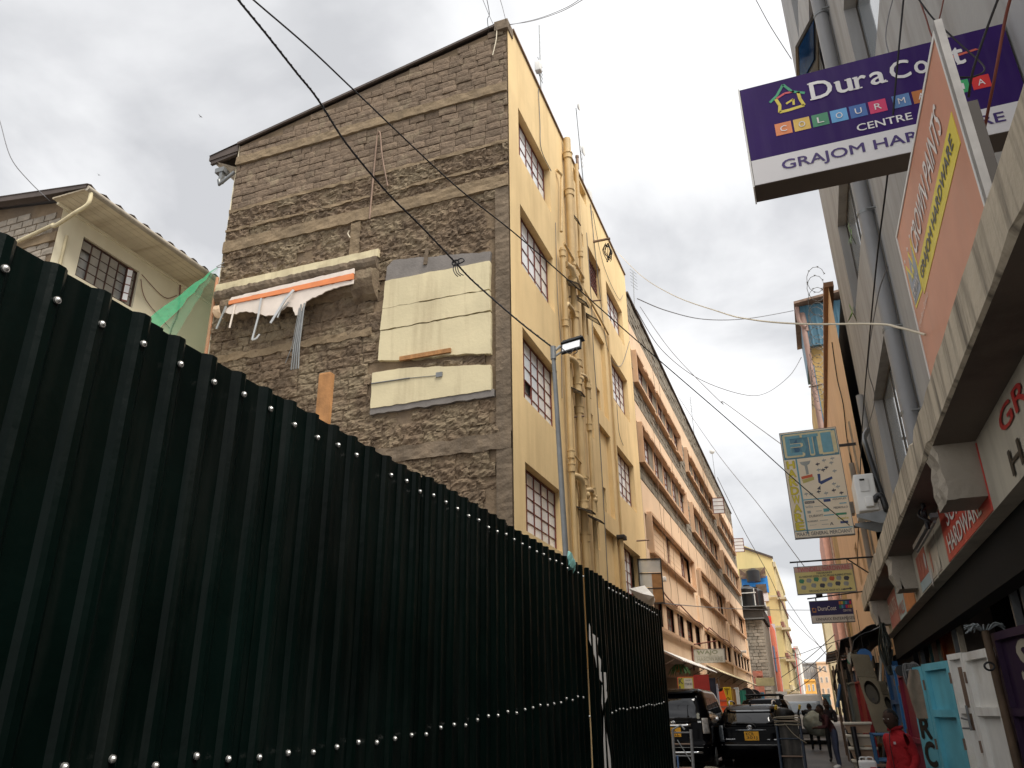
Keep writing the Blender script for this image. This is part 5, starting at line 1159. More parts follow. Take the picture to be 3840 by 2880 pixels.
t, X0, X1, Z0, Z1, F = signbox('tall_hanging_sign', 'tall cream hanging sign with blue header and yellow vertical letters', YE_, (2924, 1627), (2991, 2017), (3131, 1598), .16, pm('cream_face', (.80, .72, .58), .4, var=.04), M['galv'])
r, tx, pl = rel(t, F, X0, X1, Z0, Z1)
teal = paint((.10, .25, .35)); lt = paint((.16, .38, .50)); yel = paint((.68, .58, .06)); ink = paint((.07, .07, .09)); nav = paint((.03, .06, .2)); gr = paint((.33, .36, .36)); red = paint((.6, .12, .05)); grn = paint((.05, .28, .16))
r(0.01, .99, .735, .99, teal)
for i in range(7): pl([(.1+.13*i, .75), (.2+.12*i, .8+.02*(i % 3)), (.16+.12*i, .93), (.08+.13*i, .88)], paint((.05, .14, .26)) if i % 2 else paint((.14, .32, .4)), 'header_art')
for s, u0, u1 in (('E', .07, .36), ('T', .38, .68), ('I', .72, .90)):
    tx(s, u0-.015, u1+.015, .757, .973, paint((.66, .62, .40)), .035, .006); tx(s, u0+.012, u1-.012, .770, .960, lt, .012, .010)
r(.205, .235, .03, .735, lt); r(.235, .99, .335, .345, lt); r(.01, .99, .055, .065, lt)
for i, ch in enumerate('HARDWARE'):
    v1 = .715-.083*i; tx(ch, .045, .175, v1-.068, v1+.003, paint((.3, .25, .03)), .06, .006); tx(ch, .05, .17, v1-.065, v1, yel, .05, .009)
tx('MAATE GENERAL MERCHANT', .03, .97, .012, .045, ink, .005)
# fittings drawn on the sign
pl([(.27, .70), (.47, .705), (.44, .675), (.40, .665), (.405, .58), (.36, .575), (.35, .66), (.30, .675)], gr, 'basin_print')
pl([(.26, .56), (.46, .575), (.465, .55), (.27, .535)], red, 'pipe_print'); pl([(.27, .53), (.48, .55), (.48, .52), (.28, .495)], paint((.5, .45, .15)), 'pipe_print')
pl([(.55, .57), (.60, .57), (.585, .50), (.79, .535), (.80, .515), (.59, .47), (.545, .49)], nav, 'tap_print'); pl([(.5, .43), (.57, .46), (.56, .42)], ink, 'cone_print')
for i, (u, v) in enumerate(((.58, .66), (.70, .69), (.82, .66), (.72, .62), (.85, .58), (.58, .605), (.66, .60), (.8, .46), (.86, .43), (.78, .40), (.30, .39), (.38, .385), (.52, .40), (.64, .38), (.85, .70), (.9, .37))):
    pl([(u-.035, v), (u-.02, v+.012), (u-.005, v+.01), (u, v+.024), (u+.012, v+.01), (u+.04, v+.012), (u+.04, v+.002), (u+.01, v-.002), (u+.006, v-.02), (u-.006, v-.004)], gr if i % 3 else ink, 'fitting_print')
r(.25, .42, .303, .325, ink, 'brand_block'); tx('KOHLER', .265, .405, .308, .32, wh if False else paint((.7, .68, .6)), .01, .006)
r(.58, .7, .305, .33, nav); tx('AQUAFLEX', .73, .97, .312, .33, ink, .005); tx('wilo', .25, .38, .262, .288, gr, .01); r(.40, .58, .268, .272, gr); r(.84, .96, .275, .285, lt)
tx('PEDROLLO', .73, .97, .235, .252, ink, .01); r(.55, .65, .215, .245, paint((.1, .36, .4))); tx('DURAVIT', .29, .53, .175, .196, ink, .005); r(.54, .72, .178, .188, lt); r(.75, .93, .175, .194, grn)
tx('ROEKERIT', .25, .43, .132, .146, ink, .005); tx('tapis', .76, .95, .13, .155, yel, .02); tx('jaquar', .28, .40, .098, .108, gr, .005); r(.80, .93, .098, .118, nav); pl([(.62, .09), (.645, .115), (.66, .115), (.68, .09), (.665, .09), (.65, .108), (.635, .09)], ink); r(.48, .6, .10, .104, gr); r(.46, .6, .137, .142, gr); r(.27, .33, .212, .236, gr); r(.42, .52, .225, .23, gr)
mb = MB(); mb.box(X1, XO+.02, YE_+.02, YE_+.08, Z1-.42*(Z1-Z0)*.45, Z1-.42*(Z1-Z0)*.45+.07); mb.box(X1, XO+.02, YE_+.02, YE_+.08, Z0+.15, Z0+.22); mb.build('wall_arm', M['black'], t)

YT = 24.0
t, X0, X1, Z0, Z1, F = signbox('yellow_hanging_sign', 'small pale yellow hanging sign with pink headline and fittings pictures', YT, (2978, 2129), (2995, 2228), (3191, 2106), .12, pm('pale_yellow_face', (.74, .66, .28), .45, var=.05), M['galv'])
r, tx, pl = rel(t, F, X0, X1, Z0, Z1)
r(0, 1, .80, 1, paint((.62, .42, .36))); tx('TWINDELL HARDWARE', .05, .96, .81, .98, paint((.62, .16, .18)), .02)
tx('MAHANAIM', .38, .64, .70, .77, ink, .02); tx('ALL HARDWARE GOODS, G.I, PVC, PPR AND PLUMBING FITTINGS', .06, .97, .585, .665, ink, .02); tx('GROUND FLOOR, SHOP NO. A12', .2, .82, .04, .12, ink, .015)
for i, (u, v, c) in enumerate(((.1, .46, grn), (.23, .47, gr), (.36, .5, grn), (.5, .48, gr), (.63, .5, red), (.75, .5, gr), (.88, .48, ink), (.12, .22, gr), (.3, .28, gr), (.45, .26, ink), (.58, .27, gr), (.72, .3, ink), (.86, .28, gr))):
    pl([(u-.045, v-.05), (u+.02, v-.08), (u+.045, v+.02), (u+.03, v+.08), (u-.03, v+.09), (u-.05, v+.03)], c, 'fitting_print')
pl([(.78, .06), (.9, .08), (.9, .045), (.95, .1), (.9, .155), (.9, .12), (.78, .1)], ink, 'arrow_print')
mb = MB(); zt_ = Z1+.16; mb.tube([(X0-.1, YT+.05, zt_), (XO+.02, YT+.05, zt_)], .025, 6); mb.tube([(X1-.1, YT+.05, zt_), (XO, YT+.05, zt_-.6)], .02, 6); mb.tube([(X0+.1, YT+.05, Z1), (X0+.1, YT+.05, zt_)], .008, 4); mb.tube([(X1-.1, YT+.05, Z1), (X1-.1, YT+.05, zt_)], .008, 4); mb.build('hanger_arm', M['black'], t)

YT = 27.0
t, X0, X1, Z0, Z1, F = signbox('small_purple_sign', 'small navy and white hanging sign below the pale yellow one', YT, (3035, 2257), (3048, 2336), (3190, 2243), .12, pm('navy_face', (.04, .035, .15), .4, var=.04), M['galv'])
r, tx, pl = rel(t, F, X0, X1, Z0, Z1)
r(0, 1, .0, .33, paint((.78, .76, .74))); tx('DuraCoat', .18, .62, .55, .75, white, .02); tx('LINNAXX ENTERPRISES', .1, 1.0, .09, .22, ink, .01)
pl([(.04, .48), (.13, .48), (.14, .68), (.12, .68), (.11, .54), (.06, .54), (.06, .66), (.1, .66), (.1, .7), (.04, .7)], paint((.55, .27, .1)), 'logo_print')
cols = [(.7, .23, .09), (.72, .47, .10), (.05, .3, .15), (.12, .36, .66), (.04, .13, .38), (.62, .03, .13)]
for i in range(6):
    for j, v in enumerate((.8, .62)): r(.7+.05*i, .745+.05*i, v, v+.15, paint(cols[(i+2*j) % 6]), 'letter_tile')
tx('CENTRE', .77, .97, .46, .56, white, .015)
mb = MB(); mb.tube([(X0-.05, YT+.05, Z1+.1), (XO, YT+.05, Z1+.25)], .022, 6); mb.bbox(X0+.22, X0+.42, YT-.05, YT+.12, Z1+.12, Z1+.3, .03); mb.tube([(X0+.2, YT+.05, Z1), (X0+.2, YT+.05, Z1+.1)], .02, 6); mb.build('hanger_arm', M['black'], t)
# tiny distant navy sign over the street
t, X0, X1, Z0, Z1, F = signbox('far_navy_sign', 'tiny navy shop sign far down the street', 60, (2998, 2607), (2999, 2628), (3042, 2607), .1, pm('navy_face2', (.04, .035, .15), .4), M['galv'])
r, tx, pl = rel(t, F, X0, X1, Z0, Z1); tx('DuraCoat', .2, .95, .3, .75, white, .02)
mb = MB(); mb.box(X0, X0+.08, 60.05, 60.12, gz(60), Z0); mb.build('pole', M['galv'], t)
# ------------------------------------------------------------------ overhead cables
def cable(nm, label, pts, r, mat, n=8, extra=None):
    P = [uY(x, y, Y) for x, y, Y in pts]; C_ = crom(P, n)
    t = thing(nm, C_[-1], label, 'cable'); mb = MB(); mb.tube(C_, r, 6); mb.build('wire', M[mat], t)
    return t, P
t, P = cable('overhead_cable', 'thick black twisted cable running down to the lamp post', [(880, -30, 5.2), (894, 0, 5.3), (1000, 130, 5.8), (1110, 270, 6.4), (1190, 370, 6.9), (1300, 540, 7.6), (1450, 720, 8.6), (1580, 850, 9.6), (1708, 985, 10.4), (1780, 1060, 10.8), (1940, 1200, 11.4), (2074, 1305, 11.82)], .016, 'cable')
mb = MB(); C_ = crom(P, 40); mb.tube([p+Vector((.009*cos(i*.9), 0, .009*sin(i*.9)+.004)) for i, p in enumerate(C_)], .010, 5); mb.build('twisted_strand', M['cable'], t)
k0 = uY(1708, 985, 10.4); mb = MB(); rr = random.Random(3)
for i in range(3): mb.tube(crom([k0, k0+Vector((-.04+.04*i, 0, -.1)), k0+Vector((.04*i, -.02, -.22)), k0+Vector((.05+.05*i, 0, -.28))], 4), .009, 5)
mb.tube(crom([k0+Vector((.06*cos(a), 0, .05*sin(a))) for a in [i*pi/4 for i in range(10)]], 3), .014, 5); mb.tube(crom([k0+Vector((-.05, 0, .01)), k0+Vector((.1, 0, .06)), k0+Vector((.16, 0, .0)), k0+Vector((.05, 0, -.04))], 4), .012, 5); mb.build('cable_knot', M['cable'], t)
cable('overhead_cable', 'thin dark cable crossing the whole street to the tall hanging sign', [(930, -25, 5.6), (951, 0, 5.7), (1160, 180, 6.6), (1345, 355, 7.6), (1700, 690, 9.8), (1960, 900, 11.6), (2300, 1200, 14.4), (2500, 1375, 16.2), (2760, 1600, 18.8), (3010, 1825, 21.2), (3185, 1970, 22.7)], .013, 'cable')
cable('overhead_cable', 'pinkish cable sagging from the yellow roof to the terracotta board', [(2300, 930, 27), (2400, 1030, 22), (2520, 1105, 16), (2700, 1170, 11), (2810, 1197, 8.4), (2990, 1214, 6.6), (3280, 1215, 5.8), (3370, 1228, 5.55), (3470, 1255, 5.3)], .009, 'cablew')
cable('overhead_cable', 'faint wire swinging from the roofs to the blue shack', [(2390, 1120, 29), (2500, 1165, 32), (2640, 1197, 36), (2800, 1195, 40), (2975, 1165, 46)], .022, 'cableg')
cable('overhead_cable', 'grey wire dropping from peach roof past the tall sign', [(2400, 1150, 30), (2520, 1320, 30), (2700, 1505, 30), (2720, 1512, 30), (2950, 1680, 28), (3120, 1790, 26)], .014, 'cableg')
cable('overhead_cable', 'grey wire looping between peach roof and ochre building', [(2385, 1160, 30), (2480, 1310, 33), (2620, 1420, 38), (2780, 1478, 42), (2870, 1475, 44), (2960, 1410, 45), (3005, 1340, 46)], .018, 'cableg')
cable('overhead_cable', 'straight wire from the peach roof towards the yellow sign', [(2545, 1490, 40), (2690, 1700, 34), (2850, 1900, 30), (2990, 2090, 27), (3045, 2160, 26)], .013, 'cableg')
cable('overhead_cable', 'thin wire from the peach roof edge into the far street', [(2690, 1790, 55), (2790, 1990, 58), (2880, 2150, 62), (2960, 2310, 70), (3080, 2430, 80)], .022, 'cableg')
cable('overhead_cable', 'low sagging wire crossing the far street', [(2480, 2262, 29), (2640, 2276, 36), (2760, 2283, 44), (2900, 2287, 52), (3040, 2288, 60)], .018, 'cableg')
cable('overhead_cable', 'dark wire running low over the parked cars towards the stalls', [(2900, 2470, 60), (2990, 2455, 50), (3060, 2430, 42), (3120, 2410, 34), (3180, 2390, 26)], .014, 'cable')
for i, (x0, y0, x1, y1) in enumerate(((2945, 2240, 3110, 2470), (2960, 2560, 3120, 2420), (2950, 2440, 3100, 2520), (2930, 2540, 3130, 2380), (2960, 2600, 3090, 2500))):
    cable('overhead_cable', ['steep', 'lower slanting', 'long slack', 'upper slanting', 'lowest'][i]+' wire in the tangle over the far street', [(x0, y0, 62), ((x0+x1)/2, (y0+y1)/2+8, 55), (x1, y1, 46)], .02, 'cableg')
cable('overhead_cable', 'thin wire sloping to the grey building corner at upper right', [(2820, -20, 20), (2835, 0, 20), (2890, 100, 20.5), (2968, 222, 21.9)], .012, 'cableg')
cable('overhead_cable', 'thin wire curving down to the cream house roof at far left', [(-10, 440, 10), (0, 455, 10), (40, 590, 10.3), (110, 680, 10.8), (188, 754, 11.3)], .010, 'cableg')
cable('overhead_cable', 'wire leaving the roof peak to the upper right', [(1908, 92, 14.6), (1990, 80, 12.5), (2100, 45, 10), (2200, -10, 8.5)], .006, 'cableg')
cable('overhead_cable', 'second wire leaving the roof peak to the upper right', [(1908, 94, 14.6), (2010, 72, 12.5), (2120, 30, 10), (2190, -15, 8.7)], .006, 'cableg')
cable('overhead_cable', 'slack dark wire dropping vertically onto the roof peak', [(1822, -20, 12), (1835, 50, 12.8), (1828, 75, 13.2), (1834, 125, 14.3)], .008, 'cable')
cable('overhead_cable', 'straight thin wire reaching the roof peak from above', [(1805, -15, 11.5), (1840, 70, 13), (1862, 115, 14.4)], .006, 'cableg')
cable('overhead_cable', 'lone thin wire right of the roof peak', [(1870, -20, 12), (1885, 30, 13), (1898, 82, 14.5)], .006, 'cableg')
# cables hanging in front of the grey wall
cable('overhead_cable', 'straight black cable hanging in front of the grey wall', [(3392, -20, 5.4), (3388, 0, 5.42), (3360, 300, 5.65), (3330, 640, 6.0), (3290, 960, 7), (3262, 1250, 8.6), (3235, 1570, 11.5), (3225, 1800, 14), (3215, 2120, 20)], .008, 'cable')
cable('overhead_cable', 'black cable sloping down behind the terracotta board', [(3440, -10, 5.0), (3500, 70, 5.0), (3600, 165, 5.0), (3690, 250, 4.9), (3660, 285, 4.7), (3590, 290, 4.6), (3490, 282, 4.6)], .006, 'cable')
cable('overhead_cable', 'black cable hanging over the right end of the purple sign', [(3745, -10, 3.6), (3700, 110, 3.7), (3650, 260, 3.8), (3632, 365, 3.9)], .007, 'cable')
cable('overhead_cable', 'brownish cable hanging beside the purple sign', [(3790, -10, 3.7), (3768, 80, 3.8), (3730, 290, 4.0), (3685, 515, 4.3)], .009, 'redframe')
cable('overhead_cable', 'curly wire trailing down the upper grey wall', [(3350, -10, 7), (3330, 70, 7), (3322, 150, 7), (3345, 230, 6.8), (3366, 252, 6.6)], .006, 'cableg')
cable('overhead_cable', 'brown wire looping above the terracotta board', [(3445, -10, 6.2), (3470, 60, 6.2), (3500, 140, 6.2), (3525, 60, 6.2), (3540, -10, 6.2)], .007, 'redframe')
cable('overhead_cable', 'loose grey loop on the grey wall below the board', [(3330, 1000, 10), (3290, 1120, 11), (3255, 1370, 14), (3280, 1500, 15), (3240, 1640, 17)], .008, 'cableg')
# birds
for i, (x, y, lab) in enumerate(((752, 438, 'distant bird with spread wings in the grey sky'), (371, 657, 'tiny bird low over the cream house roof'))):
    c = uY(x, y, 60); b_ = MB(); s_ = .45 if i == 0 else .3
    b_.tube([c+Vector((-.35*s_, 0, 0)), c, c+Vector((.4*s_, 0, .05))], [.02, .08*s_, .02], 6)
    for sg in (-1, 1): b_.add([c+Vector((-.15*s_, 0, .03)), c+Vector((.15*s_, 0, .03)), c+Vector((.05*s_, sg*.8*s_, .25*s_)), c+Vector((-.05*s_, sg*.9*s_, .3*s_)), c+Vector((0, sg*.3*s_, .12*s_))], [(0, 1, 2, 3), (0, 4, 1)])
    tag(b_.build('bird', M['cableg']), lab, 'bird', 'birds')
# weeds on the grey wall
for i, (x, y, s_, lab) in enumerate(((3192, 880, .35, 'small green weed sprouting from the upper grey window sill'), (3198, 1172, .4, 'small green weed growing from a crack in the grey wall'))):
    c = uX(x, y, XG-.05); t = thing('wall_weed', c, lab, 'plant'); mb = MB(); rr = random.Random(i)
    mb.tube([c+Vector((.05, 0, -.25)), c], .01, 4); mb.build('stem', paint((.1, .12, .04)), t); mb = MB()
    for k in range(12):
        a = rr.uniform(0, 2*pi); d = Vector((-.3+.3*rr.random(), cos(a), sin(a)*.7+.3)).normalized()*s_*rr.uniform(.5, 1); sd = d.cross(Vector((1, 0, 0))).normalized()*.05
        mb.add([c, c+d*.5+sd, c+d, c+d*.5-sd], [(0, 1, 2, 3)])
    mb.build('leaves', paint((.12, .26, .04)), t)
# ------------------------------------------------------------------ shops below the peach building
sh = pb
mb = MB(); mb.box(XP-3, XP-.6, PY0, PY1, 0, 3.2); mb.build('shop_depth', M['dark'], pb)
for y in (28.5, 33.0, 37.6, 41.2, 46.0, 50.6, 55.4, 60.0, 65.0, 69.6): mb = MB(); mb.box(XP-.5, XP, y, y+.6, 0, 3.2); mb.build('shop_pier', M['peach'] if int(y) % 2 else M['conc2'], pb)
mb = MB(); mb.box(XP-.55, XP+.02, PY0, PY1, 2.75, 3.22); mb.build('shop_beam', M['peach2'], pb)
def awning(nm, lab, y0, y1, X0, X1, z0, z1, mat, n):
    t = thing(nm, ((X0+X1)/2, (y0+y1)/2, z1), lab, 'awning'); k = (y1-y0)/n
    for i in range(n):
        mb = MB(); a, b = y0+k*i+.02, y0+k*(i+1)-.02; m = 12; vs = []
        for j in range(m+1):
            y = a+(b-a)*j/m; h = .018*cos(j*pi)
            vs += [(X0, y, z0+h), (X1, y, z1+h)]
        mb.add(vs, [(2*j, 2*j+1, 2*j+3, 2*j+2) for j in range(m)]); o = mb.build('awning_sheet', mat, t); md = o.modifiers.new('s', 'SOLIDIFY'); md.thickness = .008
    for i in range(n+1):
        y = y0+k*i; q = MB(); q.tube([(X0, y, z0-.05), (X1, y, z1-.05)], .022, 6); q.tube([(X0, y, z0-.6), (X1+(X0-X1)*.3, y, z1+(z0-z1)*.3-.06)], .018, 6); q.build('awning_arm', M['rust'], t)
    mb = MB()
    for f in (0.05, .5, 1.0): mb.tube([(X0+(X1-X0)*f, y0, z0+(z1-z0)*f-.035), (X0+(X1-X0)*f, y1, z0+(z1-z0)*f-.035)], .018, 6)
    mb.build('awning_purlin', M['rust'], t)
awning('sheet_awning', 'white corrugated sheet awning over the nearest shops of the peach building', 29.4, 39.6, XP+.02, -4.4, 3.6, 3.2, M['white'], 4)
awning('long_awning', 'long cream sheet awning further along the peach building', 41.6, 66, XP+.02, -4.5, 3.7, 3.35, M['cream'], 6)
# fern pot hanging under the awning
c = uX(2400+385*.3797, 2250+640*.3797, -4.7); t = thing('hanging_fern', c, 'bushy green fern in a hanging pot below the white awning', 'plant')
mb = MB(); mb.tube([c-Vector((0, 0, .25)), c-Vector((0, 0, .02))], [.12, .17], 10); mb.build('pot', M['orange'], t)
rr = random.Random(6); mb = MB()
for k in range(150):
    a = rr.uniform(0, 2*pi); L_ = rr.uniform(.2, .5); d = Vector((cos(a), sin(a), 0)); p_ = c; pts = [c+d*L_*s_+Vector((0, 0, .5*s_*L_-1.25*s_*s_*L_)) for s_ in (0, .35, .7, 1)]
    sd = Vector((-d.y, d.x, 0))*.02
    for i in range(3): mb.add([pts[i]-sd*(1-i*.2), pts[i]+sd*(1-i*.2), pts[i+1]+sd*(.8-i*.25), pts[i+1]-sd*(.8-i*.25)], [(0, 1, 2, 3)])
mb.build('fronds', pm('fern', (.06, .16, .05), .6, var=.5, scale=9), t)
def T6(x, y): return (2400+x*.3797, 2250+y*.3797)
def standboard(nm, lab, cat, x0, x1, yt, yb, X, col, depth=.06, group=None, parts=(), mat=None, ground=True):
    """a door or board standing in front of a shop, facing the street end"""
    cx = (x0+x1)/2; Y = uX(*T6(cx, yt), X).y; a, b = uY(*T6(x0, yt), Y), uY(*T6(x1, yt), Y); z0 = gz(Y)+.1 if ground else uY(*T6(x0, yb), Y).z
    t = thing(nm, ((a.x+b.x)/2, Y, z0), lab, cat, group); mb = MB(); mb.box(a.x, b.x, Y, Y+depth, z0, a.z); mb.build('panel', mat or paint(col), t)
    mb = MB(); w = .05*(b.x-a.x)/.8+.02
    for u0, u1, v0, v1 in ((a.x, a.x+w, z0, a.z), (b.x-w, b.x, z0, a.z), (a.x+w, b.x-w, a.z-w, a.z), (a.x+w, b.x-w, z0, z0+w), (a.x+w, b.x-w, (z0+a.z)/2-w/2, (z0+a.z)/2+w/2)): mb.box(u0, u1, Y-.018, Y, v0, v1)
    mb.build('rim', mat or paint(tuple(min(1, c_*1.1) for c_ in col)), t)
    return t, a.x, b.x, z0, a.z, Y
t, a, b, z0, z1, Y = standboard('notice_board', 'yellow notice board in a red frame under the white awning', 'board', 365, 530, 760, 900, -4.3, (.55, .10, .06), ground=False)
FB = FY(Y-.02); r, tx, pl = rel(t, FB, a, b, z0, z1); r(.06, .95, .0, .93, paint((.55, .52, .06)), 'yellow_face', .004); r(.40, .9, .1, .88, paint((.72, .70, .64)), 'paper', .006); tx('K', .1, .34, .5, .9, ink, .03, .008); tx('L', .1, .34, .02, .36, ink, .03, .008); tx('SHOP', .5, .8, .7, .78, ink, .01, .009); tx('7738183', .43, .87, .4, .55, ink, .02, .009)
mb = MB(); mb.box(b, b+.5, Y+.0, Y+.06, z0-1.4, z1+.05); mb.build('red_side', paint((.42, .03, .025)), t)
standboard('blue_cabinet', 'blue metal cabinet beside the red framed notice board', 'cabinet', 572, 640, 800, 900, -4.3, (.05, .14, .36), .4)
standboard('dark_board', 'tall dark navy door panel leaning by the shops', 'door', 662, 742, 770, 900, -4.2, (.012, .014, .03), .06)
standboard('pale_door', 'narrow pale grey door left of the orange vest', 'door', 730, 768, 830, 1050, -4.3, (.45, .46, .52))
t, a, b, z0, z1, Y = standboard('yellow_board', 'yellow shop board with dark vertical lettering', 'board', 818, 895, 860, 1080, -4.25, (.55, .38, .02))
FB = FY(Y-.02); r, tx, pl = rel(t, FB, a, b, z0, z1)
for i, ch in enumerate('TOTAL'): tx(ch, .25, .75, .84-.17*i, .95-.17*i, paint((.12, .06, .01)), .02, .006)
standboard('ochre_door', 'ochre wooden door next to the yellow board', 'door', 884, 912, 876, 1060, -4.25, (.32, .18, .03)); standboard('ochre_door', 'darker ochre door between ochre and white doors', 'door', 908, 940, 880, 1050, -4.25, (.24, .12, .03))
standboard('white_door_panel', 'white door panel left of the green doors', 'door', 926, 972, 865, 1030, -4.25, (.6, .62, .6)); standboard('green_door', 'dark green metal door outside the far shops', 'door', 982, 1010, 890, 1040, -4.25, (.02, .16, .11)); standboard('green_door', 'second green metal door beside the dark drums', 'door', 1009, 1042, 893, 1040, -4.25, (.03, .22, .15))
standboard('light_blue_board', 'light blue board beyond the green doors', 'board', 1160, 1225, 912, 1010, -4.1, (.10, .33, .50))
for i, (x, y, lab) in enumerate(((1062, 940, 'upper dark drum hung beside the green doors'), (1085, 960, 'middle dark drum hung outside the shops'), (1135, 950, 'dark round drum nearest the light blue board'))):
    p = uX(*T6(x, y), -4.2); mb = MB(); mb.tube([p-Vector((0, .3, 0)), p+Vector((0, .3, 0))], .42, 14); mb.tube([p-Vector((0, .34, 0)), p-Vector((0, .3, 0))], .2, 12); mb.tube([(p.x, p.y, p.z-.4), (p.x, p.y, gz(p.y))], .05, 6); tag(mb.build('metal_drum', M['black']), lab, 'drum', 'dark drums')
# orange safety vest on a hanger
Y = uX(*T6(787, 900), -4.2).y; p = uY(*T6(787, 885), Y); t = thing('safety_vest', p, 'bright orange safety vest hanging outside a shop', 'vest')
mb = MB(); w_ = .24
pts = [(-.16, 0), (-.06, -.08), (.06, -.08), (.16, 0), (w_, -.35), (w_, -1.0), (-w_, -1.0), (-w_, -.35)]
mb.prism(FY(Y, p.x, p.z), pts, -.05, .05); mb.build('vest', pm('hi_vis', (.85, .10, .02), .6, var=.1), t)
for v in (-.45, -.7): q = MB(); q.box(p.x-w_-.005, p.x+w_+.005, Y-.06, Y-.05, p.z+v-.04, p.z+v+.04); q.build('reflective_band', paint((.45, .12, .08)), t)
mb = MB(); mb.tube([p, p+Vector((0, 0, .5))], .012, 4); mb.build('hanger', M['galv'], t)
# painted hanging sign, faded
Yw = 37.4; a = uY(2440+665*.2411, 2180+1060*.2411, Yw); b = uY(2440+1148*.2411, 2180+1108*.2411, Yw); c = uY(2440+663*.2411, 2180+1275*.2411, Yw)
t = thing('faded_sign', (a.x, Yw, c.z), 'faded white painted hardware sign hanging from the peach building', 'sign'); X0, X1, Z0, Z1 = a.x, b.x, c.z, a.z
mb = MB(); mb.box(X0, X1, Yw, Yw+.05, Z0, Z1); mb.build('board', pm('faded_white', (.48, .46, .39), .7, var=.1, streak=.25), t)
FB = FY(Yw); r, tx, pl = rel(t, FB, X0, X1, Z0, Z1)
for u0, u1, v0, v1 in ((0, .015, 0, 1), (.985, 1, 0, 1), (0.015, .985, 0, .02), (.015, .985, .98, 1)): r(u0, u1, v0, v1, M['galv'], 'rim', .01)
fd = paint((.24, .25, .17)); tx('WAJO', .1, .78, .55, .9, fd, .04); r(.06, .8, .47, .485, fd); tx('HARDWARE', .1, .92, .12, .42, paint((.30, .29, .22)), .02)
pl([(.1, .9), (.16, .9), (.19, .6), (.16, .58)], paint((.22, .34, .10)), 'green_stroke'); pl([(.72, .38), (.94, .2), (.94, .16), (.7, .34)], paint((.45, .44, .38)), 'scratch')
mb = MB(); mb.tube([(XP, Yw+.02, Z1+.2), (X1-.3, Yw+.02, Z1+.32)], .03, 6); mb.tube([(X0-.06, Yw+.02, Z1+.3), (X0-.06, Yw+.02, Z0-.3)], .04, 6); mb.build('hanger_frame', M['redframe'], t)
t, X0, X1, Z0, Z1, F = signbox('tan_sign', 'faded tan board sign in front of the coral building', 66, T6(1140, 770), T6(1150, 850), T6(1322, 775), .1, pm('tan_face', (.45, .41, .24), .7), M['rust'])
mb = MB(); mb.tube([(X0, 66.1, Z1), (XP, 66.1, Z1+.4)], .04, 6); mb.build('hanger_arm', M['rust'], t)
mb = MB(); Y = 78; a, b = uY(*T6(1340, 905), Y), uY(*T6(1470, 1040), Y); mb.box(a.x, b.x, Y, Y+.1, b.z, a.z); t = mb.build('white_banner', M['white']); tag(t, 'blank white banner across the street beyond the cars', 'banner')
t = thing('banner_posts', ((a.x+b.x)/2, Y+.2, gz(Y)), 'dark frame posts holding the white banner', 'frame')
for x in (a.x+.1, b.x-.1): mb = MB(); mb.tube([(x, Y+.2, gz(Y)), (x, Y+.2, a.z)], .05, 6); mb.build('post', M['black'], t)
t = thing('brick_panel', (XP+.9, 74, gz(74)), 'rusty salmon gate panel at the foot of the stone building', 'gate'); mb = MB(); p = uY(*T6(1110, 700), 71.2); q_ = uY(*T6(1215, 760), 71.2); mb.box(p.x, q_.x, 71.2, 71.3, gz(71), p.z); mb.build('panel', paint((.42, .16, .11)), t)
mb = MB(); mb.box(p.x, p.x+.3, 71.1, 71.2, gz(71), p.z); mb.box(p.x+.3, q_.x, 71.1, 71.2, p.z-.4, p.z-.2); mb.build('gate_frame', paint((.5, .2, .15)), t)
# pale bundled curtain at the end of the fence
p = uX(2477, 2510, -3.2); mb = MB(); pts = [(p.x+.03*sin(i*1.3), p.y+.05*cos(i), p.z-(p.z-.3)*i/10) for i in range(11)]; mb.tube(pts, [.06+.02*sin(i*2) for i in range(11)], 8); tag(mb.build('wrapped_pole', pm('grey_wrap', (.32, .36, .36), .5, var=.3, scale=8)), 'pole wrapped in crinkled grey plastic beside the hoarding end', 'pole')

# ------------------------------------------------------------------ vehicles
M['carblack'] = pm('black_car_paint', (.0012, .0012, .002), .12, 0, var=.2, spec=.07)
M['carglass'] = pm('tinted_glass', (.002, .002, .003), .03, 0, var=.1, spec=.75)
M['tyre'] = pm('tyre', (.014, .013, .013), .85, var=.2)
M['chrome'] = pm('chrome', (.72, .72, .72), .12, 1, var=.05)
M['lamp_clear'] = pm('clear_lamp', (.40, .38, .36), .12, .2, var=.35, scale=14, spec=.8)
M['lamp_smoke'] = pm('smoked_lamp', (.13, .145, .16), .12, .2, var=.4, scale=16, spec=.8)
M['plate'] = pm('plate_yellow', (.85, .43, .03), .5, var=.05)
def interp(tab, z):
    for (a, *A_), (b, *B_) in zip(tab[:-1], tab[1:]):
        if a <= z <= b:
            t = (z-a)/(b-a) if b > a else 0; return [p+(q-p)*t for p, q in zip(A_, B_)]
    return list(tab[-1][1:] if z > tab[-1][0] else tab[0][1:])
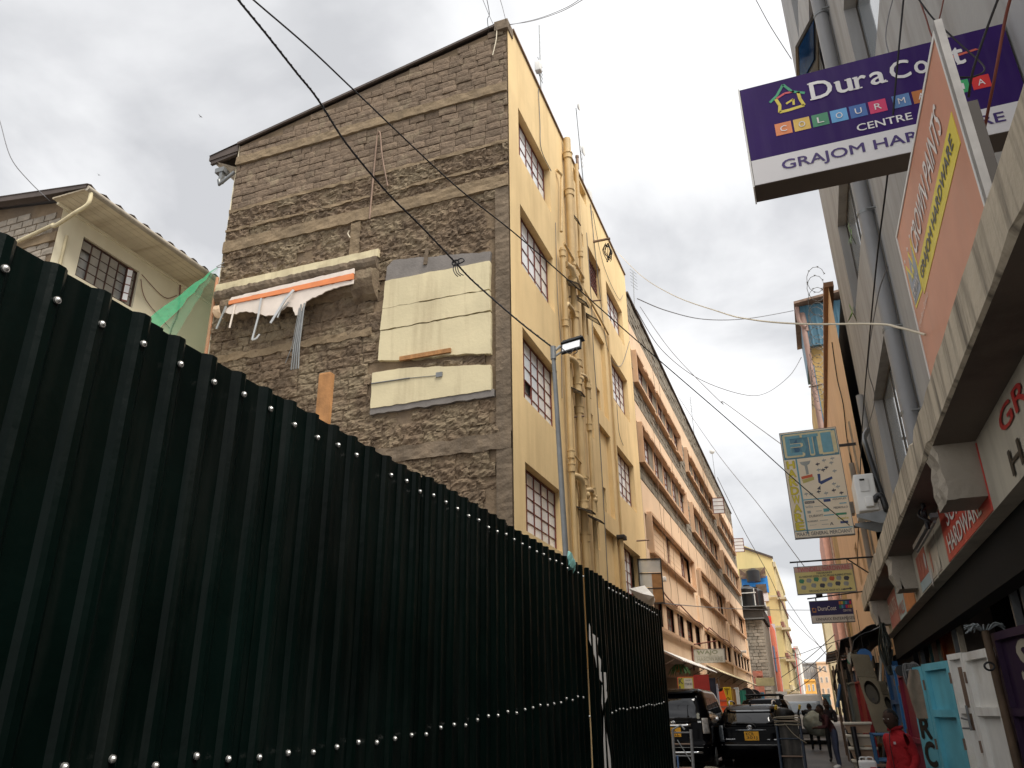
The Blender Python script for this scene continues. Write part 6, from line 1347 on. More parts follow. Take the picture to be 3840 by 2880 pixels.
def car(nm, label, loc, rz_deg, tab, mat, wheels, R=.2, zn=26, extra=None, cat='car'):
    """tab rows: z, half width, rear y, front y. Local y runs from the tail forwards."""
    t = thing(nm, loc, label, cat); ca, sa = cos(radians(rz_deg)), sin(radians(rz_deg)); L0 = Vector(loc)
    def Wd(x, y, z): return L0+Vector((x*ca-y*sa, x*sa+y*ca, z))
    def Rz(z): return min(R, interp(tab, z)[0]*.8)
    def rear(x, z, out=0):
        w, yr, yf = interp(tab, z); r = Rz(z); ax = abs(x)
        y = yr if ax <= w-r else yr+r-math.sqrt(max(0, r*r-(ax-(w-r))**2))
        return Wd(x, y+.05*(x/w)**2-out, z)
    def side(s, y, z, out=0): w, yr, yf = interp(tab, z); return Wd(s*(w+out), y, z)
    mb = MB(); zs = [tab[0][0]+(tab[-1][0]-tab[0][0])*i/zn for i in range(zn+1)]; zs = sorted(set(zs+[r_[0] for r_ in tab])); rings = []
    NX = 9; NC = 5; NL = 10
    for z in zs:
        w, yr, yf = interp(tab, z); r = Rz(z); ring = []
        for i in range(NX+1): x = -(w-r)+2*(w-r)*i/NX; ring.append(Wd(x, yr+.05*(x/w)**2, z))
        for i in range(1, NC+1): a = pi/2*i/NC; ring.append(Wd(w-r+r*sin(a), yr+.05*((w-r)/w)**2+r-r*cos(a), z))
        for i in range(1, NL): ring.append(Wd(w, yr+r+(yf-yr-2*r)*i/NL, z))
        for i in range(0, NC+1): a = pi/2*i/NC; ring.append(Wd(w-r+r*cos(a), yf-r+r*sin(a), z))
        for i in range(1, NX): x = (w-r)-2*(w-r)*i/NX; ring.append(Wd(x, yf, z))
        for i in range(0, NC+1): a = pi/2*i/NC; ring.append(Wd(-(w-r)-r*sin(a), yf-r+r*cos(a), z))
        for i in range(1, NL): ring.append(Wd(-w, yf-r-(yf-yr-2*r)*i/NL, z))
        for i in range(NC, 0, -1): a = pi/2*i/NC; ring.append(Wd(-(w-r)-r*sin(a), yr+.05*((w-r)/w)**2+r-r*cos(a), z))
        rings.append(ring)
    n = len(rings[0]); vs = [v for R_ in rings for v in R_]
    mb.add(vs, [(i*n+k, i*n+(k+1) % n, (i+1)*n+(k+1) % n, (i+1)*n+k) for i in range(len(zs)-1) for k in range(n)], True)
    mb.add(rings[-1], [tuple(range(n))], True); mb.add(rings[0], [tuple(reversed(range(n)))])
    mb.build('body', mat, t)
    def patch(nm2, x0, x1, z0, z1, m_, out=.008, nx=8, nz=5, shape=None, lab=None):
        q = MB(); vs = []
        for j in range(nz+1):
            v = j/nz; z = z0+(z1-z0)*v
            for i in range(nx+1):
                u = i/nx; xa, xb = (x0, x1) if not shape else shape(v)
                vs.append(rear(xa+(xb-xa)*u, z, out))
        q.add(vs, [(j*(nx+1)+i, j*(nx+1)+i+1, (j+1)*(nx+1)+i+1, (j+1)*(nx+1)+i) for j in range(nz) for i in range(nx)], True); o = q.build(nm2, m_, t, lab); md = o.modifiers.new('s', 'SOLIDIFY'); md.thickness = .008; md.offset = 0; return o
    def spatch(nm2, s, y0, y1, z0, z1, m_, out=.006):
        q = MB(); vs = []
        for j in range(5):
            z = z0+(z1-z0)*j/4
            for i in range(5): u = i/4; vs.append(side(s, (y0[0]+(y0[1]-y0[0])*j/4)+((y1[0]+(y1[1]-y1[0])*j/4)-(y0[0]+(y0[1]-y0[0])*j/4))*u, z, out))
        q.add(vs, [(j*5+i, j*5+i+1, (j+1)*5+i+1, (j+1)*5+i) for j in range(4) for i in range(4)], True); return q.build(nm2, m_, t)
    wr_, wy, ww = wheels
    for y in wy:
        for s in (-1, 1):
            w = interp(tab, wr_)[0]; q = MB(); q.tube([Wd(s*(w-.17), y, wr_), Wd(s*(w+.005), y, wr_)], wr_, 22); o = q.build('wheel', M['tyre'], t)
            q = MB(); q.tube([Wd(s*(w+.004), y, wr_), Wd(s*(w+.015), y, wr_)], wr_*.66, 18); q.build('rim', M['galv'], o)
    return t, Wd, rear, side, patch, spatch
def plate(t, rear, x0, x1, z0, z1, l1, l2):
    p0, p1, p2 = rear(x0, z0, .02), rear(x1, z0, .02), rear(x0, z1, .02); c = rear((x0+x1)/2, (z0+z1)/2, .022)
    u = (p1-p0); u.z = 0; u = u.normalized(); F = Fr(Vector((c.x, c.y, 0))-u*(x1-x0)/2+Vector((0, 0, z0+rootloc(t).z)), u, (0, 0, 1), Vector((u.y, -u.x, 0)))
    W_, H_2 = x1-x0, z1-z0; mb = MB(); mb.fbox(F, 0, W_, 0, H_2, -.01, .0); o = mb.build('number_plate', M['plate'], t)
    dk = paint((.05, .015, .01))
    text(l1, F, W_*.12, W_*(.66 if len(l1) < 4 else .8), H_2*.55, H_2*.92, dk, o, .004, .005); text(l2, F, W_*.14, W_*.88, H_2*.10, H_2*.48, dk, o, .004, .005)
def emblem(t, rear, x, z, s):
    c = rear(x, z, .03); mb = MB()
    for (rx, rz_, dx, dz) in ((1, .68, 0, 0), (.32, .6, 0, -.02), (.72, .26, 0, .3)):
        mb.tube([c+Vector((s*(dx+rx*cos(a)), 0, s*(dz+rz_*sin(a)))) for a in [k*2*pi/20 for k in range(21)]], s*.11, 6, cap=False)
    mb.build('emblem', M['chrome'], t)
# tall black van on the left
vY = 20.6; vz = gz(vY)+.012
tabv = [(.22, .80, .10, 4.55), (.34, .845, .0, 4.62), (.58, .85, -.02, 4.62), (.66, .845, .06, 4.58), (.95, .85, .09, 4.5), (1.05, .845, .11, 4.1), (1.35, .80, .16, 3.75), (1.62, .745, .24, 3.35), (1.76, .70, .34, 3.15), (1.82, .64, .46, 3.0), (1.845, .5, .75, 2.7)]
t, Wd, rear, side, patch, spatch = car('black_van', 'tall black minivan parked beside the hoarding end', (-3.46, vY, vz), 0, tabv, M['carblack'], (.31, (.95, 3.7), .2), .2, cat='van')
patch('rear_window', -.72, .72, 1.08, 1.66, M['carglass'], .01, shape=lambda v: (-.76+.05*v, .76-.05*v)); patch('spoiler', -.62, .62, 1.72, 1.8, M['carblack'], .08)
for s in (-1, 1):
    patch('tail_lamp', s*.66, s*.82, .82, 1.16, M['lamp_clear'], .018, 4, 8, shape=lambda v, s=s: (s*(.69-.02*v), s*(.835-.03*v)))
    spatch('side_window', s, (.45, .62), (1.35, 1.35), 1.12, 1.6, M['carglass']); spatch('side_window', s, (1.42, 1.42), (2.3, 2.25), 1.12, 1.6, M['carglass']); spatch('side_window', s, (2.37, 2.32), (3.3, 2.95), 1.12, 1.58, M['carglass'])
    mb = MB(); c = Wd(s*.97, 3.1, 1.12); mb.ball(c, .1, .07, .1); mb.tube([Wd(s*.84, 3.15, 1.05), c], .03, 6); mb.build('wing_mirror', M['chrome'] if s > 0 else M['carblack'], t)
patch('chrome_garnish', -.5, .42, .985, 1.035, M['chrome'], .03, 8, 2); patch('bumper_trim', -.62, .66, .4, .44, M['chrome'], .012, 8, 2)
patch('bumper_line', -.78, .78, .52, .535, M['galv'], .012, 10, 1)
plate(t, rear, -.16, .17, .76, .96, 'KCL', '502L'); emblem(t, rear, -.01, 1.06, .065)
mb = MB(); mb.tube([rear(-.02, 1.14, .04), rear(.05, 1.17, .05), rear(.45, 1.17, .035)], .012, 5); mb.tube([rear(-.02, 1.14, .04), rear(-.3, 1.12, .03)], .012, 5); mb.build('rear_wiper', M['black'], t)
for z in (1.24, 1.18): q = MB(); c = rear(.6, z, .03); q.tube([c, c-Vector((0, .004, 0))], .038, 14); q.build('sticker', paint((.45, .46, .4)), t)
q = MB(); c = rear(.62, 1.08, .02); q.box(c.x-.04, c.x+.04, c.y-.01, c.y, c.z-.02, c.z+.02); q.build('badge', M['chrome'], t)
patch('roof_lip', -.6, .6, 1.80, 1.83, M['carblack'], .02, 8, 2)
# black estate car
fY = 21.7; fzv = gz(fY)+.012
tabf = [(.20, .74, .16, 4.2), (.30, .80, .05, 4.36), (.42, .815, .0, 4.4), (.52, .815, .0, 4.4), (.60, .81, .075, 4.38), (.80, .815, .085, 4.3), (.92, .805, .10, 3.9), (1.0, .775, .14, 3.2), (1.18, .715, .27, 2.95), (1.32, .655, .42, 2.65), (1.40, .60, .55, 2.45), (1.445, .54, .70, 2.3), (1.455, .42, .95, 2.1)]
t, Wd, rear, side, patch, spatch = car('black_estate_car', 'black estate car with roof rails and yellow number plate', (-1.755, fY, fzv), 0, tabf, M['carblack'], (.30, (.95, 3.5), .2), .2)
patch('rear_window', -.6, .6, 1.0, 1.32, M['carglass'], .012, shape=lambda v: (-.69+.1*v, .69-.1*v)); patch('spoiler', -.58, .58, 1.325, 1.40, M['black'], .10, 10, 4)
for s in (-1, 1):
    patch('tail_lamp', 0, 0, .60, .97, M['lamp_smoke'], .02, 4, 8, shape=lambda v, s=s: (s*(.665+.02*v), s*(.81-.02*v)))
    mb = MB(); mb.tube(crom([Wd(s*.53, .85, 1.43), Wd(s*.54, .95, 1.52), Wd(s*.545, 1.6, 1.54), Wd(s*.54, 2.2, 1.51), Wd(s*.53, 2.35, 1.43)], 4), .022, 6); mb.build('roof_rail', M['chrome'], t)
    spatch('side_window', s, (.5, .75), (1.5, 1.5), 1.03, 1.3, M['carglass']); spatch('side_window', s, (1.58, 1.58), (2.7, 2.45), 1.03, 1.3, M['carglass'])
    mb = MB(); mb.ball(Wd(s*.9, 2.75, 1.02), .09, .06, .075); mb.build('wing_mirror', M['carblack'], t)
patch('trunk_garnish', -.36, .36, .845, .875, M['lamp_smoke'], .03, 8, 2); patch('belt_strip', -.62, .7, .955, .975, M['carblack'], .02, 8, 2); patch('bumper_line', -.74, .74, .525, .54, M['galv'], .012, 10, 1)  # belt strip is a raised line in plain body paint
plate(t, rear, -.17, .17, .63, .83, 'KCR', '301J'); emblem(t, rear, -.03, .925, .06)
mb = MB(); mb.tube(crom([rear(.12, .93, .04), rear(.05, 1.0, .06), rear(-.12, 1.015, .05), rear(-.35, 1.02, .035)], 4), .018, 6); mb.build('rear_wiper', M['black'], t)
c = rear(-.52, .65, .012); text('FIELDER', Fr((c.x-.1, c.y, c.z), (1, 0, 0), (0, 0, 1), (0, -1, 0)), 0, .22, 0, .025, M['chrome'], t, .004, 0)
mb = MB(); mb.tube([Wd(.0, .72, 1.44), Wd(.0, .66, 1.52)], .02, 6); mb.build('roof_aerial', M['black'], t)
for x in (-.03, .12): mb = MB(); c = rear(.42+x, .65, .014); mb.box(c.x-.03, c.x+.03, c.y-.004, c.y, c.z-.01, c.z+.01); mb.build('badge', M['chrome'], t)
# roof rack of a vehicle ahead and a white van further away
wz = 34.0
tabw = [(.22, .76, .1, 4.2), (.4, .82, 0, 4.3), (.95, .83, .04, 4.2), (1.05, .82, .08, 3.9), (1.5, .76, .2, 3.5), (1.8, .7, .3, 3.2), (1.86, .5, .6, 2.9)]
p = uY(*T6(1590, 1190), wz)
t, Wd, rear, side, patch, spatch = car('white_van', 'white van in the middle of the far street behind the sack carrier', (p.x+.15, wz, gz(wz)+.012), 0, [(z*.95, *k_) for z, *k_ in tabw], M['white'], (.31, (.9, 3.4), .2), .18, cat='van')
patch('rear_window', -.62, .62, 1.05, 1.5, pm('pale_glass', (.38, .45, .52), .08, spec=.8), .012); patch('bumper', -.75, .75, .35, .55, M['black'], .02)
for s in (-1, 1): patch('tail_lamp', 0, 0, .7, 1.0, paint((.45, .02, .02)), .015, 3, 4, shape=lambda v, s=s: (s*.68, s*.78))
p = uY(*T6(1500, 1060), 30.5)
tabk = [(.22, .76, .1, 4.0), (.4, .8, 0, 4.1), (.9, .8, .04, 4.0), (1.0, .78, .08, 3.8), (1.4, .7, .25, 3.3), (1.56, .62, .4, 3.0), (1.6, .4, .7, 2.7)]
t, Wd, rear, side, patch, spatch = car('dark_wagon', 'dark wagon with roof rack parked ahead of the estate car', (-1.75, 27.2, gz(27)+.012), 0, tabk, M['carblack'], (.31, (.9, 3.3), .2), .2)
patch('rear_window', -.6, .6, 1.0, 1.35, M['carglass'], .012)
mb = MB()
for s in (-.5, .5): mb.tube([Wd(s, .5, 1.72), Wd(s, 2.8, 1.72)], .025, 6)
for y in (.5, 1.2, 2.0, 2.8): mb.tube([Wd(-.55, y, 1.72), Wd(.55, y, 1.72)], .02, 6); mb.tube([Wd(-.5, y, 1.55), Wd(-.5, y, 1.72)], .02, 6); mb.tube([Wd(.5, y, 1.55), Wd(.5, y, 1.72)], .02, 6)
mb.build('roof_rack', M['black'], t)
for s in (-1, 1): patch('tail_lamp', 0, 0, .8, 1.0, paint((.5, .03, .03)), .015, 3, 4, shape=lambda v, s=s: (s*.6, s*.75))

# ------------------------------------------------------------------ hand carts
def cart(nm, lab, x0, x1, Y, ztop, col, n=5, lean=.12):
    z0 = gz(Y); t = thing(nm, ((x0+x1)/2, Y, z0), lab, 'hand cart'); mm = paint(col)
    P = lambda x, z, d=0: Vector((x, Y+lean*(z-z0)-d, z))
    for x in (x0, x1):
        mb = MB(); mb.tube([P(x, z0+.12), P(x, ztop)], .028, 8); mb.build('upright', mm, t)
    for i in range(n):
        z = z0+.25+(ztop-z0-.3)*i/(n-1); mb = MB(); mb.tube([P(x0, z), P(x1, z)], .016, 6); mb.build('cross_bar', M['rust'] if i % 2 else mm, t)
    for x in (x0-.03, x1+.03):
        mb = MB(); mb.tube([Vector((x-.03, Y+.1, z0+.14)), Vector((x+.03, Y+.1, z0+.14))], .14, 16); mb.build('wheel', M['tyre'], t)
    mb = MB(); mb.box(x0-.02, x1+.02, Y-.22, Y+.02, z0+.1, z0+.13); mb.build('toe_plate', mm, t)
    return t, P
t, P = cart('blue_hand_cart', 'tall blue hand cart with yellow grips standing behind the estate car', -.90, -.47, 17.0, 1.38, (.018, .032, .055), 4)
mb = MB(); mb.box(-.86, -.51, 17.1, 17.2, gz(17)+.2, 1.3); mb.build('loaded_panel', pm('dark_slats', (.03, .028, .025), .7, var=.6, scale=5, streak=.6, sscale=14, scol=(.14, .12, .1)), t)
for x in (-.90, -.47):
    mb = MB(); mb.tube([P(x, 1.38), P(x, 1.48, .05), P(x+.03, 1.55, .12)], .022, 6); mb.build('handle', M['black'], t); mb = MB(); mb.tube([P(x+.03, 1.54, .11), P(x+.045, 1.61, .15)], .024, 8); mb.build('yellow_grip', paint((.62, .42, .03)), t)
mb = MB(); rr = random.Random(4)
for i in range(5): mb.tube(crom([P(-.93+.47*k/4, 1.33+.03*i-.05+rr.uniform(-.02, .02), .05+.02*i) for k in range(5)], 4), .012, 5)
mb.tube(crom([P(-.75, 1.3, .06), P(-.6, 1.1, .06), P(-.4, .95, .05)], 5), .008, 4); mb.build('rope', pm('old_rope', (.30, .26, .19), .9), t)
c = Vector((-.76, 17.35, 1.42)); mb = MB(); mb.ball(c, .2, .18, .15, 14, 8); mb.v = [tuple(Vector(v)+Vector((.05*noise.noise(Vector(v)*6), 0, .05*noise.noise(Vector(v)*7)))) for v in mb.v]; tag(mb.build('black_bundle', pm('black_bag', (.004, .004, .004), .45, var=.4, spec=.2)), 'black plastic bundle resting on the blue hand cart', 'bundle')
t, P = cart('silver_hand_cart', 'thin metal hand cart standing behind the black van', -2.66, -2.33, 15.6, 1.22, (.14, .14, .14), 5, .16)
mb = MB(); mb.tube([P(-2.58, 1.05, .02), P(-2.36, .7, .02)], .01, 5); mb.build('brace', M['galv'], t); mb = MB(); mb.tube([P(-2.66, 1.22), P(-2.5, 1.3, .02), P(-2.44, 1.22)], .018, 6); mb.build('top_loop', M['galv'], t)
mb = MB(); mb.box(-2.6, -2.57, 15.6, 15.63, .3, .8); mb.build('blue_strap', paint((.05, .10, .2)), t)
mb = MB(); rr = random.Random(12); c = Vector((-2.2, 16.2, gz(16)))
for i in range(5): mb.ball(c+Vector((rr.uniform(-.3, .3), rr.uniform(-.2, .2), .1+.05*i)), .2, .18, .14, 9, 6)
mb.v = [tuple(Vector(v)+Vector((.05*noise.noise(Vector(v)*6), .04*noise.noise(Vector(v)*8), .04*noise.noise(Vector(v)*7)))) for v in mb.v]; tag(mb.build('rubbish_heap', pm('grimy_sacks', (.19, .17, .13), .9, var=.5, scale=6)), 'low heap of grimy sacks on the road by the van', 'heap')
# ------------------------------------------------------------------ people
def skinned(nm, joints, edges, root, mats, pick, parent, sub=2):
    me = bpy.data.meshes.new(nm); me.from_pydata([j[0] for j in joints], edges, []); me.update()
    o = bpy.data.objects.new(nm, me); C.objects.link(o)
    m = o.modifiers.new('skin', 'SKIN'); sv = me.skin_vertices[0].data
    for i, j in enumerate(joints):
        r = j[1]; sv[i].radius = r if isinstance(r, tuple) else (r, r); sv[i].use_root = (i == root)
    m.use_smooth_shade = True; m.branch_smoothing = .6
    s = o.modifiers.new('sub', 'SUBSURF'); s.levels = sub; s.render_levels = sub
    dg = bpy.context.evaluated_depsgraph_get(); dg.update(); ev = o.evaluated_get(dg); m2 = bpy.data.meshes.new_from_object(ev); bpy.data.objects.remove(o)
    m2.name = nm; m2.materials.clear()
    for q in mats: m2.materials.append(q)
    for p in m2.polygons: p.material_index = pick(p.center); p.use_smooth = True
    off = rootloc(parent); m2.transform(Matrix.Translation(-off))
    b = bpy.data.objects.new(nm, m2); C.objects.link(b); b.parent = parent
    return b
def person(label, loc, rz_deg, h, J, shirt, trousers, skin, hair, head_turn=0, shoes=(.02, .02, .02), long_sleeve=True, nm='person', jacket=None):
    t = thing(nm, loc, label, 'person'); R_ = Matrix.Rotation(radians(rz_deg), 3, 'Z'); L0 = Vector(loc); k = h
    def w(p): return L0+R_ @ (Vector(p)*k)
    idx = {n: i for i, n in enumerate(J)}
    rad = dict(pelvis=(.085, .06), belly=(.082, .06), chest=(.095, .062), neckb=.047, neck=.036, headc=.028, shL=.042, shR=.042, elL=.03, elR=.03, wrL=.02, wrR=.02, haL=.022, haR=.022, hipL=.055, hipR=.055, knL=.037, knR=.037, anL=.025, anR=.025, toL=.022, toR=.022)
    joints = [(w(p), tuple(x*k for x in rad[n]) if isinstance(rad[n], tuple) else rad[n]*k) for n, p in J.items()]
    E_ = [('pelvis', 'belly'), ('belly', 'chest'), ('chest', 'neckb'), ('neckb', 'neck'), ('neck', 'headc'), ('chest', 'shL'), ('shL', 'elL'), ('elL', 'wrL'), ('wrL', 'haL'), ('chest', 'shR'), ('shR', 'elR'), ('elR', 'wrR'), ('wrR', 'haR'), ('pelvis', 'hipL'), ('hipL', 'knL'), ('knL', 'anL'), ('anL', 'toL'), ('pelvis', 'hipR'), ('hipR', 'knR'), ('knR', 'anR'), ('anR', 'toR')]
    mats = [pm(nm+'_skin', skin, .62, var=.1, spec=.15), pm(nm+'_shirt', shirt, .85, var=.15, scale=9, bump=.9, bscale=11), pm(nm+'_trousers', trousers, .85, var=.15, scale=9), pm(nm+'_shoes', shoes, .6)]
    W_ = {n: w(p) for n, p in J.items()}
    def near(c, a, b):
        a, b = W_[a], W_[b]; d = b-a; s_ = max(0, min(1, (c-a).dot(d)/d.dot(d))); return (c-(a+d*s_)).length
    segs = [('S', 'pelvis', 'belly'), ('S', 'belly', 'chest'), ('S', 'chest', 'neckb'), ('K', 'neckb', 'neck'), ('K', 'neck', 'headc'), ('S', 'chest', 'shL'), ('S', 'shL', 'elL'), ('S' if long_sleeve else 'K', 'elL', 'wrL'), ('K', 'wrL', 'haL'), ('S', 'chest', 'shR'), ('S', 'shR', 'elR'), ('S' if long_sleeve else 'K', 'elR', 'wrR'), ('K', 'wrR', 'haR'), ('T', 'pelvis', 'hipL'), ('T', 'hipL', 'knL'), ('T', 'knL', 'anL'), ('H', 'anL', 'toL'), ('T', 'pelvis', 'hipR'), ('T', 'hipR', 'knR'), ('T', 'knR', 'anR'), ('H', 'anR', 'toR')]
    def pick(c):
        if jacket and c.z > loc[2]+jacket*k and c.z < loc[2]+.8*k and near(c, 'wrL', 'haL') > .05 and near(c, 'wrR', 'haR') > .05: return 1
        best = min(segs, key=lambda s_: near(c, s_[1], s_[2])); return {'K': 0, 'S': 1, 'T': 2, 'H': 3}[best[0]]
    body = skinned('body', joints, [(idx[a], idx[b]) for a, b in E_], idx['pelvis'], mats, pick, t)
    # head: one shaped mesh, turned on the neck
    hc = W_['headc']; HR = Matrix.Rotation(radians(rz_deg+head_turn), 3, 'Z'); hs = .045*k/1.0
    bm = bmesh.new(); bmesh.ops.create_uvsphere(bm, u_segments=24, v_segments=18, radius=1)
    for v in bm.verts:
        c = v.co; x, y, z = c
        X, Y_, Z = x*.78, y*.95, z*1.18
        if z < -.2: X *= 1-.22*(-z-.2); Y_ *= 1-.1*(-z-.2)
        if y > .5: Y_ -= .10*(y-.5)                      # flatter face, +y is forward
        g = lambda cx, cz, s_: math.exp(-((x-cx)**2+(z-cz)**2)/(2*s_*s_)) if y > 0 else 0
        Y_ += .24*g(0, -.22, .12)+.10*g(0, .02, .09)     # nose
        Y_ += .08*g(0, .22, .35)-.10*(g(.3, .05, .13)+g(-.3, .05, .13))   # brow and eye sockets
        Y_ += .09*g(0, -.58, .16)+.07*g(0, -.9, .2)      # lips, chin
        v.co = Vector((X, Y_, Z))
    mb = MB(); mb.bm(bm, True); mb.v = [tuple(hc+HR @ (Vector(v)*hs*1.35)) for v in mb.v]; hd = mb.build('head', mats[0], t)
    hp = lambda x, y, z: hc+HR @ (Vector((x, y, z))*hs*1.35)
    for s in (-1, 1):
        q = MB(); q.ball(hp(s*.28, .80, .05), hs*.16, hs*.1, hs*.1, 8, 6); q.build('eye', paint((.55, .5, .45)), hd); q = MB(); q.ball(hp(s*.28, .87, .05), hs*.07, hs*.06, hs*.07, 8, 6); q.build('pupil', M['black'], hd)
        q = MB(); q.ball(hp(s*.80, -.05, -.05), hs*.1, hs*.2, hs*.3, 8, 6); q.build('ear', mats[0], hd)
    q = MB(); q.ball(hp(0, .86, -.56), hs*.3, hs*.08, hs*.06, 8, 5); q.build('lips', paint(tuple(c_*.6+.03 for c_ in skin)), hd)
    bm = bmesh.new(); bmesh.ops.create_uvsphere(bm, u_segments=20, v_segments=14, radius=1); bmesh.ops.delete(bm, geom=[v for v in bm.verts if v.co.z < -.1+.8*max(0, v.co.y+.15)], context='VERTS')
    mb = MB(); mb.bm(bm, True); mb.v = [tuple(hp(v[0]*.815, v[1]*.99-.03, v[2]*1.205)) for v in mb.v]; o = mb.build('hair', pm(nm+'_hair', hair, .9, bump=.5, bscale=200), hd); md = o.modifiers.new('s', 'SOLIDIFY'); md.thickness = .01
    # five fingers on each hand
    for s, n, wn_ in ((-1, 'haL', 'wrL'), (1, 'haR', 'wrR')):
        a, b = W_[wn_], W_[n]; d = (b-a).normalized(); sd = d.cross(Vector((0, 0, 1)));
        if sd.length < .1: sd = d.cross(Vector((1, 0, 0)))
        sd.normalize(); up = sd.cross(d); mb = MB()
        for i in range(4):
            o_ = b+sd*(.009*k*(i-1.5))+d*.008*k; L_ = (.036, .042, .04, .032)[i]*k; mb.tube([o_, o_+d*L_*.55-up*.004*k, o_+d*L_*.85-up*.014*k, o_+d*L_*.95-up*.024*k], [.0052*k, .005*k, .0045*k, .003*k], 6)
        mb.tube([b-d*.02*k+sd*.015*k, b+sd*.028*k+d*.006*k, b+sd*.03*k+d*.022*k], [.006*k, .0055*k, .004*k], 6); mb.build('fingers', mats[0], body)
    return t, W_
STAND = dict(pelvis=(0, 0, .53), belly=(0, 0, .62), chest=(0, .005, .74), neckb=(0, .0, .83), neck=(0, .012, .855), headc=(0, .022, .905), shL=(-.108, 0, .80), elL=(-.135, -.02, .635), wrL=(-.13, .03, .50), haL=(-.125, .045, .455), shR=(.108, 0, .80), elR=(.135, -.02, .635), wrR=(.13, .03, .50), haR=(.125, .045, .455), hipL=(-.05, 0, .50), knL=(-.055, .012, .28), anL=(-.055, -.01, .05), toL=(-.065, .08, .018), hipR=(.05, 0, .50), knR=(.055, .012, .28), anR=(.055, -.01, .05), toR=(.065, .08, .018))
def P_(**k): d = dict(STAND); d.update(k); return d
# red shirted man by the shop
rm = (.665, 9.75, gz(9.75)+.012)
t, W_ = person('man in a red zip jacket looking across the street beside the shop doors', rm, 128, 1.45, P_(shL=(-.098, 0, .79), shR=(.098, .0, .79), elL=(-.125, -.025, .635), elR=(.122, -.03, .64), wrL=(-.10, .06, .52), wrR=(.11, .05, .51), headc=(0, .026, .897)), (.34, .008, .012), (.03, .03, .04), (.05, .027, .019), (.010, .008, .007), 12, jacket=.36)
c = W_['chest']; mb = MB(); mb.box(c.x-.045, c.x-.022, c.y-.14, c.y-.136, c.z-.005, c.z+.02); mb.build('chest_badge', paint((.5, .4, .4)), t)
nb = W_['neckb']; mb = MB(); mb.tube([nb+Vector((.062*cos(k*pi/8), .055*sin(k*pi/8), .012+.01*cos(k*pi/8))) for k in range(17)], .019, 8, cap=False); mb.build('collar', pm('collar_red', (.26, .006, .01), .9, bump=.5, bscale=20), t)
mb = MB(); mb.tube(crom([nb+Vector((-.05, -.05, 0)), c+Vector((-.075, -.085, .03)), W_['belly']+Vector((-.08, -.085, 0)), W_['pelvis']+Vector((-.08, -.08, -.02))], 5), .004, 5); mb.build('zip', M['black'], t)
# porter bent under a large sack
sp = uZ(*T6(1750, 1492), gz(30)); sy = 30.0; sx_ = uY(*T6(1750, 1492), sy).x
BENT = P_(pelvis=(0, 0, .52), belly=(0, .05, .60), chest=(0, .13, .69), neckb=(0, .2, .75), neck=(0, .225, .775), headc=(0, .255, .815), shL=(-.1, .16, .75), elL=(-.15, .14, .66), wrL=(-.17, .05, .72), haL=(-.17, .02, .74), shR=(.1, .16, .75), elR=(.15, .14, .66), wrR=(.17, .05, .72), haR=(.17, .02, .74), knL=(-.06, .09, .29), anL=(-.06, .07, .05), toL=(-.06, .15, .02), knR=(.06, .0, .29), anR=(.06, -.10, .06), toR=(.06, -.02, .02))
t, W_ = person('porter in dark clothes bent beneath a huge sack, walking away', (sx_, sy, gz(sy)+.012), 8, 1.62, BENT, (.02, .02, .022), (.014, .014, .016), (.06, .035, .025), (.012, .01, .01))
a, b = uY(*T6(1612, 1230), sy-.2), uY(*T6(1880, 1300), sy-.2); tp, bt = uY(*T6(1690, 1108), sy-.2), uY(*T6(1760, 1350), sy-.2)
c = Vector(((a.x+b.x)/2, sy-.15, (tp.z+bt.z)/2+.02)); rx, rz2 = (b.x-a.x)/2, (tp.z-bt.z)/2
bm = bmesh.new(); bmesh.ops.create_icosphere(bm, subdivisions=4, radius=1)
for v in bm.verts:
    p = v.co.copy(); q = Vector((p.x*rx, p.y*.38, p.z*rz2)); q.z -= .12*p.x*(1 if p.x > 0 else .4)*.8; q += v.co*.05*noise.noise(p*2.2)+v.co*.03*noise.noise(p*6); v.co = c+q
mb = MB(); mb.bm(bm, True); tag(mb.build('bulging_sack', pm('grey_green_sack', (.30, .31, .25), .8, var=.3, scale=2.5, bump=.5, bscale=14, col2=(.10, .10, .08), c2amt=.35)), 'huge grey green bulging sack carried on the porter\'s back', 'sack')
# two people standing by the stalls, one leaning forward in jeans
jy = 22.0; jx = uY(*T6(1945, 1490), jy).x
LEAN = P_(pelvis=(0, -.03, .52), belly=(0, .02, .605), chest=(0, .09, .71), neckb=(0, .13, .79), neck=(0, .145, .82), headc=(0, .165, .875), shL=(-.105, .09, .765), shR=(.105, .09, .765), elL=(-.13, .12, .61), elR=(.13, .12, .61), wrL=(-.08, .24, .60), haL=(-.05, .28, .60), wrR=(.08, .24, .60), haR=(.05, .28, .60))
person('person in maroon top, blue jeans and white trainers at the stalls', (jx, jy, gz(jy)+.012), 100, 1.5, LEAN, (.05, .012, .014), (.045, .055, .10), (.06, .035, .025), (.012, .01, .01), 0, (.7, .7, .7))
py_ = 24.5; px2 = uY(*T6(1905, 1455), py_).x
t, W_ = person('person in black clothes holding a white paper beyond the jeans wearer', (px2, py_, gz(py_)+.012), 175, 1.55, P_(elL=(-.13, .05, .64), wrL=(-.06, .18, .66), haL=(-.03, .21, .67), elR=(.13, .05, .64), wrR=(.06, .18, .66), haR=(.03, .21, .67)), (.02, .012, .014), (.015, .015, .018), (.06, .035, .025), (.012, .01, .01))
c = (W_['haL']+W_['haR'])/2; mb = MB(); mb.prism(Fr(c+Vector((-.12, -.08, .02)), (.26, -.05, -.06), (0, -.18, -.06), (0, 0, 1)), [(0, 0), (1, 0), (1, 1), (0, 1)], 0, .004); tag(mb.build('paper_sheet', M['white']), 'white sheet of paper held by the person in black', 'paper')

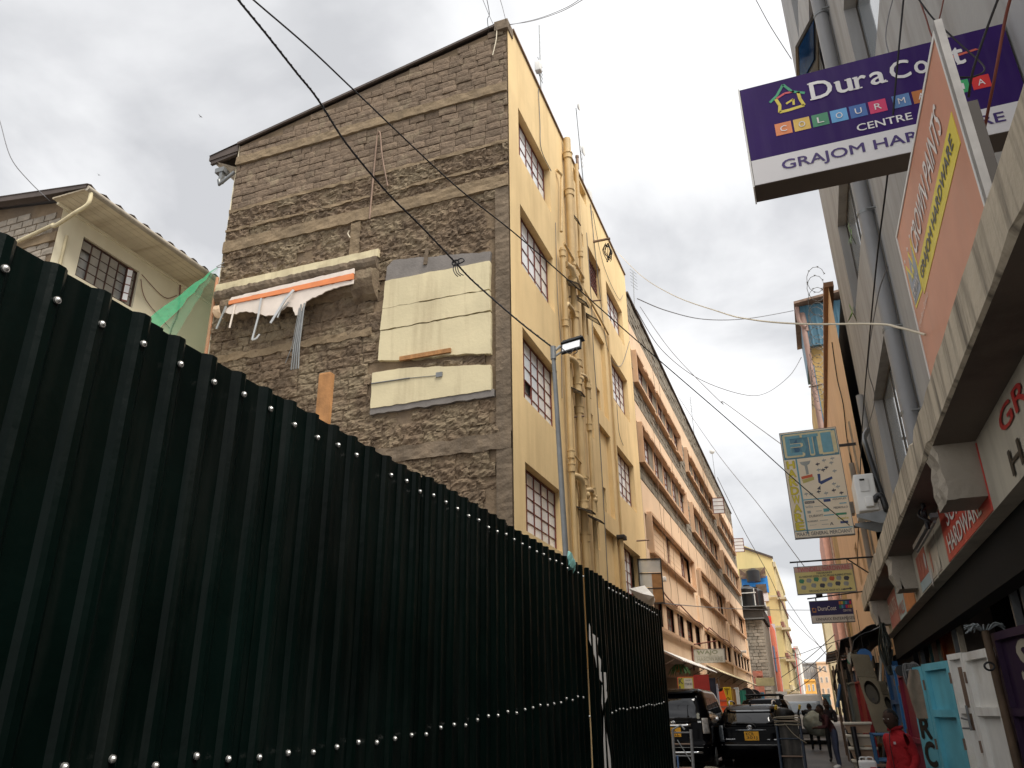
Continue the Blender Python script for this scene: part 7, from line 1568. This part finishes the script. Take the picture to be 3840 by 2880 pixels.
# ------------------------------------------------------------------ goods in front of the right hand shops
def T5(x, y): return (3040+x*.3797, 2250+y*.3797)
def leaf(nm, lab, cat, l, r, Yl, Yr, col, zb=None, th=.07, rim=.06, rails=(.5,), mat=None, rimmat=None, group=None, face_in=.045, tilt=0):
    """a door leaf between two top corners given on the photograph, standing on the pavement"""
    a, b = uY(*T5(*l), Yl), uY(*T5(*r), Yr); zt = (a.z+b.z)/2; z0 = gz((Yl+Yr)/2)+.125 if zb is None else zb
    u = Vector((b.x-a.x, b.y-a.y, 0)); W_ = u.length; u.normalize(); F = Fr((a.x, a.y, z0), u, (0, 0, 1), Vector((u.y, -u.x, 0))); H_ = zt-z0
    t = thing(nm, (a.x+u.x*W_/2, a.y+u.y*W_/2, z0), lab, cat, group); m_ = mat or paint(col)
    mb = MB(); mb.fbox(F, rim, W_-rim, rim, H_-rim, -th, -face_in); mb.build('panel', m_, t)
    for u0, u1, v0, v1, n_ in ((0, rim, 0, H_, 'stile'), (W_-rim, W_, 0, H_, 'stile'), (rim, W_-rim, 0, rim, 'rail'), (rim, W_-rim, H_-rim, H_, 'rail'), *[(rim, W_-rim, H_*f-rim*.5, H_*f+rim*.5, 'rail') for f in rails]):
        mb = MB(); mb.fbox(F, u0, u1, v0, v1, -th-.01, 0); mb.build(n_, rimmat or m_, t)
    for v in (.2, .55, .88):
        q = MB(); q.tube([F(.0, H_*v-.05, .006), F(.0, H_*v+.05, .006)], .012, 8); q.build('hinge', M['rust'], t)
    return t, F, W_, H_
skyb = pm('turquoise_paint', (.15, .50, .60), .5, var=.12, scale=3, streak=.4, sscale=6, scol=(.10, .30, .36), col2=(.11, .40, .49), c2amt=.4)
t, F, W_, H_ = leaf('turquoise_door', 'turquoise metal door leaning open before the shop', 'door', (1085, 622), (1348, 612), 9.9, 9.2, (0, 0, 0), rails=(.72,), mat=skyb, rim=.07)
mb = MB(); mb.fbox(F, W_*.6, W_*.66, H_*.33, H_*.37, -.02, -.018); mb.build('rust_spot', M['rust'], t)
a = uY(*T5(993, 900), 10.35); 
t2 = thing('lettered_plank', (1.0, 10.1, gz(10)+.125), 'narrow turquoise plank painted with big black letters', 'plank')
b = uY(*T5(1085, 640), 9.93); u = Vector((b.x-a.x-.004, b.y-a.y, 0)); W_ = u.length; u.normalize(); zb_ = gz(10)+.125; F = Fr((a.x, a.y, zb_), u, (0, 0, 1), Vector((u.y, -u.x, 0))); H_ = 1.93-zb_
mb = MB(); mb.fbox(F, 0, W_, 0, H_, -.03, 0); mb.build('plank', skyb, t2)
for ch, v0, v1 in (('R', 1.10, 1.30), ('C', .83, 1.06), ('W', .58, .80)): text(ch, F, W_*.2, W_*.86, v0-zb_+.12, v1-zb_+.12, bk, t2, .004, .06)
wpaint = pm('chalky_white', (.80, .78, .73), .55, var=.1, scale=3, streak=.5, sscale=6, scol=(.42, .36, .28), col2=(.68, .65, .58), c2amt=.35)
t, F, W_, H_ = leaf('white_steel_door', 'narrow white steel door leaf with bolt beside the turquoise door', 'door', (1340, 548), (1478, 512), 9.15, 8.8, (0, 0, 0), rails=(.715,), mat=wpaint, rim=.05)
mb = MB(); mb.fbox(F, W_*.55, W_*.8, H_*.62, H_*.93, -.02, -.005); mb.build('lock_plate', M['rust'], t)
mb = MB(); mb.tube([F(W_*.75, H_*.74, .02), F(W_*.75, H_*.62, .02)], .012, 6); mb.tube([F(W_*.75, H_*.67, .02), F(W_*.5, H_*.68, .05)], .01, 6); mb.tube([F(W_*.8, H_*.63, .02), F(W_*.45, H_*.63, .05)], .01, 6); mb.build('bolt', M['galv'], t)
t, F, W_, H_ = leaf('white_steel_door', 'wide white steel door leaf with recessed panels left of the pole', 'door', (1482, 512), (1745, 488), 8.78, 8.05, (0, 0, 0), rails=(.715,), mat=wpaint, rim=.07)
t, F, W_, H_ = leaf('purple_door', 'dark purple metal door with a big cream letter at the right edge', 'door', (1765, 292), (2180, 268), 7.75, 6.85, (0, 0, 0), rails=(.68,), mat=pm('dark_purple', (.030, .012, .04), .55, var=.15, streak=.2), rim=.06)
cl = paint((.42, .38, .30)); text('S', F, W_*.42, W_*.72, H_*.79, H_*.95, cl, t, -.042, .04); text('T', F, W_*.50, W_*.8, H_*.5, H_*.64, cl, t, -.042, .04)
# round pole with string and ring
a = uY(*T5(1722, 300), 7.7); mb = MB(); zb_ = gz(7.7)+.12; t = thing('wooden_pole', (a.x, 7.7, zb_), 'thick brown pole with string wound on top beside the purple door', 'pole')
mb.tube([(a.x+.01, 7.7, zb_), (a.x, 7.7, a.z)], [.034, .031], 12); mb.build('shaft', pm('worn_pole', (.10, .064, .038), .7, var=.4, scale=5, streak=.6, sscale=12, scol=(.2, .15, .1)), t)
mb = MB(); rr = random.Random(2)
for i in range(26): d = rr.uniform(0, 2*pi); mb.tube(crom([(a.x+.03*cos(d), 7.7+.03*sin(d), a.z-.0), (a.x+.09*cos(d), 7.7+.07*sin(d), a.z+rr.uniform(.02, .06)), (a.x+.15*cos(d), 7.7+.1*sin(d), a.z+rr.uniform(-.02, .05))], 4), .006, 4)
mb.build('frayed_string', pm('grey_string', (.20, .22, .22), .9), t)
c = uY(*T5(1765, 655), 7.62); mb = MB(); mb.tube([c+Vector((.035*cos(k*pi/8), 0, .03*sin(k*pi/8))) for k in range(17)], .009, 6, cap=False); mb.build('iron_ring', M['black'], t)
# crimson panel, blue doors, draped coat and mop
leaf('crimson_panel', 'crimson painted metal panel behind the red jacketed man', 'panel', (845, 700), (1075, 690), 13.4, 11.2, (.20, .008, .03), rails=(.5,))
leaf('blue_panel_door', 'deep blue moulded door with raised edge behind the man', 'door', (718, 618), (800, 615), 14.6, 13.9, (.012, .075, .19), rails=(.35, .7)); leaf('blue_panel_door', 'bright blue narrow door edge next to the crimson panel', 'door', (795, 612), (845, 690), 13.8, 13.5, (.03, .16, .36), rails=())
t, F, W_, H_ = leaf('orange_shutter', 'dim orange shutter deep under the canopy', 'shutter', (1250, 300), (1530, 300), 12.9, 11.9, (.30, .06, .015), rails=(.5,)); leaf('teal_shelf_unit', 'dim teal shelving under the canopy behind the posts', 'shelf', (1145, 400), (1310, 380), 14.0, 12.9, (.03, .12, .13), rails=(.3, .55, .8))
t = thing('grey_mop', uY(*T5(990, 660), 10.25), 'grey string mop head draped above the hanging coat', 'mop'); mb = MB(); c = uY(*T5(985, 655), 10.25)
mb.ball(c+Vector((.035, 0, -.1)), .075, .05, .15, 12, 8)
for i in range(90): d = rr.uniform(-1, 1); mb.tube(crom([c, c+Vector((.07*d, rr.uniform(-.05, .05), .02)), c+Vector((.11*d+.02, rr.uniform(-.08, .02), -.12)), c+Vector((.10*d+.04, rr.uniform(-.08, .02), -.27-.08*rr.random()))], 4), .009, 4)
mb.build('strands', pm('mop_grey', (.13, .125, .12), .95, var=.3, scale=20), t); mb = MB(); mb.tube([c+Vector((0, .05, -1.4)), c+Vector((0, .05, .03))], .014, 6); mb.build('handle', M['wood'], t)
t = thing('hanging_coat', uY(*T5(1080, 690), 10.1), 'tan coat hanging in front of the turquoise plank', 'coat'); a, b = uY(*T5(1010, 880), 10.05), uY(*T5(1150, 880), 10.05); zc0, zc1 = uY(*T5(1120, 1170), 10.05).z, uY(*T5(1060, 690), 10.05).z
mb = MB(); vs = []; n = 18; m_ = 12
for j in range(m_+1):
    v = j/m_; z = zc1+(zc0-zc1)*v; xc = (a.x+b.x)/2+.045*v-.02; hw = (.05+.07*min(1, v*3))*(1-.25*max(0, v-.7))
    for i in range(n): q = 2*pi*i/n; vs.append((xc+hw*cos(q), 10.05+(.035+.02*sin(q*5+v*3))*sin(q)-.01*sin(q*4), z))
mb.add(vs, [(j*n+i, j*n+(i+1) % n, (j+1)*n+(i+1) % n, (j+1)*n+i) for j in range(m_) for i in range(n)], True); mb.add(vs[:n], [tuple(range(n))]); mb.add(vs[-n:], [tuple(range(n))]); mb.build('cloth', pm('tan_cloth', (.26, .20, .145), .95, var=.25, scale=6, bump=.6, bscale=12), t)
mb = MB(); mb.tube([((a.x+b.x)/2-.1, 10.06, zc1), ((a.x+b.x)/2+.1, 10.06, zc1)], .008, 4); mb.build('hanger', M['galv'], t)
c = uY(*T5(890, 700), 11.0); mb = MB(); mb.tube([c+Vector((0, .02, 0)), c-Vector((0, .03, 0))], .062, 18); tag(mb.build('black_disc', M['black']), 'round black fitting beside the mop head', 'fitting')
# stainless sink tops leaning upright
def sink(l, r, lb, Yv, lab):
    tl, tr, bl = uY(*T5(*l), Yv), uY(*T5(*r), Yv), uY(*T5(*lb), Yv-.15); u = (tr-tl); W_ = u.length; u.normalize(); v = (tl-bl); H_ = v.length; v.normalize(); w = u.cross(v).normalized()
    if w.y > 0: w = -w
    F = Fr(bl, u, v, w); t = thing('steel_sink', bl, lab, 'sink'); st = pm('stainless', (.15, .122, .08), .36, .8, var=.15, scale=4)
    cx, cz, rx, rz_ = W_*.5, H_*.5, W_*.37, H_*.15; n = 28; mb = MB()
    el = [(cx+rx*cos(2*pi*i/n), cz+rz_*sin(2*pi*i/n)) for i in range(n)]
    def edge(a, b):   # project direction to rectangle border
        dx, dy = a-cx, b-cz; s_ = min((W_-cx)/dx if dx > 0 else (-cx/dx if dx < 0 else 9), (H_*.67-cz)/dy if dy > 0 else ((H_*.33-cz)/dy if dy < 0 else 9)); return (cx+dx*s_, cz+dy*s_)
    ou = [edge(*p) for p in el]
    mb.add([F(*p) for p in el]+[F(*p) for p in ou], [(i, (i+1) % n, n+(i+1) % n, n+i) for i in range(n)])
    mb.fbox(F, 0, W_, 0, H_*.33, -.01, 0); k = 14
    for i in range(k): mb.fbox(F, W_*(i+.1)/k, W_*(i+.65)/k, H_*.70, H_*.97, 0, .02)
    mb.fbox(F, 0, W_, H_*.67, H_, -.01, 0); mb.build('draining_board', st, t)
    mb = MB(); inn = [(cx+rx*.8*cos(2*pi*i/n), cz+rz_*.8*sin(2*pi*i/n)) for i in range(n)]
    mb.add([F(*p) for p in el]+[F(*p, -.13) for p in inn], [(i, (i+1) % n, n+(i+1) % n, n+i) for i in range(n)], True); mb.add([F(*p, -.13) for p in inn], [tuple(range(n))]); b_ = mb.build('bowl', pm('shaded_bowl_steel', (.07, .06, .045), .4, .8, var=.3), t)  # darker copy of the stainless, the bowl's inner shade put into its colour
    q = MB(); q.tube([F(cx, cz-rz_*.45, -.128), F(cx, cz-rz_*.45, -.124)], .018, 12); q.build('drain', M['black'], b_)
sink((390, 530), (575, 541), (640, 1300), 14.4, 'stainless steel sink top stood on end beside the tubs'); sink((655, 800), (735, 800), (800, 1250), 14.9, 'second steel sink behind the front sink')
# stacked white tubs and a black pipe
for i in range(6):
    Yv = 14.0; z = 1.34-.172*i; x0_ = .25+.012*i; t = thing('white_tub', (x0_+.19, Yv, z-.12), ['topmost', 'second', 'third', 'fourth', 'fifth', 'lowest'][i]+' cream plastic tub in the stack by the roadside', 'tub', 'stacked tubs')
    mb = MB(); n = 4
    def ring(hw, hd, zz): return [(x0_+.19-hw, Yv-hd, zz), (x0_+.19+hw, Yv-hd, zz), (x0_+.19+hw, Yv+hd, zz), (x0_+.19-hw, Yv+hd, zz)]
    vs = ring(.15, .14, z-.15)+ring(.185, .17, z-.03); mb.add(vs, [(0, 1, 5, 4), (1, 2, 6, 5), (2, 3, 7, 6), (3, 0, 4, 7), (3, 2, 1, 0)]); mb.build('tub_wall', paint((.50, .43, .33)) if i % 2 else paint((.40, .27, .18)), t)
    mb = MB(); mb.bbox(x0_-.01, x0_+.39, Yv-.19, Yv+.19, z-.035, z, .01); mb.build('tub_rim', paint((.62, .56, .44)), t)
mb = MB(); a = uY(*T5(415, 1250), 13.75); mb.tube([a, (a.x+.03, 13.7, gz(13)+.1)], .04, 12); tag(mb.build('black_pipe', M['black']), 'short black plastic pipe standing against the tubs', 'pipe')
t = thing('tub_table', (.45, 14.0, gz(14)), 'low blue stand below the stack of tubs', 'stand'); mb = MB(); mb.box(.25, .72, 13.8, 14.2, .26, .29); mb.build('top', paint((.04, .11, .2)), t)
for x in (.27, .68):
    for y in (13.83, 14.17): mb = MB(); mb.tube([(x, y, gz(14)), (x, y, .26)], .015, 6); mb.build('leg', paint((.04, .11, .2)), t)
# blue frame stand behind the man
t = thing('blue_steel_frame', (.75, 13.4, gz(13)+.12), 'blue painted steel frame stand beside the man', 'stand')
for x in (.62, .95):
    for y in (13.2, 13.7): mb = MB(); mb.tube([(x, y, gz(13)+.12), (x-.03, y, 1.2)], .02, 6); mb.build('leg', paint((.035, .11, .22)), t)
for z in (.5, .85, 1.18): mb = MB(); mb.tube([(.6, 13.2, z), (.95, 13.2, z)], .018, 6); mb.tube([(.6, 13.7, z), (.95, 13.7, z)], .018, 6); mb.build('cross_bar', paint((.035, .11, .22)), t)
mb = MB(); mb.box(.55, .97, 13.1, 13.25, .78, .81); mb.build('board', M['rust'], t)
# jerrycan with red label on a crate
p = uY(*T5(465, 1560), 12.2); q_ = uY(*T5(640, 1560), 12.2); t = thing('jerrycan', ((p.x+q_.x)/2, 12.2, p.z-.32), 'white plastic jerrycan with red label at the bottom of the picture', 'jerrycan')
mb = MB(); mb.bbox(p.x, q_.x, 12.1, 12.35, p.z-.32, p.z-.03, .025); mb.build('body', M['white'], t)
for x in (p.x+.05, q_.x-.09): mb = MB(); mb.tube(crom([(x-.03, 12.2, p.z-.035), (x-.025, 12.2, p.z+.005), (x+.05, 12.2, p.z+.005), (x+.055, 12.2, p.z-.035)], 4), .009, 6); mb.build('handle', M['white'], t)
mb = MB(); mb.box(q_.x-.085, q_.x-.015, 12.093, 12.0985, p.z-.27, p.z-.1); mb.build('red_label', paint((.5, .05, .05)), t)
t = thing('wooden_crate', (p.x+.1, 12.25, gz(12)+.12), 'wooden crate under the white jerrycan', 'crate'); zc = p.z-.325
for i in range(4): mb = MB(); mb.box(p.x-.25, q_.x+.1, 12.02, 12.04, gz(12)+.13+(zc-gz(12)-.15)*i/4, gz(12)+.13+(zc-gz(12)-.15)*(i+.85)/4); mb.build('plank', M['wood'], t)
mb = MB(); mb.box(p.x-.25, q_.x+.1, 12.04, 12.5, zc-.02, zc); mb.build('top', pm('pale_wood', (.5, .33, .18), .8), t)
# dark tarpaulin awnings of the stalls further on
for i, (Yv, x0_, x1_, z0_, z1_, lab) in enumerate(((18.5, .62, 1.9, 2.75, 3.3, 'nearest sagging black tarpaulin over the right hand stalls'), (21.5, .45, 1.9, 2.9, 3.5, 'middle sagging black tarpaulin over the right hand stalls'), (26, .35, 1.9, 2.6, 3.5, 'farthest black tarpaulin over the right hand stalls'))):
    t = thing('tarpaulin_awning', ((x0_+x1_)/2, Yv, gz(Yv)), lab, 'awning', 'black tarpaulins'); mb = MB(); vs = []; n = 12
    for a in range(n+1):
        for b in range(n+1):
            u, v = a/n, b/n; x = x0_+(x1_-x0_)*u; y = Yv-1.3+2.8*v; z = z0_+(z1_-z0_)*u-.25*sin(pi*v)*.6+.12*noise.noise(Vector((x*3, y*2, i)))
            if a == 0: z -= .35+.2*noise.noise(Vector((y*3, i, 0)))
            vs.append((x, y, z))
    mb.add(vs, [(a*(n+1)+b, (a+1)*(n+1)+b, (a+1)*(n+1)+b+1, a*(n+1)+b+1) for a in range(n) for b in range(n)], True); o = mb.build('tarpaulin', M['black'], t); md = o.modifiers.new('s', 'SOLIDIFY'); md.thickness = .015
    for y in (Yv-1.2, Yv+1.4): mb = MB(); mb.tube([(x0_+.08, y, gz(y)), (x0_+.05, y, z0_+.05)], .025, 6); mb.build('prop', M['rust'], t)
    rr = random.Random(i+20)
    for k in range(12):
        c = Vector((x0_+.1+rr.random()*.5, Yv-1.2+2.4*rr.random(), z0_-.2-rr.random()*.9)); mb = MB(); L_ = rr.uniform(.15, .5); mb.tube([c, c-Vector((0, 0, L_))], rr.uniform(.015, .06), 7); mb.tube([c, c+Vector((0, 0, .3))], .004, 4); mb.build('hung_item', paint(rr.choice(((.02, .02, .02), (.05, .08, .04), (.07, .05, .03), (.2, .2, .18), (.04, .06, .11)))), t)
# white slatted sheets above the far stalls
awning('slat_awning', 'thin white slatted awning above the far right stalls', 30, 36, 1.7, .35, 3.55, 3.3, M['white'], 3)
# stall tables and goods along the right
for i, (Yv, lab) in enumerate(((17.5, 'nearest market table heaped with small hardware'), (20.2, 'second market table heaped with small hardware'), (26.5, 'third market table heaped with small hardware'), (31, 'farthest market table heaped with small hardware'))):
    t = thing('stall_table', (.95, Yv, gz(Yv)), lab, 'table', 'stall tables'); z0_ = gz(Yv); mb = MB(); mb.box(.6, 1.5, Yv-.7, Yv+.7, z0_+.72, z0_+.76); mb.build('top', M['wood'], t)
    for x in (.63, 1.46):
        for y in (Yv-.66, Yv+.66): mb = MB(); mb.box(x, x+.04, y, y+.04, z0_, z0_+.72); mb.build('leg', M['wood'], t)
    CN = (('red', (.25, .05, .04)), ('blue', (.06, .1, .2)), ('cream', (.3, .28, .22)), ('green', (.05, .12, .06)), ('black', (.02, .02, .02)), ('mustard', (.35, .3, .1)))
    rr = random.Random(i+40)
    for k in range(6):
        x, y = .65+.3*(k % 3), Yv-.5+.6*(k//3); s_ = rr.uniform(.12, .22); cn, col = CN[(k+2*i) % 6]
        mb = MB(); mb.bbox(x, x+s_, y, y+s_, z0_+.765, z0_+.765+s_*rr.uniform(.8, 2), .015); b_ = mb.build('goods_box', paint(col)); tag(b_, cn+' goods box on the '+['nearest', 'second', 'third', 'farthest'][i]+' market table', 'box', 'boxes on stall tables')
# tall panels propped by the stalls
for i, (l, r, Yl, Yr, col, nm, lab) in enumerate((((430, 805), (500, 800), 17.2, 16.2, (.22, .012, .012), 'maroon_sheet', 'dark red panel propped behind the steel sink'), ((350, 815), (440, 810), 18.2, 17.3, (.09, .095, .085), 'grey_sheet', 'grey fabric sheet hung left of the red panel'), ((250, 680), (345, 670), 22.5, 21.0, (.012, .012, .012), 'black_board', 'black board hanging below the white slats'))):
    leaf(nm, lab, 'panel', l, r, Yl, Yr, col, rails=(), rim=.03)
mb = MB(); a, b = uY(*T5(290, 830), 19.5), uY(*T5(265, 1060), 19.5); mb.tube([a, b], .035, 8); tag(mb.build('blue_tube', paint((.05, .11, .22))), 'slanting blue plastic tube hanging among the stalls', 'tube')

# more goods crowding the right hand pavement
def bucket(lab, x, y, z, r, h, col, n=1):
    t = thing('plastic_bucket', (x, y, z), lab, 'bucket', 'plastic buckets'); mb = MB(); mb.tube([(x, y, z), (x, y, z+h)], [r*.78, r], 14); mb.build('body', paint(col), t)
    mb = MB(); mb.tube([(x, y, z+h-.02), (x, y, z+h+.004)], r*1.06, 14); mb.build('rim', paint(tuple(min(1, c_*1.3) for c_ in col)), t)
    mb = MB(); mb.tube(crom([(x-r, y, z+h-.02), (x-r*.7, y-.05, z+h-.1), (x, y-r*.95, z+h-.16), (x+r*.7, y-.05, z+h-.1), (x+r, y, z+h-.02)], 4), .006, 4); mb.build('handle', M['galv'], t)
for i, (x, y, col, cn) in enumerate(((.72, 15.2, (.03, .10, .25), 'blue'), (.78, 15.8, (.35, .03, .03), 'red'), (.66, 16.4, (.42, .38, .3), 'cream'), (.8, 17.0, (.04, .2, .1), 'green'), (.62, 19.0, (.45, .3, .03), 'yellow'))):
    bucket(cn+' plastic bucket set down on the road edge by the stalls', x, y, gz(y)+.012, .16, .3, col)
for i, (x0, y0, x1, y1, r, col, cn) in enumerate(((.75, 14.9, 1.2, 15.3, .03, (.45, .45, .42), 'grey plastic'), (.8, 15.3, 1.22, 15.6, .025, (.03, .1, .28), 'blue plastic'), (.72, 15.9, 1.2, 16.1, .035, (.02, .02, .02), 'black plastic'), (.8, 16.6, 1.2, 16.8, .028, (.32, .15, .05), 'rusty steel'), (.7, 17.2, 1.2, 17.5, .03, (.5, .46, .38), 'cream plastic'))):
    mb = MB(); mb.tube([(x0, y0, gz(y0)+.02), (x1, y1, 2.55)], r, 8); mb.tube([(x0+.07, y0+.05, gz(y0)+.02), (x1+.02, y1+.1, 2.45)], r*.9, 8); tag(mb.build('leaning_pipes', paint(col)), 'pair of '+cn+' pipes leaning against the stall front', 'pipes', 'leaning pipes')
for i, (x, y, z, col, cn) in enumerate(((.82, 16.2, 2.4, (.03, .12, .3), 'blue'), (.7, 17.6, 2.45, (.4, .36, .28), 'cream'), (.75, 19.4, 2.5, (.04, .18, .09), 'green'))):
    t = thing('hanging_basin', (x, y, z), cn+' plastic basin hung under the stall roof', 'basin', 'hung basins'); mb = MB(); mb.tube([(x, y, z), (x, y+.06, z), (x, y+.12, z)], [.13, .12, .09], 16); mb.build('bowl', paint(col), t); mb = MB(); mb.tube([(x, y, z+.12), (x, y, z+.8)], .005, 4); mb.build('cord', M['cable'], t)
for i, (x, y, z0, z1, lab) in enumerate(((1.05, 14.2, 2.0, 2.7, 'upper shelf'), (.98, 13.2, 2.1, 2.68, 'front shelf'))):
    mb = MB(); rr = random.Random(60+i)
    for k in range(9): mb.tube(crom([(x+rr.uniform(-.05, .05), y+rr.uniform(-.2, .2), z1), (x+rr.uniform(-.1, .1), y+rr.uniform(-.2, .2), (z0+z1)/2), (x+rr.uniform(-.05, .05), y+rr.uniform(-.2, .2), z0)], 4), .012, 5)
    tag(mb.build('hose_bundle', paint((.02, .025, .02))), 'bundle of black hoses hanging below the canopy, '+lab, 'hoses')
person('person in a grey top walking far down the right side of the street', (.1, 38.0, gz(38)+.012), 170, 1.65, STAND, (.12, .12, .13), (.03, .03, .05), (.06, .035, .025), (.012, .01, .01))
person('person in a dark green top beyond the porter', (-.75, 41.0, gz(41)+.012), 10, 1.68, STAND, (.03, .06, .035), (.03, .03, .04), (.06, .035, .025), (.012, .01, .01))
